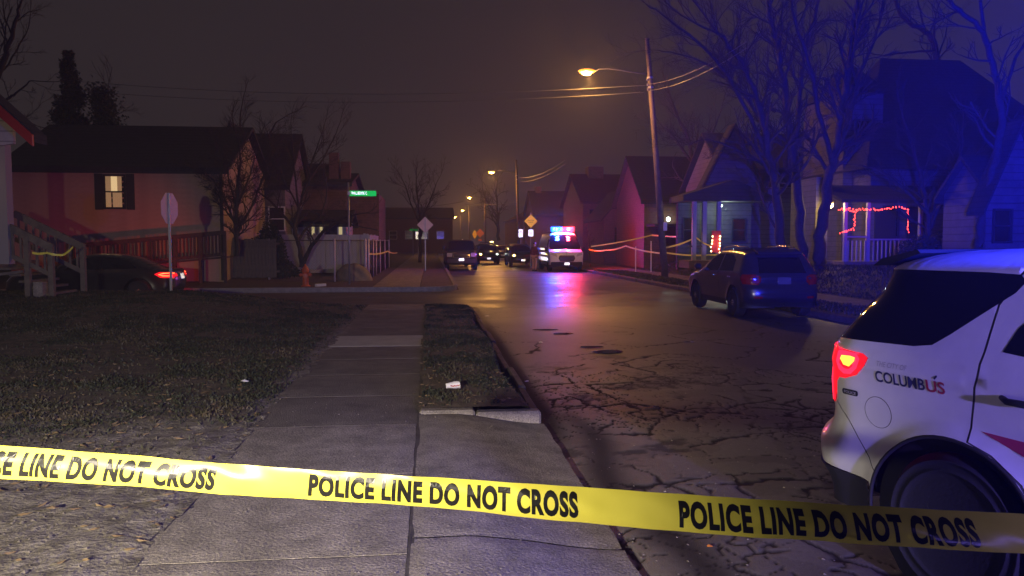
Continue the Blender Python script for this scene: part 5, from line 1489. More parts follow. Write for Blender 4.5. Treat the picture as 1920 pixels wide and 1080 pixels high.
# ================================================================== HOUSES
def gable_house(name, label, x0, x1, y0, y1, zb, ze, zr, axis, wall, roof='roof_dark', over=0.35, hip=0.0, cat='house', group=None, trim='trim_dark', siding=False):
    """walls closed up to the ridge, roof slabs with real thickness; ridge along axis 'x' or 'y'"""
    H = thing(name, label, cat, ((x0+x1)/2, (y0+y1)/2, zb), 0, group)
    cx, cy = (x0+x1)/2, (y0+y1)/2
    hx, hy = (x1-x0)/2, (y1-y0)/2
    e, r = ze-zb, zr-zb
    if hip > 0:
        MB().box(-hx, hx, -hy, hy, -0.2, e).build('wall', M[wall], H)
        o_ = over
        b = MB()
        if axis == 'x':
            V = [(-hx-o_,-hy-o_,e-0.05),(hx+o_,-hy-o_,e-0.05),(hx+o_,hy+o_,e-0.05),(-hx-o_,hy+o_,e-0.05),(-hx+hip,0,r),(hx-hip,0,r)]
            F = [(0,1,5,4),(1,2,5),(2,3,4,5),(3,0,4),(0,3,2,1)]
        else:
            V = [(-hx-o_,-hy-o_,e-0.05),(hx+o_,-hy-o_,e-0.05),(hx+o_,hy+o_,e-0.05),(-hx-o_,hy+o_,e-0.05),(0,-hy+hip,r),(0,hy-hip,r)]
            F = [(0,1,4),(1,2,5,4),(2,3,5),(3,0,4,5),(0,3,2,1)]
        b.add(V, F).build('roof', M[roof], H)
    else:
        if axis == 'x':
            poly = [(-hy,-0.2),(hy,-0.2),(hy,e),(0,r-0.06),(-hy,e)]
            MB().prism(poly, 'x', -hx, hx).build('wall', M[wall], H)
        else:
            poly = [(-hx,-0.2),(hx,-0.2),(hx,e),(0,r-0.06),(-hx,e)]
            MB().prism(poly, 'y', -hy, hy).build('wall', M[wall], H)
        sl = (r-e)/(hy if axis == 'x' else hx); w = (hy if axis == 'x' else hx)+over; l = (hx if axis == 'x' else hy)+over
        for s_ in (1, -1):
            a = (s_*w, e-sl*over); t = 0.14
            poly = [(0, r), (a[0], a[1]), (a[0], a[1]+t), (0, r+t)]
            if s_ > 0: poly = poly[::-1]
            MB().prism(poly, 'x' if axis == 'x' else 'y', -l, l).build('roof', M[roof], H)
            if axis == 'x':
                MB().box(-l, l, a[0]*1.0-(0.01 if s_ < 0 else -0.01)-0.02, a[0]+0.02*1, a[1]-0.10, a[1]-0.003).build('gutter', M[trim], H)
    return H
def win(H, cx, cz, w, h, face, pos, frame='trim_white', glass='win_dark', mull=True, sh=None, curtains=None):
    """window standing proud of a wall; face '-y','+x','-x', pos is the wall plane in the house's own axes"""
    fw = 0.06
    def bx(u0, u1, z0, z1, d0, d1, nm, m, par):
        if face == '-y': return MB().box(u0, u1, pos-d1, pos-d0, z0, z1).build(nm, M[m], par)
        if face == '+x': return MB().box(pos+d0, pos+d1, u0, u1, z0, z1).build(nm, M[m], par)
        return MB().box(pos-d1, pos-d0, u0, u1, z0, z1).build(nm, M[m], par)
    b = MB()
    W_ = bx(cx-w/2, cx+w/2, cz+h/2-fw, cz+h/2, 0.002, 0.05, 'window', frame, H)
    bx(cx-w/2, cx+w/2, cz-h/2, cz-h/2+fw, 0.002, 0.07, 'sill', frame, W_)
    bx(cx-w/2, cx-w/2+fw, cz-h/2+fw, cz+h/2-fw, 0.002, 0.05, 'frame', frame, W_)
    bx(cx+w/2-fw, cx+w/2, cz-h/2+fw, cz+h/2-fw, 0.002, 0.05, 'frame', frame, W_)
    if mull: bx(cx-w/2+fw, cx+w/2-fw, cz-0.025, cz+0.025, 0.012, 0.045, 'frame', frame, W_)
    bx(cx-w/2+fw, cx+w/2-fw, cz-h/2+fw, cz+h/2-fw, 0.002, 0.010, 'pane', glass, W_)
    if sh:
        for s_ in (-1, 1):
            a = cx+s_*(w/2+0.02); bq = cx+s_*(w/2+0.02+sh)
            bx(min(a,bq), max(a,bq), cz-h/2-0.02, cz+h/2+0.02, 0.002, 0.04, 'shutter', 'trim_dark', W_)
    return W_
# L1: tan house across the side street, broad side to us
HL = gable_house('house', 'low tan house with one lit curtained window across the side street', -15.75, -7.95, 31.0, 39.0, 0.3, 4.62, 6.62, 'x', 'siding_tan', over=0.30)
hx0, hy0, hz0 = -11.85, 35.0, 0.3
W1 = win(HL, -11.93-hx0, 3.69-hz0, 0.80, 1.32, '-y', -4.0, frame='trim_dark', glass='win_dark', sh=0.30)
zc = 3.69-hz0; cx = -11.93-hx0
# curtains behind/over the pane: pleated panels with a bright gap
def curtain(x0, x1, z0, z1, m, H_):
    n = 9; V = []; 
    for k in range(n+1):
        x = x0+(x1-x0)*k/n; d = -4.013-0.004-0.006*(k % 2)
        V += [(x, d, z0), (x, d, z1)]
    from_arrays('curtain', V, [(2*k, 2*k+2, 2*k+3, 2*k+1) for k in range(n)], M[m], H_)
curtain(cx-0.33, cx-0.13, zc-0.58, zc+0.58, 'curtain_lit', W1)
curtain(cx-0.13, cx+0.10, zc+0.03, zc+0.58, 'curtain_bright', W1)
curtain(cx-0.08, cx+0.26, zc-0.58, zc-0.03, 'curtain_lit', W1)
curtain(cx+0.10, cx+0.26, zc+0.03, zc+0.58, 'curtain_lit', W1)
MB().box(3.78, 3.90, -4.06, -4.003, 0.0, 4.3).build('downpipe', M['trim_dark'], HL)
# lap siding boards of that wall (front only), each its own board
me = None
for k in range(21):
    z = 0.05+k*0.205
    if z > 4.2: break
    if me is None:
        o = from_arrays('siding_board', [(-3.89,-4.004,0),(3.76,-4.004,0),(3.76,-4.002,0.2),(-3.89,-4.002,0.2),(-3.89,-4.014,0.0),(3.76,-4.014,0.0)], [(4,5,2,3),(0,1,5,4)], M['siding_tan'], HL); me = o.data
    else:
        o = link(bpy.data.objects.new('siding_board', me), HL)
    o.location = (0, 0, z)
# ramp with railing in front of it
rp_ = thing('wooden_ramp', 'long wooden wheelchair ramp railing rising in front of the tan house', 'ramp', (-13.6, 29.9, 0.25))
A = at(133, 462, 29.9)-np.array([-13.6,29.9,0.25]); Bq = at(420, 436, 29.9)-np.array([-13.6,29.9,0.25])
MB().bar(A, Bq, 0.06, 0.16).build('handrail', M['wood_red'], rp_)
MB().bar(A-np.array([0,0,0.80]), Bq-np.array([0,0,0.80]), 0.06, 0.12).build('bottom_rail', M['wood_red'], rp_)
MB().bar(A-np.array([0,-0.7,0.92]), Bq-np.array([0,-0.7,0.92]), 1.3, 0.06).build('ramp_deck', M['wood_red'], rp_)
n = 42
for k in range(n+1):
    p = A+(Bq-A)*k/n
    if k % 7 == 0: MB().box(p[0]-0.05,p[0]+0.05,-0.005+0.045,0.135,0.0 if p[2]-1.0 < 0 else 0.0,p[2]+0.06).build('ramp_post', M['wood_red'], rp_)
    else: MB().box(p[0]-0.02,p[0]+0.02,-0.070,-0.032,p[2]-0.82,p[2]-0.05).build('baluster', M['wood_red'], rp_)
# L2: house behind with the pale gable dormer
H2 = gable_house('house', 'dark house behind the tan one with a pale pointed gable dormer', -9.6, -7.0, 38.6, 46, 0.3, 4.6, 7.35, 'x', 'siding_grey', over=0.3)
b = MB().prism([(-0.95,3.1),(0.95,3.1),(0.0,6.85)], 'y', -4.9, -3.2).build('dormer_wall', M['siding_pale'], H2); b.location = (-0.9, 0, 0)
for s_ in (1, -1):
    o = MB().prism([(0,6.95),(s_*1.12,2.60),(s_*1.12,2.74),(0,7.09)][::s_ if s_ < 0 else 1], 'y', -5.1, -3.0).build('dormer_roof', M['roof_dark'], H2); o.location = (-0.9, 0, 0)
win(H2, 0.9, 2.6, 0.8, 1.2, '-y', -3.7)
H3 = gable_house('house', 'tall narrow dark house behind the small corner tree', -8.7, -6.35, 50, 57, 0.3, 4.4, 6.9, 'x', 'brick_wall', over=0.3)
win(H3, 0.4, 3.0, 0.8, 1.2, '-y', -3.5)
H4 = gable_house('house', 'dark two storey house right of the corner tree with twin chimneys', -7.0, -4.6, 44, 52, 0.3, 5.0, 5.8, 'x', 'brick_wall', over=0.3)
for cx_, tp in ((0.35,6.55),(1.0,6.05)):
    MB().box(cx_-0.26,cx_+0.26,-2.9,-2.3,4.0,tp).build('chimney', M['brick_wall'], H4)
MB().box(0.9,2.9,-3.4,3.0,-0.1,4.2).build('rear_wing', M['brick_wall'], H4)
H5 = gable_house('house', 'small house with yellow lit porch windows above the vinyl fence', -7.4, -4.3, 40.4, 43.8, 0.4, 2.75, 3.35, 'x', 'siding_pale', over=0.3)
for cx_, w_ in ((-0.35,0.16),(0.05,0.16),(1.02,0.20)):
    win(H5, cx_+0.25, 1.95, w_+0.10, 0.85, '-y', -1.7, glass='yellow_win', mull=False)
MB().box(0.45, 1.10, -1.74, -1.703, 0.2, 2.2).build('door', M['trim_dark'], H5)
MB().box(-0.05, 0.85, -1.73, -1.70, 2.24, 2.29).build('lit_trim', M['yellow_win'], H5)
MB().prism([(-0.2,3.0),(1.5,2.35),(3.2,2.0),(3.2,1.95),(1.5,2.28),(-0.2,2.92)], 'y', -2.6, -1.75).build('porch_roof', M['roof_dark'], H5)
shed = gable_house('shed', 'small pale shed between the tree limbs behind the vinyl fence', -8.75, -7.75, 40.2, 42.2, 0.4, 2.75, 3.6, 'y', 'siding_white', over=0.15, cat='shed')
gr = gable_house('garage', 'pale garage wall glimpsed between the tan house and the corner tree', -10.6, -8.2, 42.6, 46, 0.3, 3.2, 4.0, 'x', 'siding_white', over=0.15, cat='garage')
# L0: porch of the near left house
HN = gable_house('house', 'near left house with gabled porch roof and wooden steps at the frame edge', -20.5, -14.9, 14.6, 26, 0.5, 4.4, 7.6, 'x', 'siding_pale', over=0.4)
pr_ = MB()
ex, ez = -8.40, 3.92
sl = (4.77-3.98)/(9.24-8.60)
for s_ in (1,):
    o = MB().prism([(ex-0.0, ez), (ex-3.6, ez+3.6*sl*0.78), (ex-3.6, ez+3.6*sl*0.78+0.20), (ex, ez+0.20)][::-1], 'y', 17.6, 18.2).build('porch_roof', M['roof_dark'], HN)
    o.location = (17.7, -20.3, -0.5)
    o = MB().prism([(ex+0.02, ez-0.10), (ex-3.6, ez+3.6*sl*0.78-0.10), (ex-3.6, ez+3.6*sl*0.78+0.14), (ex+0.02, ez+0.14)][::-1], 'y', 17.50, 17.59).build('bargeboard', M['door_red'], HN)
    o.location = (17.7, -20.3, -0.5)
    o = MB().prism([(ex-0.6, ez-0.12+0.6*sl*0.78-0.45), (ex-3.6, ez-0.45), (ex-3.6, ez+3.0*sl*0.78-0.3), (ex-0.6, ez+0.5*sl*0.78-0.12)][::-1], 'y', 18.0, 18.1).build('gable_panel', M['siding_pale'], HN)
    o.location = (17.7, -20.3, -0.5)
for (x, y) in ((-9.40,18.3),(-12.0,18.3)):
    MB().box(x-0.13,x+0.13,y-0.13,y+0.13,1.3,4.05).build('porch_post', M['trim_grey'], HN).location = (17.7,-20.3,-0.5)
MB().box(-14.8,-9.6,17.9,20.2,1.15,1.35).build('porch_deck', M['wood_old'], HN).location = (17.7,-20.3,-0.5)
# steps down to the right with railings on both sides
for k in range(6):
    MB().box(-9.58+k*0.2, -9.58+(k+1)*0.2+0.04, 18.35, 19.75, 1.22-k*0.145-0.05, 1.22-k*0.145).build('step', M['wood_old'], HN).location = (17.7,-20.3,-0.5)
off = Vector((17.7,-20.3,-0.5))
for yy in (18.3, 19.9):
    top0 = np.array([-10.0, yy, 2.48]); top1 = np.array([-8.42, yy, 1.66])
    MB().bar(top0, top1, 0.09, 0.16).build('handrail', M['wood_old'], HN).location = off
    MB().bar(top0-np.array([0,0,0.62]), top1-np.array([0,0,0.62]), 0.05, 0.10).build('bottom_rail', M['wood_old'], HN).location = off
    for xx, hz in ((-8.45,1.70),(-8.95,1.92)) if yy < 19 else ((-8.45,1.70),):
        MB().box(xx-0.055,xx+0.055,yy-0.055,yy+0.055,0.35,hz).build('newel_post', M['wood_old'], HN).location = off
    for k in range(9):
        xx = -9.9+k*0.165
        if abs(xx+8.95) < 0.08: continue
        zt = 2.48-(xx+10.0)*0.82/1.58
        MB().box(xx-0.022,xx+0.022,yy-0.022,yy+0.022,zt-0.62,zt-0.06).build('baluster', M['wood_old'], HN).location = off
MB().bar((-10.6,17.2,0.9),(-8.9,18.0,1.15),0.06,0.06).build('lower_handrail', M['wood_old'], HN).location = off
MB().obox((-8.72,18.35,0.7),(0.10,0,0),(0,0.12,0),(0,0,0.2)).build('concrete_block', M['concrete']).location = (0,0,0)
tag(bpy.data.objects['concrete_block'], 'rough concrete block between the newel posts of the porch steps', 'block')
ld = bpy.data.lights.new('porch_light', 'POINT'); ld.energy = 14; ld.color = (1.0,0.55,0.2); ld.shadow_soft_size = 0.06
lo = bpy.data.objects.new('porch_light', ld); link(lo, HN); lo.location = Vector((-10.6,17.2,3.3))+off

# far block that closes the view over the left pavement
HF = gable_house('warehouse', 'long low brown building closing the view down the street', -16, 3.4, 120, 135, 0, 5.4, 7.2, 'x', 'brick_wall', over=0.3, cat='building')
for k in range(8): win(HF, -9+k*2.4, 2.8, 1.2, 1.3, '-y', -7.5)
HF2 = gable_house('warehouse', 'dark brown block far away to the right of the farthest lamps', 12, 26, 100, 125, 0, 5.0, 8.5, 'y', 'brick_wall', over=0.3, cat='building')

# right side houses
HR1 = gable_house('house', 'large dark house with broad hipped roof and red string lights on its porch', 17.6, 27.5, 29.6, 38.6, 0.7, 4.75, 10.2, 'x', 'siding_dim', hip=3.0, over=0.45)
cxr, cyr, czr = 22.55, 34.1, 0.7
MB().box(17.2-cxr, 18.9-cxr, 31.0-cyr, 34.5-cyr, -0.2, 7.3).build('stair_tower', M['siding_dim'], HR1)
MB().add([(17.0-cxr,30.8-cyr,7.3),(19.1-cxr,30.8-cyr,7.3),(19.1-cxr,34.7-cyr,7.3),(17.0-cxr,34.7-cyr,7.3),(18.2-cxr,32-cyr,8.6),(18.2-cxr,33.5-cyr,8.6)], [(0,1,4),(1,2,5,4),(2,3,5),(3,0,4,5),(0,3,2,1)]).build('tower_roof', M['roof_dark'], HR1)
win(HR1, 18.05-cxr, 8.05-czr-1.6, 0.7, 0.9, '-y', 31.0-cyr, frame='trim_dark')
# its porch
px1, px2, py = 15.45, 18.6, 27.6
MB().box(px1-cxr, px2+3-cxr, py-cyr, 29.55-cyr, 0.0, 0.35).build('porch_deck', M['wood_old'], HR1)
MB().prism([(py-0.3-cyr, 2.55),(29.58-cyr, 3.25),(29.58-cyr, 3.35),(py-0.3-cyr, 2.65)], 'x', px1-0.3-cxr, px2+3.2-cxr).build('porch_roof', M['roof_dark'], HR1)
for x in (px1+0.05, px1+0.95, px2-0.1, px2+2.8): MB().box(x-0.06-cxr, x+0.06-cxr, py+0.02-cyr, py+0.14-cyr, 0.35, 2.56).build('porch_post', M['trim_grey'], HR1)
MB().box(px1+0.05-cxr, px1+0.95-cxr, py+0.04-cyr, py+0.10-cyr, 1.25, 1.31).build('porch_rail', M['trim_grey'], HR1)
MB().box(px1+0.95-cxr, px2-cxr, py+0.04-cyr, py+0.10-cyr, 1.15, 1.21).build('porch_rail', M['trim_grey'], HR1)
for k in range(18): MB().box(px1+0.15+k*0.17-cxr, px1+0.19+k*0.17-cxr, py+0.045-cyr, py+0.095-cyr, 0.36, 1.14).build('baluster', M['trim_grey'], HR1)
MB().box(15.35-cxr-0.4, 15.35-cxr+0.1, 28.9-cyr, 31.0-cyr, -0.2, 3.6).build('side_wall', M['siding_dim'], HR1)
win(HR1, 19.6-cxr, 1.9, 0.9, 1.3, '-y', -4.5, frame='trim_dark'); win(HR1, 17.9+0.6-cxr, 1.9, 0.01+0.7, 1.3, '-y', -4.5, frame='trim_dark')
MB().box(16.6-cxr+1.2, 17.5-cxr+1.2, -4.56, -4.502, 0.36, 2.35).build('door', M['trim_dark'], HR1)
lc = at(1557, 385, 28.4)
lf = MB().lathe([(0.03,-0.10),(0.10,-0.05),(0.11,0.04),(0.05,0.11)], 12).build('porch_lamp', M['warm_lamp'], HR1, True); lf.location = Vector(lc)-Vector((cxr,cyr,czr))
MB().lathe([(0.14,0.115),(0.10,0.15),(0.02,0.20)], 12).build('lamp_cap', M['steel_dark'], lf)
ld = bpy.data.lights.new('porch_light', 'POINT'); ld.energy = 120; ld.color = (1.0,0.66,0.20); ld.shadow_soft_size = 0.12
lo = bpy.data.objects.new('porch_light', ld); link(lo, lf); lo.location = (-0.02, -0.18, -0.05)
# string lights: one thing, bulbs as its parts
def string_lights(name, label, path, gap, m, jitter=0.03, r=0.016, group=None):
    P0 = np.array(path[0], float)
    S = thing(name, label, 'string lights', P0, 0, group)
    pts = [np.array(p, float)-P0 for p in path]
    rr = random.Random(len(path)); wire = []
    me = None; cnt = 0
    for a, b in zip(pts[:-1], pts[1:]):
        L = np.linalg.norm(b-a); n = max(1, int(L/gap))
        for k in range(n):
            p = a+(b-a)*k/n + np.array([rr.uniform(-jitter,jitter), rr.uniform(-0.02,0.02), rr.uniform(-jitter,jitter)])
            wire.append(p)
            if me is None:
                o = MB().lathe([(0.003,-r*1.4),(r,-r*0.3),(r*0.8,r*0.6),(0.004,r)], 6).build('bulb', M[m], S); me = o.data
            else: o = link(bpy.data.objects.new('bulb', me), S)
            o.location = p; cnt += 1
    MB().tube(wire, 0.004, 3).build('string', M['wire'], S)
    return S
z0s = 2.55+czr
Y_ = py-0.36
string_lights('string_lights', 'red string lights outlining the dark porch of the large right house',
    [at(1575,436,Y_), at(1600,430,Y_), at(1604,396,Y_), at(1574,392,Y_), at(1606,392,Y_), at(1650,393,Y_), at(1684,388,Y_), at(1702,392,Y_), at(1703,437,Y_)], 0.055, 'fairy_red', 0.035, 0.019)
ld = bpy.data.lights.new('string_glow', 'POINT'); ld.energy = 5; ld.color = (1.0,0.04,0.03); ld.shadow_soft_size = 0.5
lo = bpy.data.objects.new('string_glow', ld); link(lo, HR1); lo.location = Vector(at(1640,396,Y_-0.2))-Vector((cxr,cyr,czr))

HR0 = gable_house('house', 'pale gabled house at the right edge behind the white police suv', 16.35, 24, 21.3, 23.3, 0.7, 3.3, 4.3, 'x', 'siding_dim', over=0.2)
rx, ry_ = 20.175, 22.3
MB().prism([(15.95-rx,2.2),(17.80-rx,2.2),(16.85-rx,4.40)], 'y', -1.45, -1.02).build('front_gable', M['siding_dim'], HR0)
MB().box(15.95-rx,17.80-rx,-1.45,-1.02,-0.2,2.195).build('bay_wall', M['siding_dim'], HR0)
for s_ in (1,-1):
    o = MB().prism([(0,4.45),(s_*1.12,1.85),(s_*1.12,1.99),(0,4.59)][::s_ if s_ < 0 else 1], 'y', -1.65, -0.9).build('gable_roof', M['roof_dark'], HR0); o.location = (16.86-rx,0,0)
win(HR0, 16.45-rx, 1.55, 0.62, 1.0, '-y', -1.45, frame='trim_dark')
HR2 = gable_house('house', 'reddish two storey house with steep gable between the pole and the bare trees', 14.3, 19.5, 36.0, 42.5, 0.6, 4.75, 7.3, 'x', 'siding_grey', over=0.3)
MB().prism([(-1.35,3.9),(1.35,3.9),(0,6.5)], 'y', -3.9, -3.27).build('front_gable', M['siding_dim'], HR2).location = (-2.7,0,0)
MB().box(-1.30,1.30,-3.85,-3.27,-0.2,3.895).build('bay_wall', M['siding_dim'], HR2).location = (-2.7,0,0)
for s_ in (1,-1):
    o = MB().prism([(0,6.58),(s_*1.6,3.45),(s_*1.6,3.60),(0,6.73)][::s_ if s_ < 0 else 1], 'y', -4.1, -3.1).build('gable_roof', M['roof_dark'], HR2); o.location = (-2.7,0,0)
win(HR2, -3.2, 3.2, 0.6, 1.1, '-y', -3.85, frame='trim_dark'); win(HR2, -2.2, 3.2, 0.6, 1.1, '-y', -3.85, frame='trim_dark')
# porch of that house
qx, qy, qz = 16.9, 39.25, 0.6
def Q(x, y, z): return (x-qx, y-qy, z-qz)
MB().box(11.5-qx,14.9-qx,33.6-qy,35.35-qy,0.0,0.35).build('porch_deck', M['brick_wall'], HR2)
MB().prism([(11.1-qx,3.60-qz),(15.2-qx,3.60-qz),(15.2-qx,3.85-qz),(13.4-qx,4.55-qz),(11.1-qx,3.85-qz)], 'y', 33.3-qy, 35.37-qy).build('porch_roof', M['roof_dark'], HR2)
MB().box(11.45-qx,15.0-qx,35.1-qy,35.36-qy,-0.1,2.99).build('porch_wall', M['siding_dim'], HR2)
for px in (1303, 1322, 1349): 
    c = at(px, 410, 33.6); MB().box(c[0]-0.09-qx,c[0]+0.09-qx,33.62-qy,33.78-qy,0.36,2.99).build('porch_post', M['trim_grey'], HR2)
MB().box(11.5-qx,13.1-qx,33.63-qy,33.69-qy,0.95,1.02).build('porch_rail', M['wood_red'], HR2)
win(HR2, 11.95-qx, 1.75, 0.55, 1.2, '-y', 35.1-qy, frame='trim_dark'); win(HR2, 14.4-qx, 1.75, 0.7, 1.1, '-y', 35.1-qy, frame='trim_dark')
c = at(1350, 385, 34.0); pl_ = MB().lathe([(0.02,-0.09),(0.10,-0.06),(0.12,0.0),(0.05,0.06)], 12).build('porch_lamp', M['white_lamp'], HR2, True); pl_.location = Q(*c)
ld = bpy.data.lights.new('porch_light', 'POINT'); ld.energy = 48; ld.color = (0.75,1.0,0.85); ld.shadow_soft_size = 0.1
lo = bpy.data.objects.new('porch_light', ld); link(lo, pl_); lo.location = (0.25,0.05,-0.18)
# the red door framed with warm lights, on the porch steps side
c = at(1343, 453, 33.2)
dr = MB().box(-0.20,0.20,-0.03,0.03,-0.48,0.48).build('door', M['door_red'], HR2); dr.location = Q(*c)
string_lights('string_lights', 'warm white bulbs framing the red door under the white porch lamp', [at(1333,470,33.1), at(1337,437,33.1)], 0.14, 'fairy_warm', 0.02, 0.035)
string_lights('string_lights', 'warm white bulbs on the right side of the red door', [at(1349,473,33.1), at(1350,437,33.1)], 0.14, 'fairy_warm', 0.02, 0.035)
ld = bpy.data.lights.new('garland_glow', 'POINT'); ld.energy = 5; ld.color = (1.0,0.6,0.3); ld.shadow_soft_size = 0.2
lo = bpy.data.objects.new('garland_glow', ld); link(lo, HR2); lo.location = Vector(Q(*at(1343,455,32.9)))
HR3 = gable_house('house', 'dim low house with a white wall lamp behind the nearest pole', 12.9, 18, 46, 53, 0.4, 4.4, 7.2, 'x', 'brick_wall', over=0.3)
c = at(1253, 411, 45.8); lf = MB().lathe([(0.03,-0.14),(0.12,-0.08),(0.12,0.08),(0.04,0.14)], 10).build('wall_lamp', M['white_lamp'], HR3, True); lf.location = Vector(c)-Vector((15.45,49.5,0.4))
MB().box(-2.4,-0.4,-5.2,-3.52,2.3,2.45).build('porch_roof', M['roof_dark'], HR3)
ld = bpy.data.lights.new('wall_light', 'POINT'); ld.energy = 14; ld.color = (0.85,1.0,0.8); ld.shadow_soft_size = 0.1
lo = bpy.data.objects.new('wall_light', ld); link(lo, lf); lo.location = (0,-0.25,0)
HR4 = gable_house('house', 'dark two storey house with a wide chimney behind the white van', 13.1, 21.5, 66, 76, 0.3, 5.3, 7.9, 'x', 'brick_wall', over=0.3)
MB().box(-2.9,-1.5,-0.9,0.5,7.0,8.35).build('chimney', M['brick_wall'], HR4)
for x in (-3.2,-1.2): win(HR4, x, 3.6, 0.9, 1.4, '-y', -5.0, frame='trim_dark'); 
HR5 = gable_house('house', 'dark low house with small chimney left of the van light bar', 12.2, 18.5, 90, 100, 0.2, 5.0, 7.9, 'x', 'brick_wall', over=0.3)
MB().box(-2.5,-1.8,-0.5,0.5,7.0,8.3).build('chimney', M['brick_wall'], HR5)
HR6 = gable_house('house', 'small dark gabled house just left of the nearest utility pole', 12.7, 16.2, 56, 62, 0.3, 3.6, 5.6, 'y', 'brick_wall', over=0.3)
win(HR6, -0.6, 2.0, 0.8, 1.1, '-y', -3.0, frame='trim_dark')
# ================================================================== TREES
class Wood:
    """fast collector of thin tapered branches"""
    def __init__(s): s.V = []; s.F = []; s.n = 0
    def branch(s, pts, r0, r1, n):
        P = np.array(pts); N = len(P)
        d = np.gradient(P, axis=0); d /= np.linalg.norm(d, axis=1)[:,None]+1e-9
        ref = np.array([0.31, 0.17, 0.93]) if abs(d[0][2]) < 0.9 else np.array([1.0, 0.1, 0.0])
        x = np.cross(ref, d); x /= np.linalg.norm(x, axis=1)[:,None]+1e-9; y = np.cross(d, x)
        r = np.linspace(r0, r1, N)[:,None]
        a = 2*PI*np.arange(n)/n
        V = (P[:,None,:] + r[:,None]*(np.cos(a)[None,:,None]*x[:,None,:] + np.sin(a)[None,:,None]*y[:,None,:])).reshape(-1, 3)
        i = np.arange(N-1)[:,None]*n; k = np.arange(n)[None,:]; j = (k+1) % n
        F = np.stack([i+k, i+j, i+n+j, i+n+k], -1).reshape(-1, 4)+s.n
        s.V.append(V); s.F.append(F); s.n += len(V)
    def build(s, name, m, parent):
        V = np.concatenate(s.V); F = np.concatenate(s.F)
        me = bpy.data.meshes.new(name)
        me.vertices.add(len(V)); me.vertices.foreach_set('co', V.astype(np.float32).ravel())
        me.loops.add(F.size); me.loops.foreach_set('vertex_index', F.astype(np.int32).ravel())
        me.polygons.add(len(F)); me.polygons.foreach_set('loop_start', np.arange(0, F.size, 4, dtype=np.int32)); me.polygons.foreach_set('loop_total', np.full(len(F), 4, np.int32))
        me.polygons.foreach_set('use_smooth', np.ones(len(F), bool))
        me.update(calc_edges=True); me.materials.append(m)
        return link(bpy.data.objects.new(name, me), parent)
def grow(W, rng, p, d, L, r, lvl, maxl, nch, up=0.10, wob=0.22, spread=(0.45, 1.0), shrink=0.62, rmin=0.004):
    n = 5 if lvl < maxl else 4
    pts = [p]; dd = d.copy()
    for k in range(n):
        dd = dd + rng.normal(0, wob, 3)*0.6 + np.array([0, 0, up*0.5]); dd /= np.linalg.norm(dd)
        pts.append(pts[-1]+dd*L/n)
    W.branch(pts, r, max(r*0.45, rmin*0.6), 6 if r > 0.05 else (4 if r > 0.015 else 3))
    if lvl >= maxl: return
    m = nch[min(lvl, len(nch)-1)]
    for k in range(m):
        t = 0.25+0.72*(k+rng.uniform(0, 1))/m
        i = min(int(t*n), n-1); f_ = t*n-i
        q = pts[i]+(pts[i+1]-pts[i])*f_
        ax = pts[i+1]-pts[i]; ax /= np.linalg.norm(ax)+1e-9
        v = rng.normal(0, 1, 3); v -= ax*np.dot(v, ax); v /= np.linalg.norm(v)+1e-9
        a = rng.uniform(*spread)
        nd = ax*math.cos(a)+v*math.sin(a); nd[2] += 0.08; nd /= np.linalg.norm(nd)
        grow(W, rng, q, nd, L*shrink*rng.uniform(0.7, 1.2)*(1.1-0.4*t), max(r*(0.62-0.25*t), rmin), lvl+1, maxl, nch, up, wob, spread, shrink, rmin)
def bare_tree(label, base, limbs, seed, maxl=3, nch=(7,5,4), rmin=0.006, group='bare winter trees', step=1.0, tw=0.42, up=0.1, spread=(0.45,1.0), name='bare_tree'):
    """limbs: (list of world points, r0, r1, twig length)"""
    base = np.array(base, float)
    T = thing(name, label, 'tree', base, 0, group)
    rng = np.random.default_rng(seed)
    tr = Wood(); cr = Wood()
    for pts, r0, r1, TL in limbs:
        P = [np.array(p, float)-base for p in pts]
        # smooth the limb
        Q_ = []
        PP = [P[0]]+P+[P[-1]]
        for i in range(1, len(PP)-2):
            for k in range(5):
                t = k/5; p0, p1, p2, p3 = PP[i-1:i+3]
                Q_.append(0.5*((2*p1)+(-p0+p2)*t+(2*p0-5*p1+4*p2-p3)*t*t+(-p0+3*p1-3*p2+p3)*t**3))
        Q_.append(P[-1]); Q_ = np.array(Q_)
        Q_ += rng.normal(0, r0*0.18, Q_.shape)
        tr.branch(Q_, r0, r1, 10 if r0 > 0.08 else 6)
        N = len(Q_)
        ds = np.linalg.norm(np.diff(Q_, axis=0), axis=1); cum = np.concatenate([[0], np.cumsum(ds)]); tot = cum[-1]
        s_ = tot*tw if TL is not None and TL > 0 else tot*2
        while s_ < tot:
            i = np.searchsorted(cum, s_)-1; f_ = (s_-cum[i])/(ds[i]+1e-9)
            q = Q_[i]+(Q_[i+1]-Q_[i])*f_; ax = (Q_[i+1]-Q_[i])/(ds[i]+1e-9)
            v = rng.normal(0, 1, 3); v -= ax*np.dot(v, ax); v /= np.linalg.norm(v)+1e-9
            a = rng.uniform(*spread); nd = ax*math.cos(a)+v*math.sin(a)
            rr = (r0+(r1-r0)*s_/tot)
            grow(cr, rng, q, nd, TL*rng.uniform(0.6, 1.2), max(rr*0.45, rmin*1.6), 1, maxl, nch, up, 0.22, (0.4,0.95), 0.62, rmin)
            s_ += 0.42*step*rng.uniform(0.6, 1.4)
        if TL: grow(cr, rng, Q_[-1], (Q_[-1]-Q_[-2])/(np.linalg.norm(Q_[-1]-Q_[-2])+1e-9), TL*1.3, r1*0.9, 1, maxl, nch, up, 0.2, (0.3,0.9), 0.62, rmin)
    tr.build('trunk', M['bark'], T); 
    if cr.n: cr.build('crown', M['twig'], T)
    return T
def L_(Y, *pp): return [at(x, y, Y+dy) for (x, y, dy) in pp]
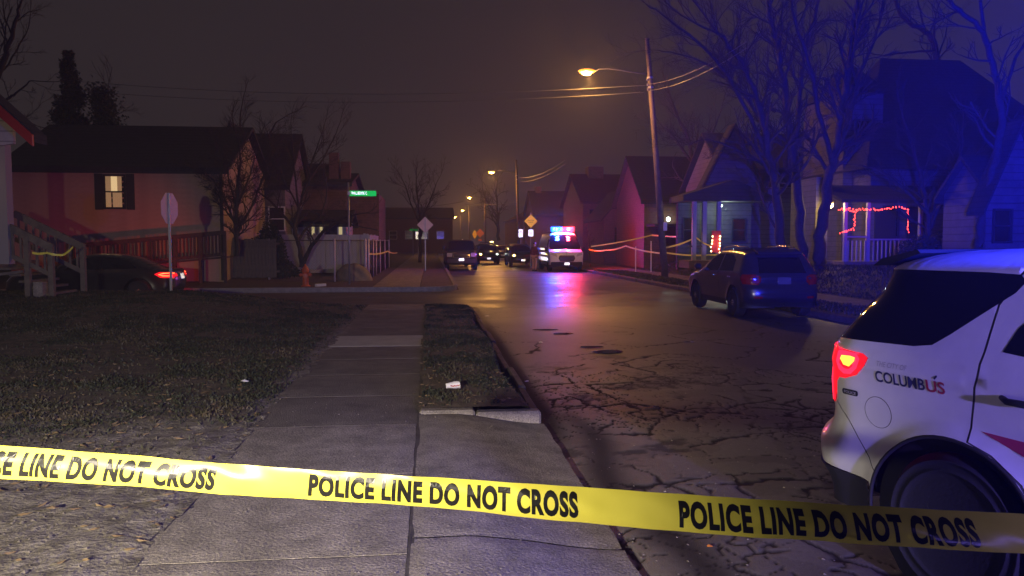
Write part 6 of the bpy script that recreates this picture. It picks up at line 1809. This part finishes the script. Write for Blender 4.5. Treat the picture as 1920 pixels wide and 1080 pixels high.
# the three trunked stand on the right bank
Y1 = 27.5
bare_tree('big bare tree with three leaning trunks on the right bank', (13.6, Y1, 0.6), [
    (L_(Y1, (1470,500,0),(1462,440,0),(1452,330,-.4),(1432,230,-.8),(1400,130,-1.5),(1345,60,-2)), 0.20, 0.05, 1.7),
    (L_(Y1, (1462,440,0),(1440,400,.3),(1418,338,.6),(1402,312,.9)), 0.06, 0.02, 0.5),
    (L_(Y1, (1503,500,.3),(1500,440,.3),(1494,330,.3),(1478,220,.2),(1462,110,0),(1440,10,-.4),(1425,-90,-.4)), 0.20, 0.06, 1.7),
    (L_(Y1, (1490,300,.3),(1498,200,.8),(1508,100,1.1),(1535,0,1.4),(1550,-80,1.5)), 0.11, 0.04, 1.6),
    (L_(Y1, (1535,500,0),(1538,440,0),(1556,330,0),(1574,240,0),(1590,130,.3),(1600,40,.6),(1625,-70,.9)), 0.24, 0.07, 1.7),
    (L_(Y1, (1560,300,0),(1535,210,-.6),(1520,130,-1),(1490,40,-1.2),(1478,-60,-1)), 0.10, 0.035, 1.5),
    (L_(Y1, (1580,200,0),(1620,120,.6),(1650,40,1.2),(1660,-50,1.4)), 0.09, 0.03, 1.4),
    (L_(Y1, (1445,300,-.3),(1395,200,-.8),(1340,110,-1.2),(1260,40,-1.5),(1215,10,-1.5)), 0.085, 0.02, 1.3),
    (L_(Y1, (1430,230,-.5),(1370,150,-.2),(1300,110,0),(1235,95,0)), 0.07, 0.015, 1.2),
    (L_(Y1, (1455,210,0),(1380,165,.6),(1330,150,1)), 0.06, 0.015, 1.2),
    (L_(Y1, (1400,130,-1.5),(1330,40,-1.6),(1270,-40,-1.7)), 0.06, 0.02, 1.3),
    (L_(Y1, (1462,330,0),(1400,290,.3),(1330,262,.5),(1290,272,.5)), 0.05, 0.015, 1.1),
], 3, maxl=3, nch=(7,6,5), step=0.62, rmin=0.005, tw=0.30)
Y2 = 21.0
bare_tree('bare tree curving up in front of the right edge house', (15.3, Y2, 0.7), [
    (L_(Y2, (1832,470,0),(1845,410,0),(1862,320,0),(1880,230,0),(1862,120,0),(1835,50,-.3),(1790,10,-.6),(1745,-30,-.8)), 0.15, 0.04, 1.3),
    (L_(Y2, (1845,55,-.2),(1838,0,0),(1836,-70,0)), 0.06, 0.03, 1.0),
    (L_(Y2, (1876,200,0),(1900,120,.4),(1930,70,.7),(1990,20,.8)), 0.06, 0.02, 1.1),
    (L_(Y2, (1872,290,0),(1910,240,.5),(1950,160,.8),(1975,90,.8)), 0.08, 0.03, 1.1),
    (L_(Y2, (1855,370,0),(1905,330,.3),(1960,250,.5)), 0.06, 0.02, 1.0),
], 5, maxl=3, nch=(5,4,3), rmin=0.004, step=1.2, tw=0.3)
Y3 = 40
bare_tree('bare tree rising behind the ridge of the large dark house', (26.0, Y3+4, 0.6), [
    (L_(Y3+4, (1760,300,0),(1758,120,0),(1742,65,0),(1705,45,-.4),(1680,10,-.6),(1665,-50,-.8)), 0.22, 0.08, 1.9),
    (L_(Y3+4, (1735,63,0),(1725,20,.3),(1712,-30,.5)), 0.07, 0.04, 1.6),
    (L_(Y3+4, (1756,95,0),(1700,98,-.4),(1660,104,-.8),(1630,100,-1)), 0.08, 0.02, 1.2),
    (L_(Y3+4, (1757,110,0),(1772,70,.5),(1778,30,.8)), 0.07, 0.02, 1.2),
], 6, maxl=3, nch=(5,4,3), rmin=0.008, step=1.4)
bare_tree('twiggy bare tree in front of the dark porch, left of the right edge house', (16.6, 25, 0.7), [
    (L_(25, (1740,480,0),(1742,420,0),(1730,350,0),(1715,290,0),(1700,240,0)), 0.10, 0.03, 1.3),
    (L_(25, (1742,430,0),(1770,370,.3),(1795,310,.5),(1805,270,.5)), 0.08, 0.02, 1.2),
    (L_(25, (1738,400,0),(1690,350,-.3),(1650,320,-.5),(1610,310,-.5)), 0.06, 0.015, 1.1)], 27, maxl=3, nch=(6,5,4), rmin=0.006, step=0.9, tw=0.2)
# crown filling between the pole and the big tree, farther back
bare_tree('wide dim bare tree standing between the nearest pole and the steep gabled house', (13.0, 44, 0.3), [
    (L_(44, (1300,420,0),(1300,330,0),(1290,260,0),(1270,215,0)), 0.16, 0.05, 2.2),
    (L_(44, (1300,340,0),(1330,270,.5),(1345,225,.8)), 0.10, 0.04, 2.0),
    (L_(44, (1300,310,0),(1265,260,-.6),(1240,235,-.8)), 0.08, 0.03, 1.8)], 8, maxl=3, nch=(6,5,4), rmin=0.009, step=1.0, tw=0.3)
# small corner tree with spreading limbs
Y4 = 36.0
bare_tree('low spreading corner tree with several crooked limbs inside the wire fence', (-6.3, Y4, 0.4), [
    (L_(Y4, (566,500,0),(562,465,0),(552,430,0),(560,395,.2),(572,350,.3),(586,300,.3)), 0.12, 0.03, 1.2),
    (L_(Y4, (568,495,0),(585,460,-.3),(612,430,-.5),(645,408,-.7),(668,402,-.8)), 0.11, 0.03, 0.8),
    (L_(Y4, (560,450,0),(578,425,.4),(603,400,.6),(612,360,.8),(608,310,.8)), 0.07, 0.02, 1.1),
    (L_(Y4, (552,430,0),(515,385,.4),(470,350,.6),(430,335,.6)), 0.07, 0.02, 1.2),
    (L_(Y4, (560,390,0),(530,330,.2),(510,280,.3)), 0.05, 0.02, 1.1),
    (L_(Y4, (575,345,0),(610,290,.2),(630,250,.3)), 0.05, 0.02, 1.1),
    (L_(Y4, (560,390,0),(552,320,.2),(548,262,.3)), 0.06, 0.02, 1.2),
    (L_(Y4, (586,300,.3),(600,260,.3)), 0.04, 0.02, 1.2)], 9, maxl=3, nch=(6,5,4), rmin=0.006, step=1.0, tw=0.25)
bare_tree('dense twiggy bare tree hiding the right corner of the tan house', (-7.6, 30.0, 0.3), [
    (L_(29.8, (445,480,0),(443,420,0),(446,350,0),(450,300,0),(447,262,0)), 0.10, 0.02, 0.9),
    (L_(29.8, (444,430,0),(425,380,0),(405,345,0),(392,330,0)), 0.05, 0.015, 0.8),
    (L_(29.8, (444,440,0),(470,390,.3),(490,340,.3),(505,295,.3)), 0.06, 0.015, 1.0),
    (L_(29.8, (446,400,0),(430,340,.3),(425,300,.3)), 0.05, 0.015, 0.8),
    (L_(29.8, (447,380,0),(468,330,-.3),(478,290,-.3)), 0.05, 0.015, 0.9)], 10, maxl=3, nch=(8,7,6), rmin=0.007, step=0.5, tw=0.12, spread=(0.5,1.2))
bare_tree('slim bare tree rising behind the roofs of the left houses', (-10.8, 56, 0.3), [
    (L_(56, (452,300,0),(450,240,0),(452,205,0)), 0.10, 0.04, 1.8),
    (L_(56, (500,300,0),(505,255,0),(520,228,0)), 0.10, 0.04, 1.8)], 12, maxl=3, nch=(6,5,4), rmin=0.010, step=1.0, tw=0.2)
bare_tree('round bare street tree over the left pavement beside the back of a diamond sign', (-0.45, 62, 0.1), [
    (L_(62, (787,495,0),(787,440,0),(786,400,0),(780,350,0)), 0.15, 0.05, 1.6),
    (L_(62, (787,420,0),(770,380,0),(757,340,0)), 0.08, 0.03, 1.4),
    (L_(62, (787,420,0),(805,380,0),(818,345,0)), 0.08, 0.03, 1.4)], 13, maxl=3, nch=(6,5,4), rmin=0.011, step=1.0, tw=0.3)
bare_tree('dim bare tree behind the wires between the farthest street lamps', (13.4, 112, 0.1), [
    (L_(112, (935,450,0),(933,400,0),(930,355,0)), 0.25, 0.08, 2.6),
    (L_(112, (934,410,0),(915,380,0),(905,360,0)), 0.15, 0.05, 2.3)], 14, maxl=3, nch=(6,5,4), rmin=0.02, step=1.3, tw=0.2)
bare_tree('bare tree hanging over the near left porch roof', (-15.5, 30.5, 0.3), [
    (L_(29, (-60,420,0),(-40,250,0),(0,130,0),(20,70,0),(38,10,0)), 0.16, 0.04, 1.5),
    (L_(29, (-30,230,0),(10,190,0),(30,175,0),(60,150,0)), 0.07, 0.02, 1.0),
    (L_(29, (-10,150,0),(15,120,.2),(50,60,.3)), 0.05, 0.02, 1.0),
    (L_(29, (-35,260,0),(30,225,0),(62,232,0)), 0.05, 0.015, 0.9)], 15, maxl=3, nch=(5,4,4), rmin=0.006, step=0.9, tw=0.3)
bare_tree('thin bare tree peeping out right of the conifer', (-21.5, 52, 0.3), [
    (L_(52, (190,330,0),(195,240,0),(200,195,0)), 0.10, 0.04, 1.8)], 16, maxl=3, nch=(6,5,4), rmin=0.011, step=1.0, tw=0.3)
bare_tree('small leafless sapling lit pink right of the white van', (10.1, 49.5, 0.1), [
    (L_(49.5, (1107,500,0),(1106,470,0),(1104,448,0)), 0.035, 0.015, 0.45)], 17, maxl=3, nch=(5,4,3), rmin=0.008, step=0.5, tw=0.4, name='sapling')
# conifer
def conifer(label, base, H, seed, RB=2.1, nc=120, spur=True, m='needle'):
    T = thing('conifer', label, 'tree', base)
    MB().tube([(0,0,-0.2),(0.05,0,H*0.5),(0,0,H*0.97)], [0.22,0.12,0.02], 8).build('trunk', M['bark'], T)
    rng = np.random.default_rng(seed)
    V = []; F = []
    clumps = []
    for k in range(nc):
        t = rng.uniform(0.0, 1.0)**1.1; a = rng.uniform(0, 2*PI)
        R_ = RB*(1-t)**0.8*rng.uniform(0.35, 1.0)
        clumps.append((np.array([R_*math.cos(a), R_*math.sin(a), H*(0.10+0.84*t)]), rng.uniform(0.45, 0.85)*(1-0.55*t)*min(1, RB/1.6)))
    clumps.append((np.array([0.05,0,H*0.97]), 0.28)); clumps.append((np.array([-0.1,0,H*0.93]), 0.38))
    for c0, rad in clumps:
        for k in range(150):
            v = rng.normal(0, 1, 3); v /= np.linalg.norm(v); c = c0 + v*rad*rng.uniform(0.3, 1.05)*np.array([1,1,0.8])
            d = v + rng.normal(0, 0.5, 3); d /= np.linalg.norm(d); s = rng.uniform(0.08, 0.17)
            u = np.cross(d, rng.normal(0, 1, 3)); u /= np.linalg.norm(u)
            b_ = len(V); V += [c-u*s*0.5, c+u*s*0.5, c+d*s*1.3]; F.append((b_, b_+1, b_+2))
    # the side spur on the right
    for k in range(2600 if spur else 0):
        t = rng.uniform(0, 1); c = np.array([1.75+0.35*rng.normal(), 0.4*rng.normal(), H*(0.62+0.22*t)-0.3+0.2*rng.normal()]); c[0] += 0.35*(1-t)
        d = rng.normal(0, 1, 3); d /= np.linalg.norm(d); s = rng.uniform(0.10, 0.20); u = np.cross(d, rng.normal(0,1,3)); u /= np.linalg.norm(u)
        b_ = len(V); V += [c-u*s*0.45, c+u*s*0.45, c+d*s*1.3]; F.append((b_, b_+1, b_+2))
    from_arrays('crown', V, F, M[m], T)
conifer('dark conifer standing above the roof of the tan house', (-20.85, 48, 0.2), 12.8, 21)
# dark bushes by the corner
def bush(label, loc, s, seed, m='needle', n=2500, group='dark shrubs in the left yards'):
    rng = np.random.default_rng(seed); V = []; F = []
    for k in range(n):
        v = rng.normal(0, 1, 3); v /= np.linalg.norm(v); v[2] = abs(v[2])
        r = rng.uniform(0.3, 1)**0.4*(0.75+0.5*float(vnoise(v[0]*2+seed, v[1]*2+v[2]*2, seed)))
        c = v*r*np.array(s); d = rng.normal(0, 1, 3); d /= np.linalg.norm(d); u = np.cross(d, rng.normal(0,1,3)); u /= np.linalg.norm(u)
        q = rng.uniform(0.05, 0.10); b_ = len(V); V += [c-u*q*.5, c+u*q*.5, c+d*q*1.4]; F.append((b_, b_+1, b_+2))
    o = from_arrays('shrub', V, F, M[m]); o.location = loc
    return tag(o, label, 'shrub', group)
bush('dark shrub between the wooden fence and the corner tree', (-7.6, 35.5, 0.3), (1.0,0.7,1.7), 31)
bush('low dark shrub at the foot of the corner tree', (-6.9, 34.5, 0.3), (1.3,0.6,0.7), 32)
bush('tall dark evergreen shrub between the two left houses', (-8.9, 41.5, 0.3), (0.7,0.7,3.6), 33, n=4000)
bush('tall dark shrub right of the tan house corner', (-6.75, 33.6, 0.3), (0.85,0.6,2.6), 36, n=5000)
bush('dark shrub in front of the porch with string lights', (19.6, 27.0, 0.8), (1.4,0.8,1.8), 34, n=5000, group='dark shrubs in the right yards')
bush('dark shrub below the right edge house', (16.3, 24.0, 0.8), (1.0,0.7,1.1), 35, n=3000, group='dark shrubs in the right yards')

# ================================================================== BARRIER TAPES IN THE DISTANCE
def tape_run(label, pts, w=0.075, sagv=0.06, m='tape', group='yellow barrier tapes in the distance', tw=0.3):
    V = []; F = []
    path = []
    for a, b in zip(pts[:-1], pts[1:]):
        q = sag(a, b, sagv, 9); path += q if not path else q[1:]
    for k, p in enumerate(path):
        a = tw*math.sin(k*0.55)
        u = np.array([0, math.sin(a), math.cos(a)])*w/2
        V += [p-u, p+u]
    F = [(2*k, 2*k+2, 2*k+3, 2*k+1) for k in range(len(path)-1)]
    o = from_arrays('barrier_tape', V, F, M[m]); s_ = o.modifiers.new('thickness', 'SOLIDIFY'); s_.thickness = 0.001
    return tag(o, label, 'barrier tape', group)
tape_run('upper tape strand from the white van to the right yards', [at(1108,462,46), at(1222,441,44), at(1335,443,36)])
tape_run('bright lower tape strand from the white van dipping to the nearest pole', [at(1104,468,47), at(1137,469,46), at(1173,461,42), at(1241,475,35.2)])
tape_run('short slanting tape strand right of the nearest pole', [at(1249,464,35.2), at(1305,445,34), at(1333,461,33)])
tape_run('tape strand low behind the parked crossover', [at(1250,474,35.1), at(1330,478,33.5), at(1370,470,32)], 0.07)
tape_run('pale tape strand along the wire fence by the left pavement', [at(692,476,35), at(727,471,42), at(745,474,50)])
tape_run('tape wound round the porch handrail at the left edge', [at(60,474,18.2), at(88,474,18.2), at(118,478,18.3), at(137,463,18.2)], 0.05, 0.02)
for k, (x, y0, y1, Y) in enumerate(((1192,462,492,41),(1221,452,478,41))):
    a, b_ = at(x, y1, Y), at(x, y0, Y); o = MB().tube([b_, (a[0], a[1], 0.05)], 0.03, 6).build('stake', M['trim_white'])
    tag(o, ['white stake holding the lit tape, nearer the van','white stake holding the tapes, nearer the pole'][k], 'stake')

# ================================================================== LITTER
cup = thing('paper_cup', 'crumpled white paper cup with red print lying on the verge', 'cup', (0.23, 8.35, 0.24), math.radians(12))
prof = [(0.036,-0.075),(0.038,-0.06),(0.046,0.02),(0.051,0.072),(0.054,0.075)]
cb = MB(); cb.lathe(prof, 20, axis='x'); cb.v = [(x, y*(1-0.25*math.sin(x*30)**2), z*0.8+0.008*math.sin(x*60+y*40)) for x, y, z in cb.v]
cb.build('cup_body', M['paper'], cup, True)
for k in range(3):
    MB().tube([(-0.03+k*0.035,-0.036+0.0,0.016-k*0.004),(0.0+k*0.03,-0.040,0.004),(0.02+k*0.025,-0.043,0.012)], 0.006, 5).build('red_print', M['paper_red'], cup)
cup.rotation_euler = (0.2, -0.12, math.radians(8))
def scrap(label, loc, s, m='paper', seed=1, cat='litter'):
    r = random.Random(seed); n = 7
    V = [(s*(0.7+0.5*r.random())*math.cos(2*PI*k/n), s*(0.6+0.4*r.random())*math.sin(2*PI*k/n)*0.8, s*0.35*r.random()) for k in range(n)] + [(0,0,s*0.5)]
    o = from_arrays('paper_scrap', V, [(k, (k+1) % n, n) for k in range(n)], M[m]); o.location = loc
    so = o.modifiers.new('t', 'SOLIDIFY'); so.thickness = 0.002
    return tag(o, label, cat)
scrap('small white scrap of paper on the left lawn', (-2.12, 9.0, 0.21), 0.045, seed=2)
scrap('pale dry leaf on the gravel at the lower left', (-2.28, 4.85, 0.19), 0.035, 'leaf_dry', 3, 'leaf')
scrap('orange scrap on the cracked asphalt below the tape', (1.62, 4.30, 0.012), 0.022, 'orange_sheet', 4)
scrap('tiny white scrap in the gutter beside the verge', (1.22, 9.8, 0.0), 0.03, seed=5)
scrap('white scrap on the road beyond the verge end', (1.35, 18.5, 0.0), 0.06, seed=6)
scrap('white scrap on the far side of the crossing', (0.6, 31.5, 0.01), 0.09, seed=7)
scrap('white scrap in the road right of the verge', (1.95, 13.6, 0.0), 0.05, seed=8)

# ================================================================== PERSON
def skin_fig(name, verts, edges, radii, m, parent, sub=1):
    me = bpy.data.meshes.new(name); me.from_pydata(verts, edges, []); me.materials.append(m)
    o = link(bpy.data.objects.new(name, me), parent)
    sk = o.modifiers.new('skin', 'SKIN'); sk.use_smooth_shade = True
    for i, r in enumerate(radii):
        me.skin_vertices[0].data[i].radius = (r, r) if not isinstance(r, tuple) else r
    me.skin_vertices[0].data[0].use_root = True
    s_ = o.modifiers.new('sub', 'SUBSURF'); s_.levels = sub; s_.render_levels = sub
    return o
def person(label, loc, rz):
    P = thing('person', label, 'person', loc, rz)
    # body: pelvis root, spine, head, arms with hands, legs with feet; a walking stance
    v = [(0,0,0.96),(0,0,1.15),(0,0.01,1.36),(0,0.01,1.48),(0,-0.01,1.56),(0,-0.015,1.64),(0,-0.01,1.74),
         (0.17,0.01,1.42),(0.24,0.02,1.16),(0.23,-0.08,0.92),(0.22,-0.11,0.83),
         (-0.17,0.01,1.42),(-0.25,0.03,1.16),(-0.24,-0.05,0.92),(-0.23,-0.08,0.83),
         (0.09,0,0.90),(0.11,-0.07,0.50),(0.11,-0.02,0.09),(0.11,-0.16,0.04),
         (-0.09,0,0.90),(-0.11,0.05,0.50),(-0.12,0.16,0.10),(-0.12,0.03,0.04)]
    e = [(0,1),(1,2),(2,3),(3,4),(4,5),(5,6),(2,7),(7,8),(8,9),(9,10),(2,11),(11,12),(12,13),(13,14),(0,15),(15,16),(16,17),(17,18),(0,19),(19,20),(20,21),(21,22)]
    r = [(0.14,0.10),(0.13,0.10),(0.15,0.10),0.055,(0.07,0.08),(0.078,0.095),(0.05,0.06),0.06,0.045,0.033,0.028,0.06,0.045,0.033,0.028,0.08,0.058,0.04,0.03,0.08,0.058,0.04,0.03]
    skin_fig('body', v, e, r, M['skin'], P, 2)
    jv = [v[0],v[1],v[2],(0,0.01,1.46),v[7],v[8],(0.232,-0.07,0.94),v[11],v[12],(-0.242,-0.04,0.94),(0,0,0.86)]
    je = [(0,1),(1,2),(2,3),(2,4),(4,5),(5,6),(2,7),(7,8),(8,9),(0,10)]
    skin_fig('jacket', jv, je, [(0.17,0.13),(0.17,0.13),(0.18,0.13),0.075,0.085,0.068,0.055,0.085,0.068,0.055,(0.17,0.13)], M['jacket'], P, 2)
    tv = [(0,0,0.93),v[15],v[16],(0.11,-0.03,0.13),v[19],v[20],(-0.12,0.145,0.14)]
    skin_fig('trousers', tv, [(0,1),(1,2),(2,3),(0,4),(4,5),(5,6)], [(0.16,0.12),0.10,0.080,0.068,0.10,0.080,0.068], M['khaki'], P, 2)
    for (x, y) in ((0.11,-0.02),(-0.12,0.16)):
        MB().lathe([(0.02,-0.10),(0.048,-0.06),(0.05,0.02),(0.045,0.13),(0.02,0.17)], 10, c=(0,0,0), axis='y').build('shoe', M['shoe'], P, True).location = (x, y-0.08, 0.05)
    hr = MB().lathe([(0.088,-0.02),(0.092,0.03),(0.075,0.08),(0.04,0.105),(0.005,0.11)], 14, c=(0,0.005,1.66)).build('hair', M['hair'], P, True)
    # facial features and fingers
    MB().lathe([(0.004,0.0),(0.014,0.015),(0.010,0.05)], 6, c=(0,-0.105,1.60)).build('nose', M['skin'], P)
    for s_ in (1,-1):
        MB().lathe([(0.002,-0.012),(0.012,0),(0.002,0.012)], 8, c=(s_*0.03,-0.092,1.655)).build('eye', M['black_ink'], P)
        MB().lathe([(0.004,-0.03),(0.018,0),(0.006,0.03)], 6, c=(s_*0.085,0,1.645)).build('ear', M['skin'], P)
        hx, hy_ = (0.22,-0.11) if s_ > 0 else (-0.23,-0.08)
        for k in range(4): MB().tube([(hx+(k-1.5)*0.016,hy_,0.82),(hx+(k-1.5)*0.017,hy_-0.012,0.775),(hx+(k-1.5)*0.016,hy_-0.004,0.745+0.006*abs(k-1))], [0.009,0.008,0.006], 5).build('finger', M['skin'], P)
        MB().tube([(hx-s_*0.02,hy_-0.01,0.85),(hx-s_*0.045,hy_-0.03,0.81),(hx-s_*0.04,hy_-0.035,0.785)], [0.010,0.009,0.007], 5).build('thumb', M['skin'], P)
    MB().tube([(-0.025,-0.098,1.605),(0,-0.104,1.602),(0.025,-0.098,1.605)], 0.004, 5).build('mouth', M['paper_red'], P)
    return P
person('person in dark red jacket and khaki trousers walking left of the white van', (6.32, 46.9, 0.0), math.radians(150))

# ================================================================== THE NEAR BARRIER TAPE
TD0, TD1 = 1.75, 1.57
def tape_pt(px, v):
    """v -0.5 (bottom edge) .. 0.5 (top edge)"""
    top = np.interp(px, [-160,0,240,420,795,1140,1360,1600,1920,2100], [826,835,853,868,891,918,933,948,966,976])
    bot = np.interp(px, [-160,0,240,420,795,1140,1360,1600,1920,2100], [889,898,911,929,953,983,1003,1018,1036,1046])
    d = np.interp(px, [-160,1920,2100], [1.76,1.60,1.58])
    y = (top+bot)/2
    c = _C + d*(_F + (px-960)/FOC*_R + (540-y)/FOC*_U)
    hw = (bot-top)/FOC*d/2
    # slow curl of the film: the band bellies towards the camera and tips back and forth along its length
    tip = np.interp(px, [-160,200,520,900,1300,2100], [0.12,0.05,-0.20,-0.08,0.30,0.38]) + 0.03*np.sin(px/70.0)
    up = np.array([0,0,1.0])*math.cos(tip) - np.array([_F0[0],_F0[1],0])*(-math.sin(tip))
    belly = 0.010*(1-(2*v)**2) + 0.0012*math.sin(px/33.0+v*7) + 0.0026*math.sin(px/120.0+v*3) + 0.0045*(float(vnoise(px/55.0, v*2.2, 91))-0.5) + 0.003*(abs(((px*0.011+v*0.9) % 1.0)-0.5)-0.25)
    return c + up*(2*v*hw) - _F0*belly
tape = thing('barrier_tape', 'yellow police line tape stretched across the whole foreground', 'barrier tape', tuple(tape_pt(960, 0)))
T0 = np.array(tape_pt(960, 0))
nu, nv = 230, 14
V = []; F = []
for i in range(nu+1):
    px = -160+2260*i/nu
    for j in range(nv+1): V.append(tape_pt(px, -0.5+j/nv)-T0)
for i in range(nu):
    for j in range(nv):
        a = i*(nv+1)+j; F.append((a, a+nv+1, a+nv+2, a+1))
tb = from_arrays('tape_band', V, F, M['tape'], tape, True)
def tape_word(txt, x0, x1, vlo, vhi, shear):
    tv, tf = text_mesh(txt, 1.0, 0.05, res=4, spacing=1.12)
    import bmesh
    me = bpy.data.meshes.new('t'); me.from_pydata([tuple(v) for v in tv], [], tf)
    bm = bmesh.new(); bm.from_mesh(me); bmesh.ops.triangulate(bm, faces=bm.faces[:])
    W_ = tv[:,0].max()
    for k in range(1, 90):
        bmesh.ops.bisect_plane(bm, geom=bm.verts[:]+bm.edges[:]+bm.faces[:], plane_co=(W_*k/90, 0, 0), plane_no=(1, 0, 0))
    ymin, ymax = tv[:,1].min(), tv[:,1].max()
    for k in range(1, 5):
        bmesh.ops.bisect_plane(bm, geom=bm.verts[:]+bm.edges[:]+bm.faces[:], plane_co=(0, ymin+(ymax-ymin)*k/5, 0), plane_no=(0, 1, 0))
    ymin = 0.0; ymax = 0.73 if tv[:,1].max() > 0.7 else tv[:,1].max()
    bm.verts.ensure_lookup_table()
    for v in bm.verts:
        u, w = v.co.x/W_, (v.co.y-tv[:,1].min())/(tv[:,1].max()-tv[:,1].min())
        px = x0+(x1-x0)*u + (w-0.5)*shear(u)
        p = tape_pt(px, vlo+(vhi-vlo)*w) - _F0*0.0009 - T0
        v.co = Vector(p)
    bm.to_mesh(me); bm.free(); me.materials.append(M['tape_ink']); 
    return link(bpy.data.objects.new('lettering', me), tape)
tape_word('POLICE LINE DO NOT CROSS', -92, 406, -0.385, 0.375, lambda u: 16-4*u)
tape_word('POLICE LINE DO NOT CROSS', 580, 1083, -0.37, 0.385, lambda u: 7-9*u)
tape_word('POLICE LINE DO NOT CROSS', 1272, 1828, -0.39, 0.35, lambda u: -1-8*u)

# ================================================================== THE LIGHT BESIDE THE CAMERA (its glint shows on the tape)
ld = bpy.data.lights.new('hand_lamp', 'SPOT'); ld.energy = P_TORCH; ld.color = (1.0, 0.87, 0.66); ld.shadow_soft_size = 0.06; ld.spot_size = math.radians(82); ld.spot_blend = 1.0
lo = bpy.data.objects.new('hand_lamp', ld); link(lo); lo.location = (-2.15, -1.5, 1.95)
lo.rotation_euler = Vector((0.35, 6.0, -2.1)).to_track_quat('-Z', 'Y').to_euler()

# ================================================================== HAZE
hz = MB().box(-330, 330, -40, 420, -1.15, 22).build('haze', None)
m = bpy.data.materials.new('haze'); m.use_nodes = True; t = m.node_tree
for n in list(t.nodes):
    if n.type != 'OUTPUT_MATERIAL': t.nodes.remove(n)
pv = t.nodes.new('ShaderNodeVolumePrincipled'); pv.inputs['Density'].default_value = HAZE; pv.inputs['Color'].default_value = (0.9,0.9,0.92,1); pv.inputs['Anisotropy'].default_value = HAZE_G
t.links.new(pv.outputs[0], t.nodes['Material Output'].inputs['Volume'])
hz.data.materials.clear(); hz.data.materials.append(m)
tag(hz, kind='stuff')
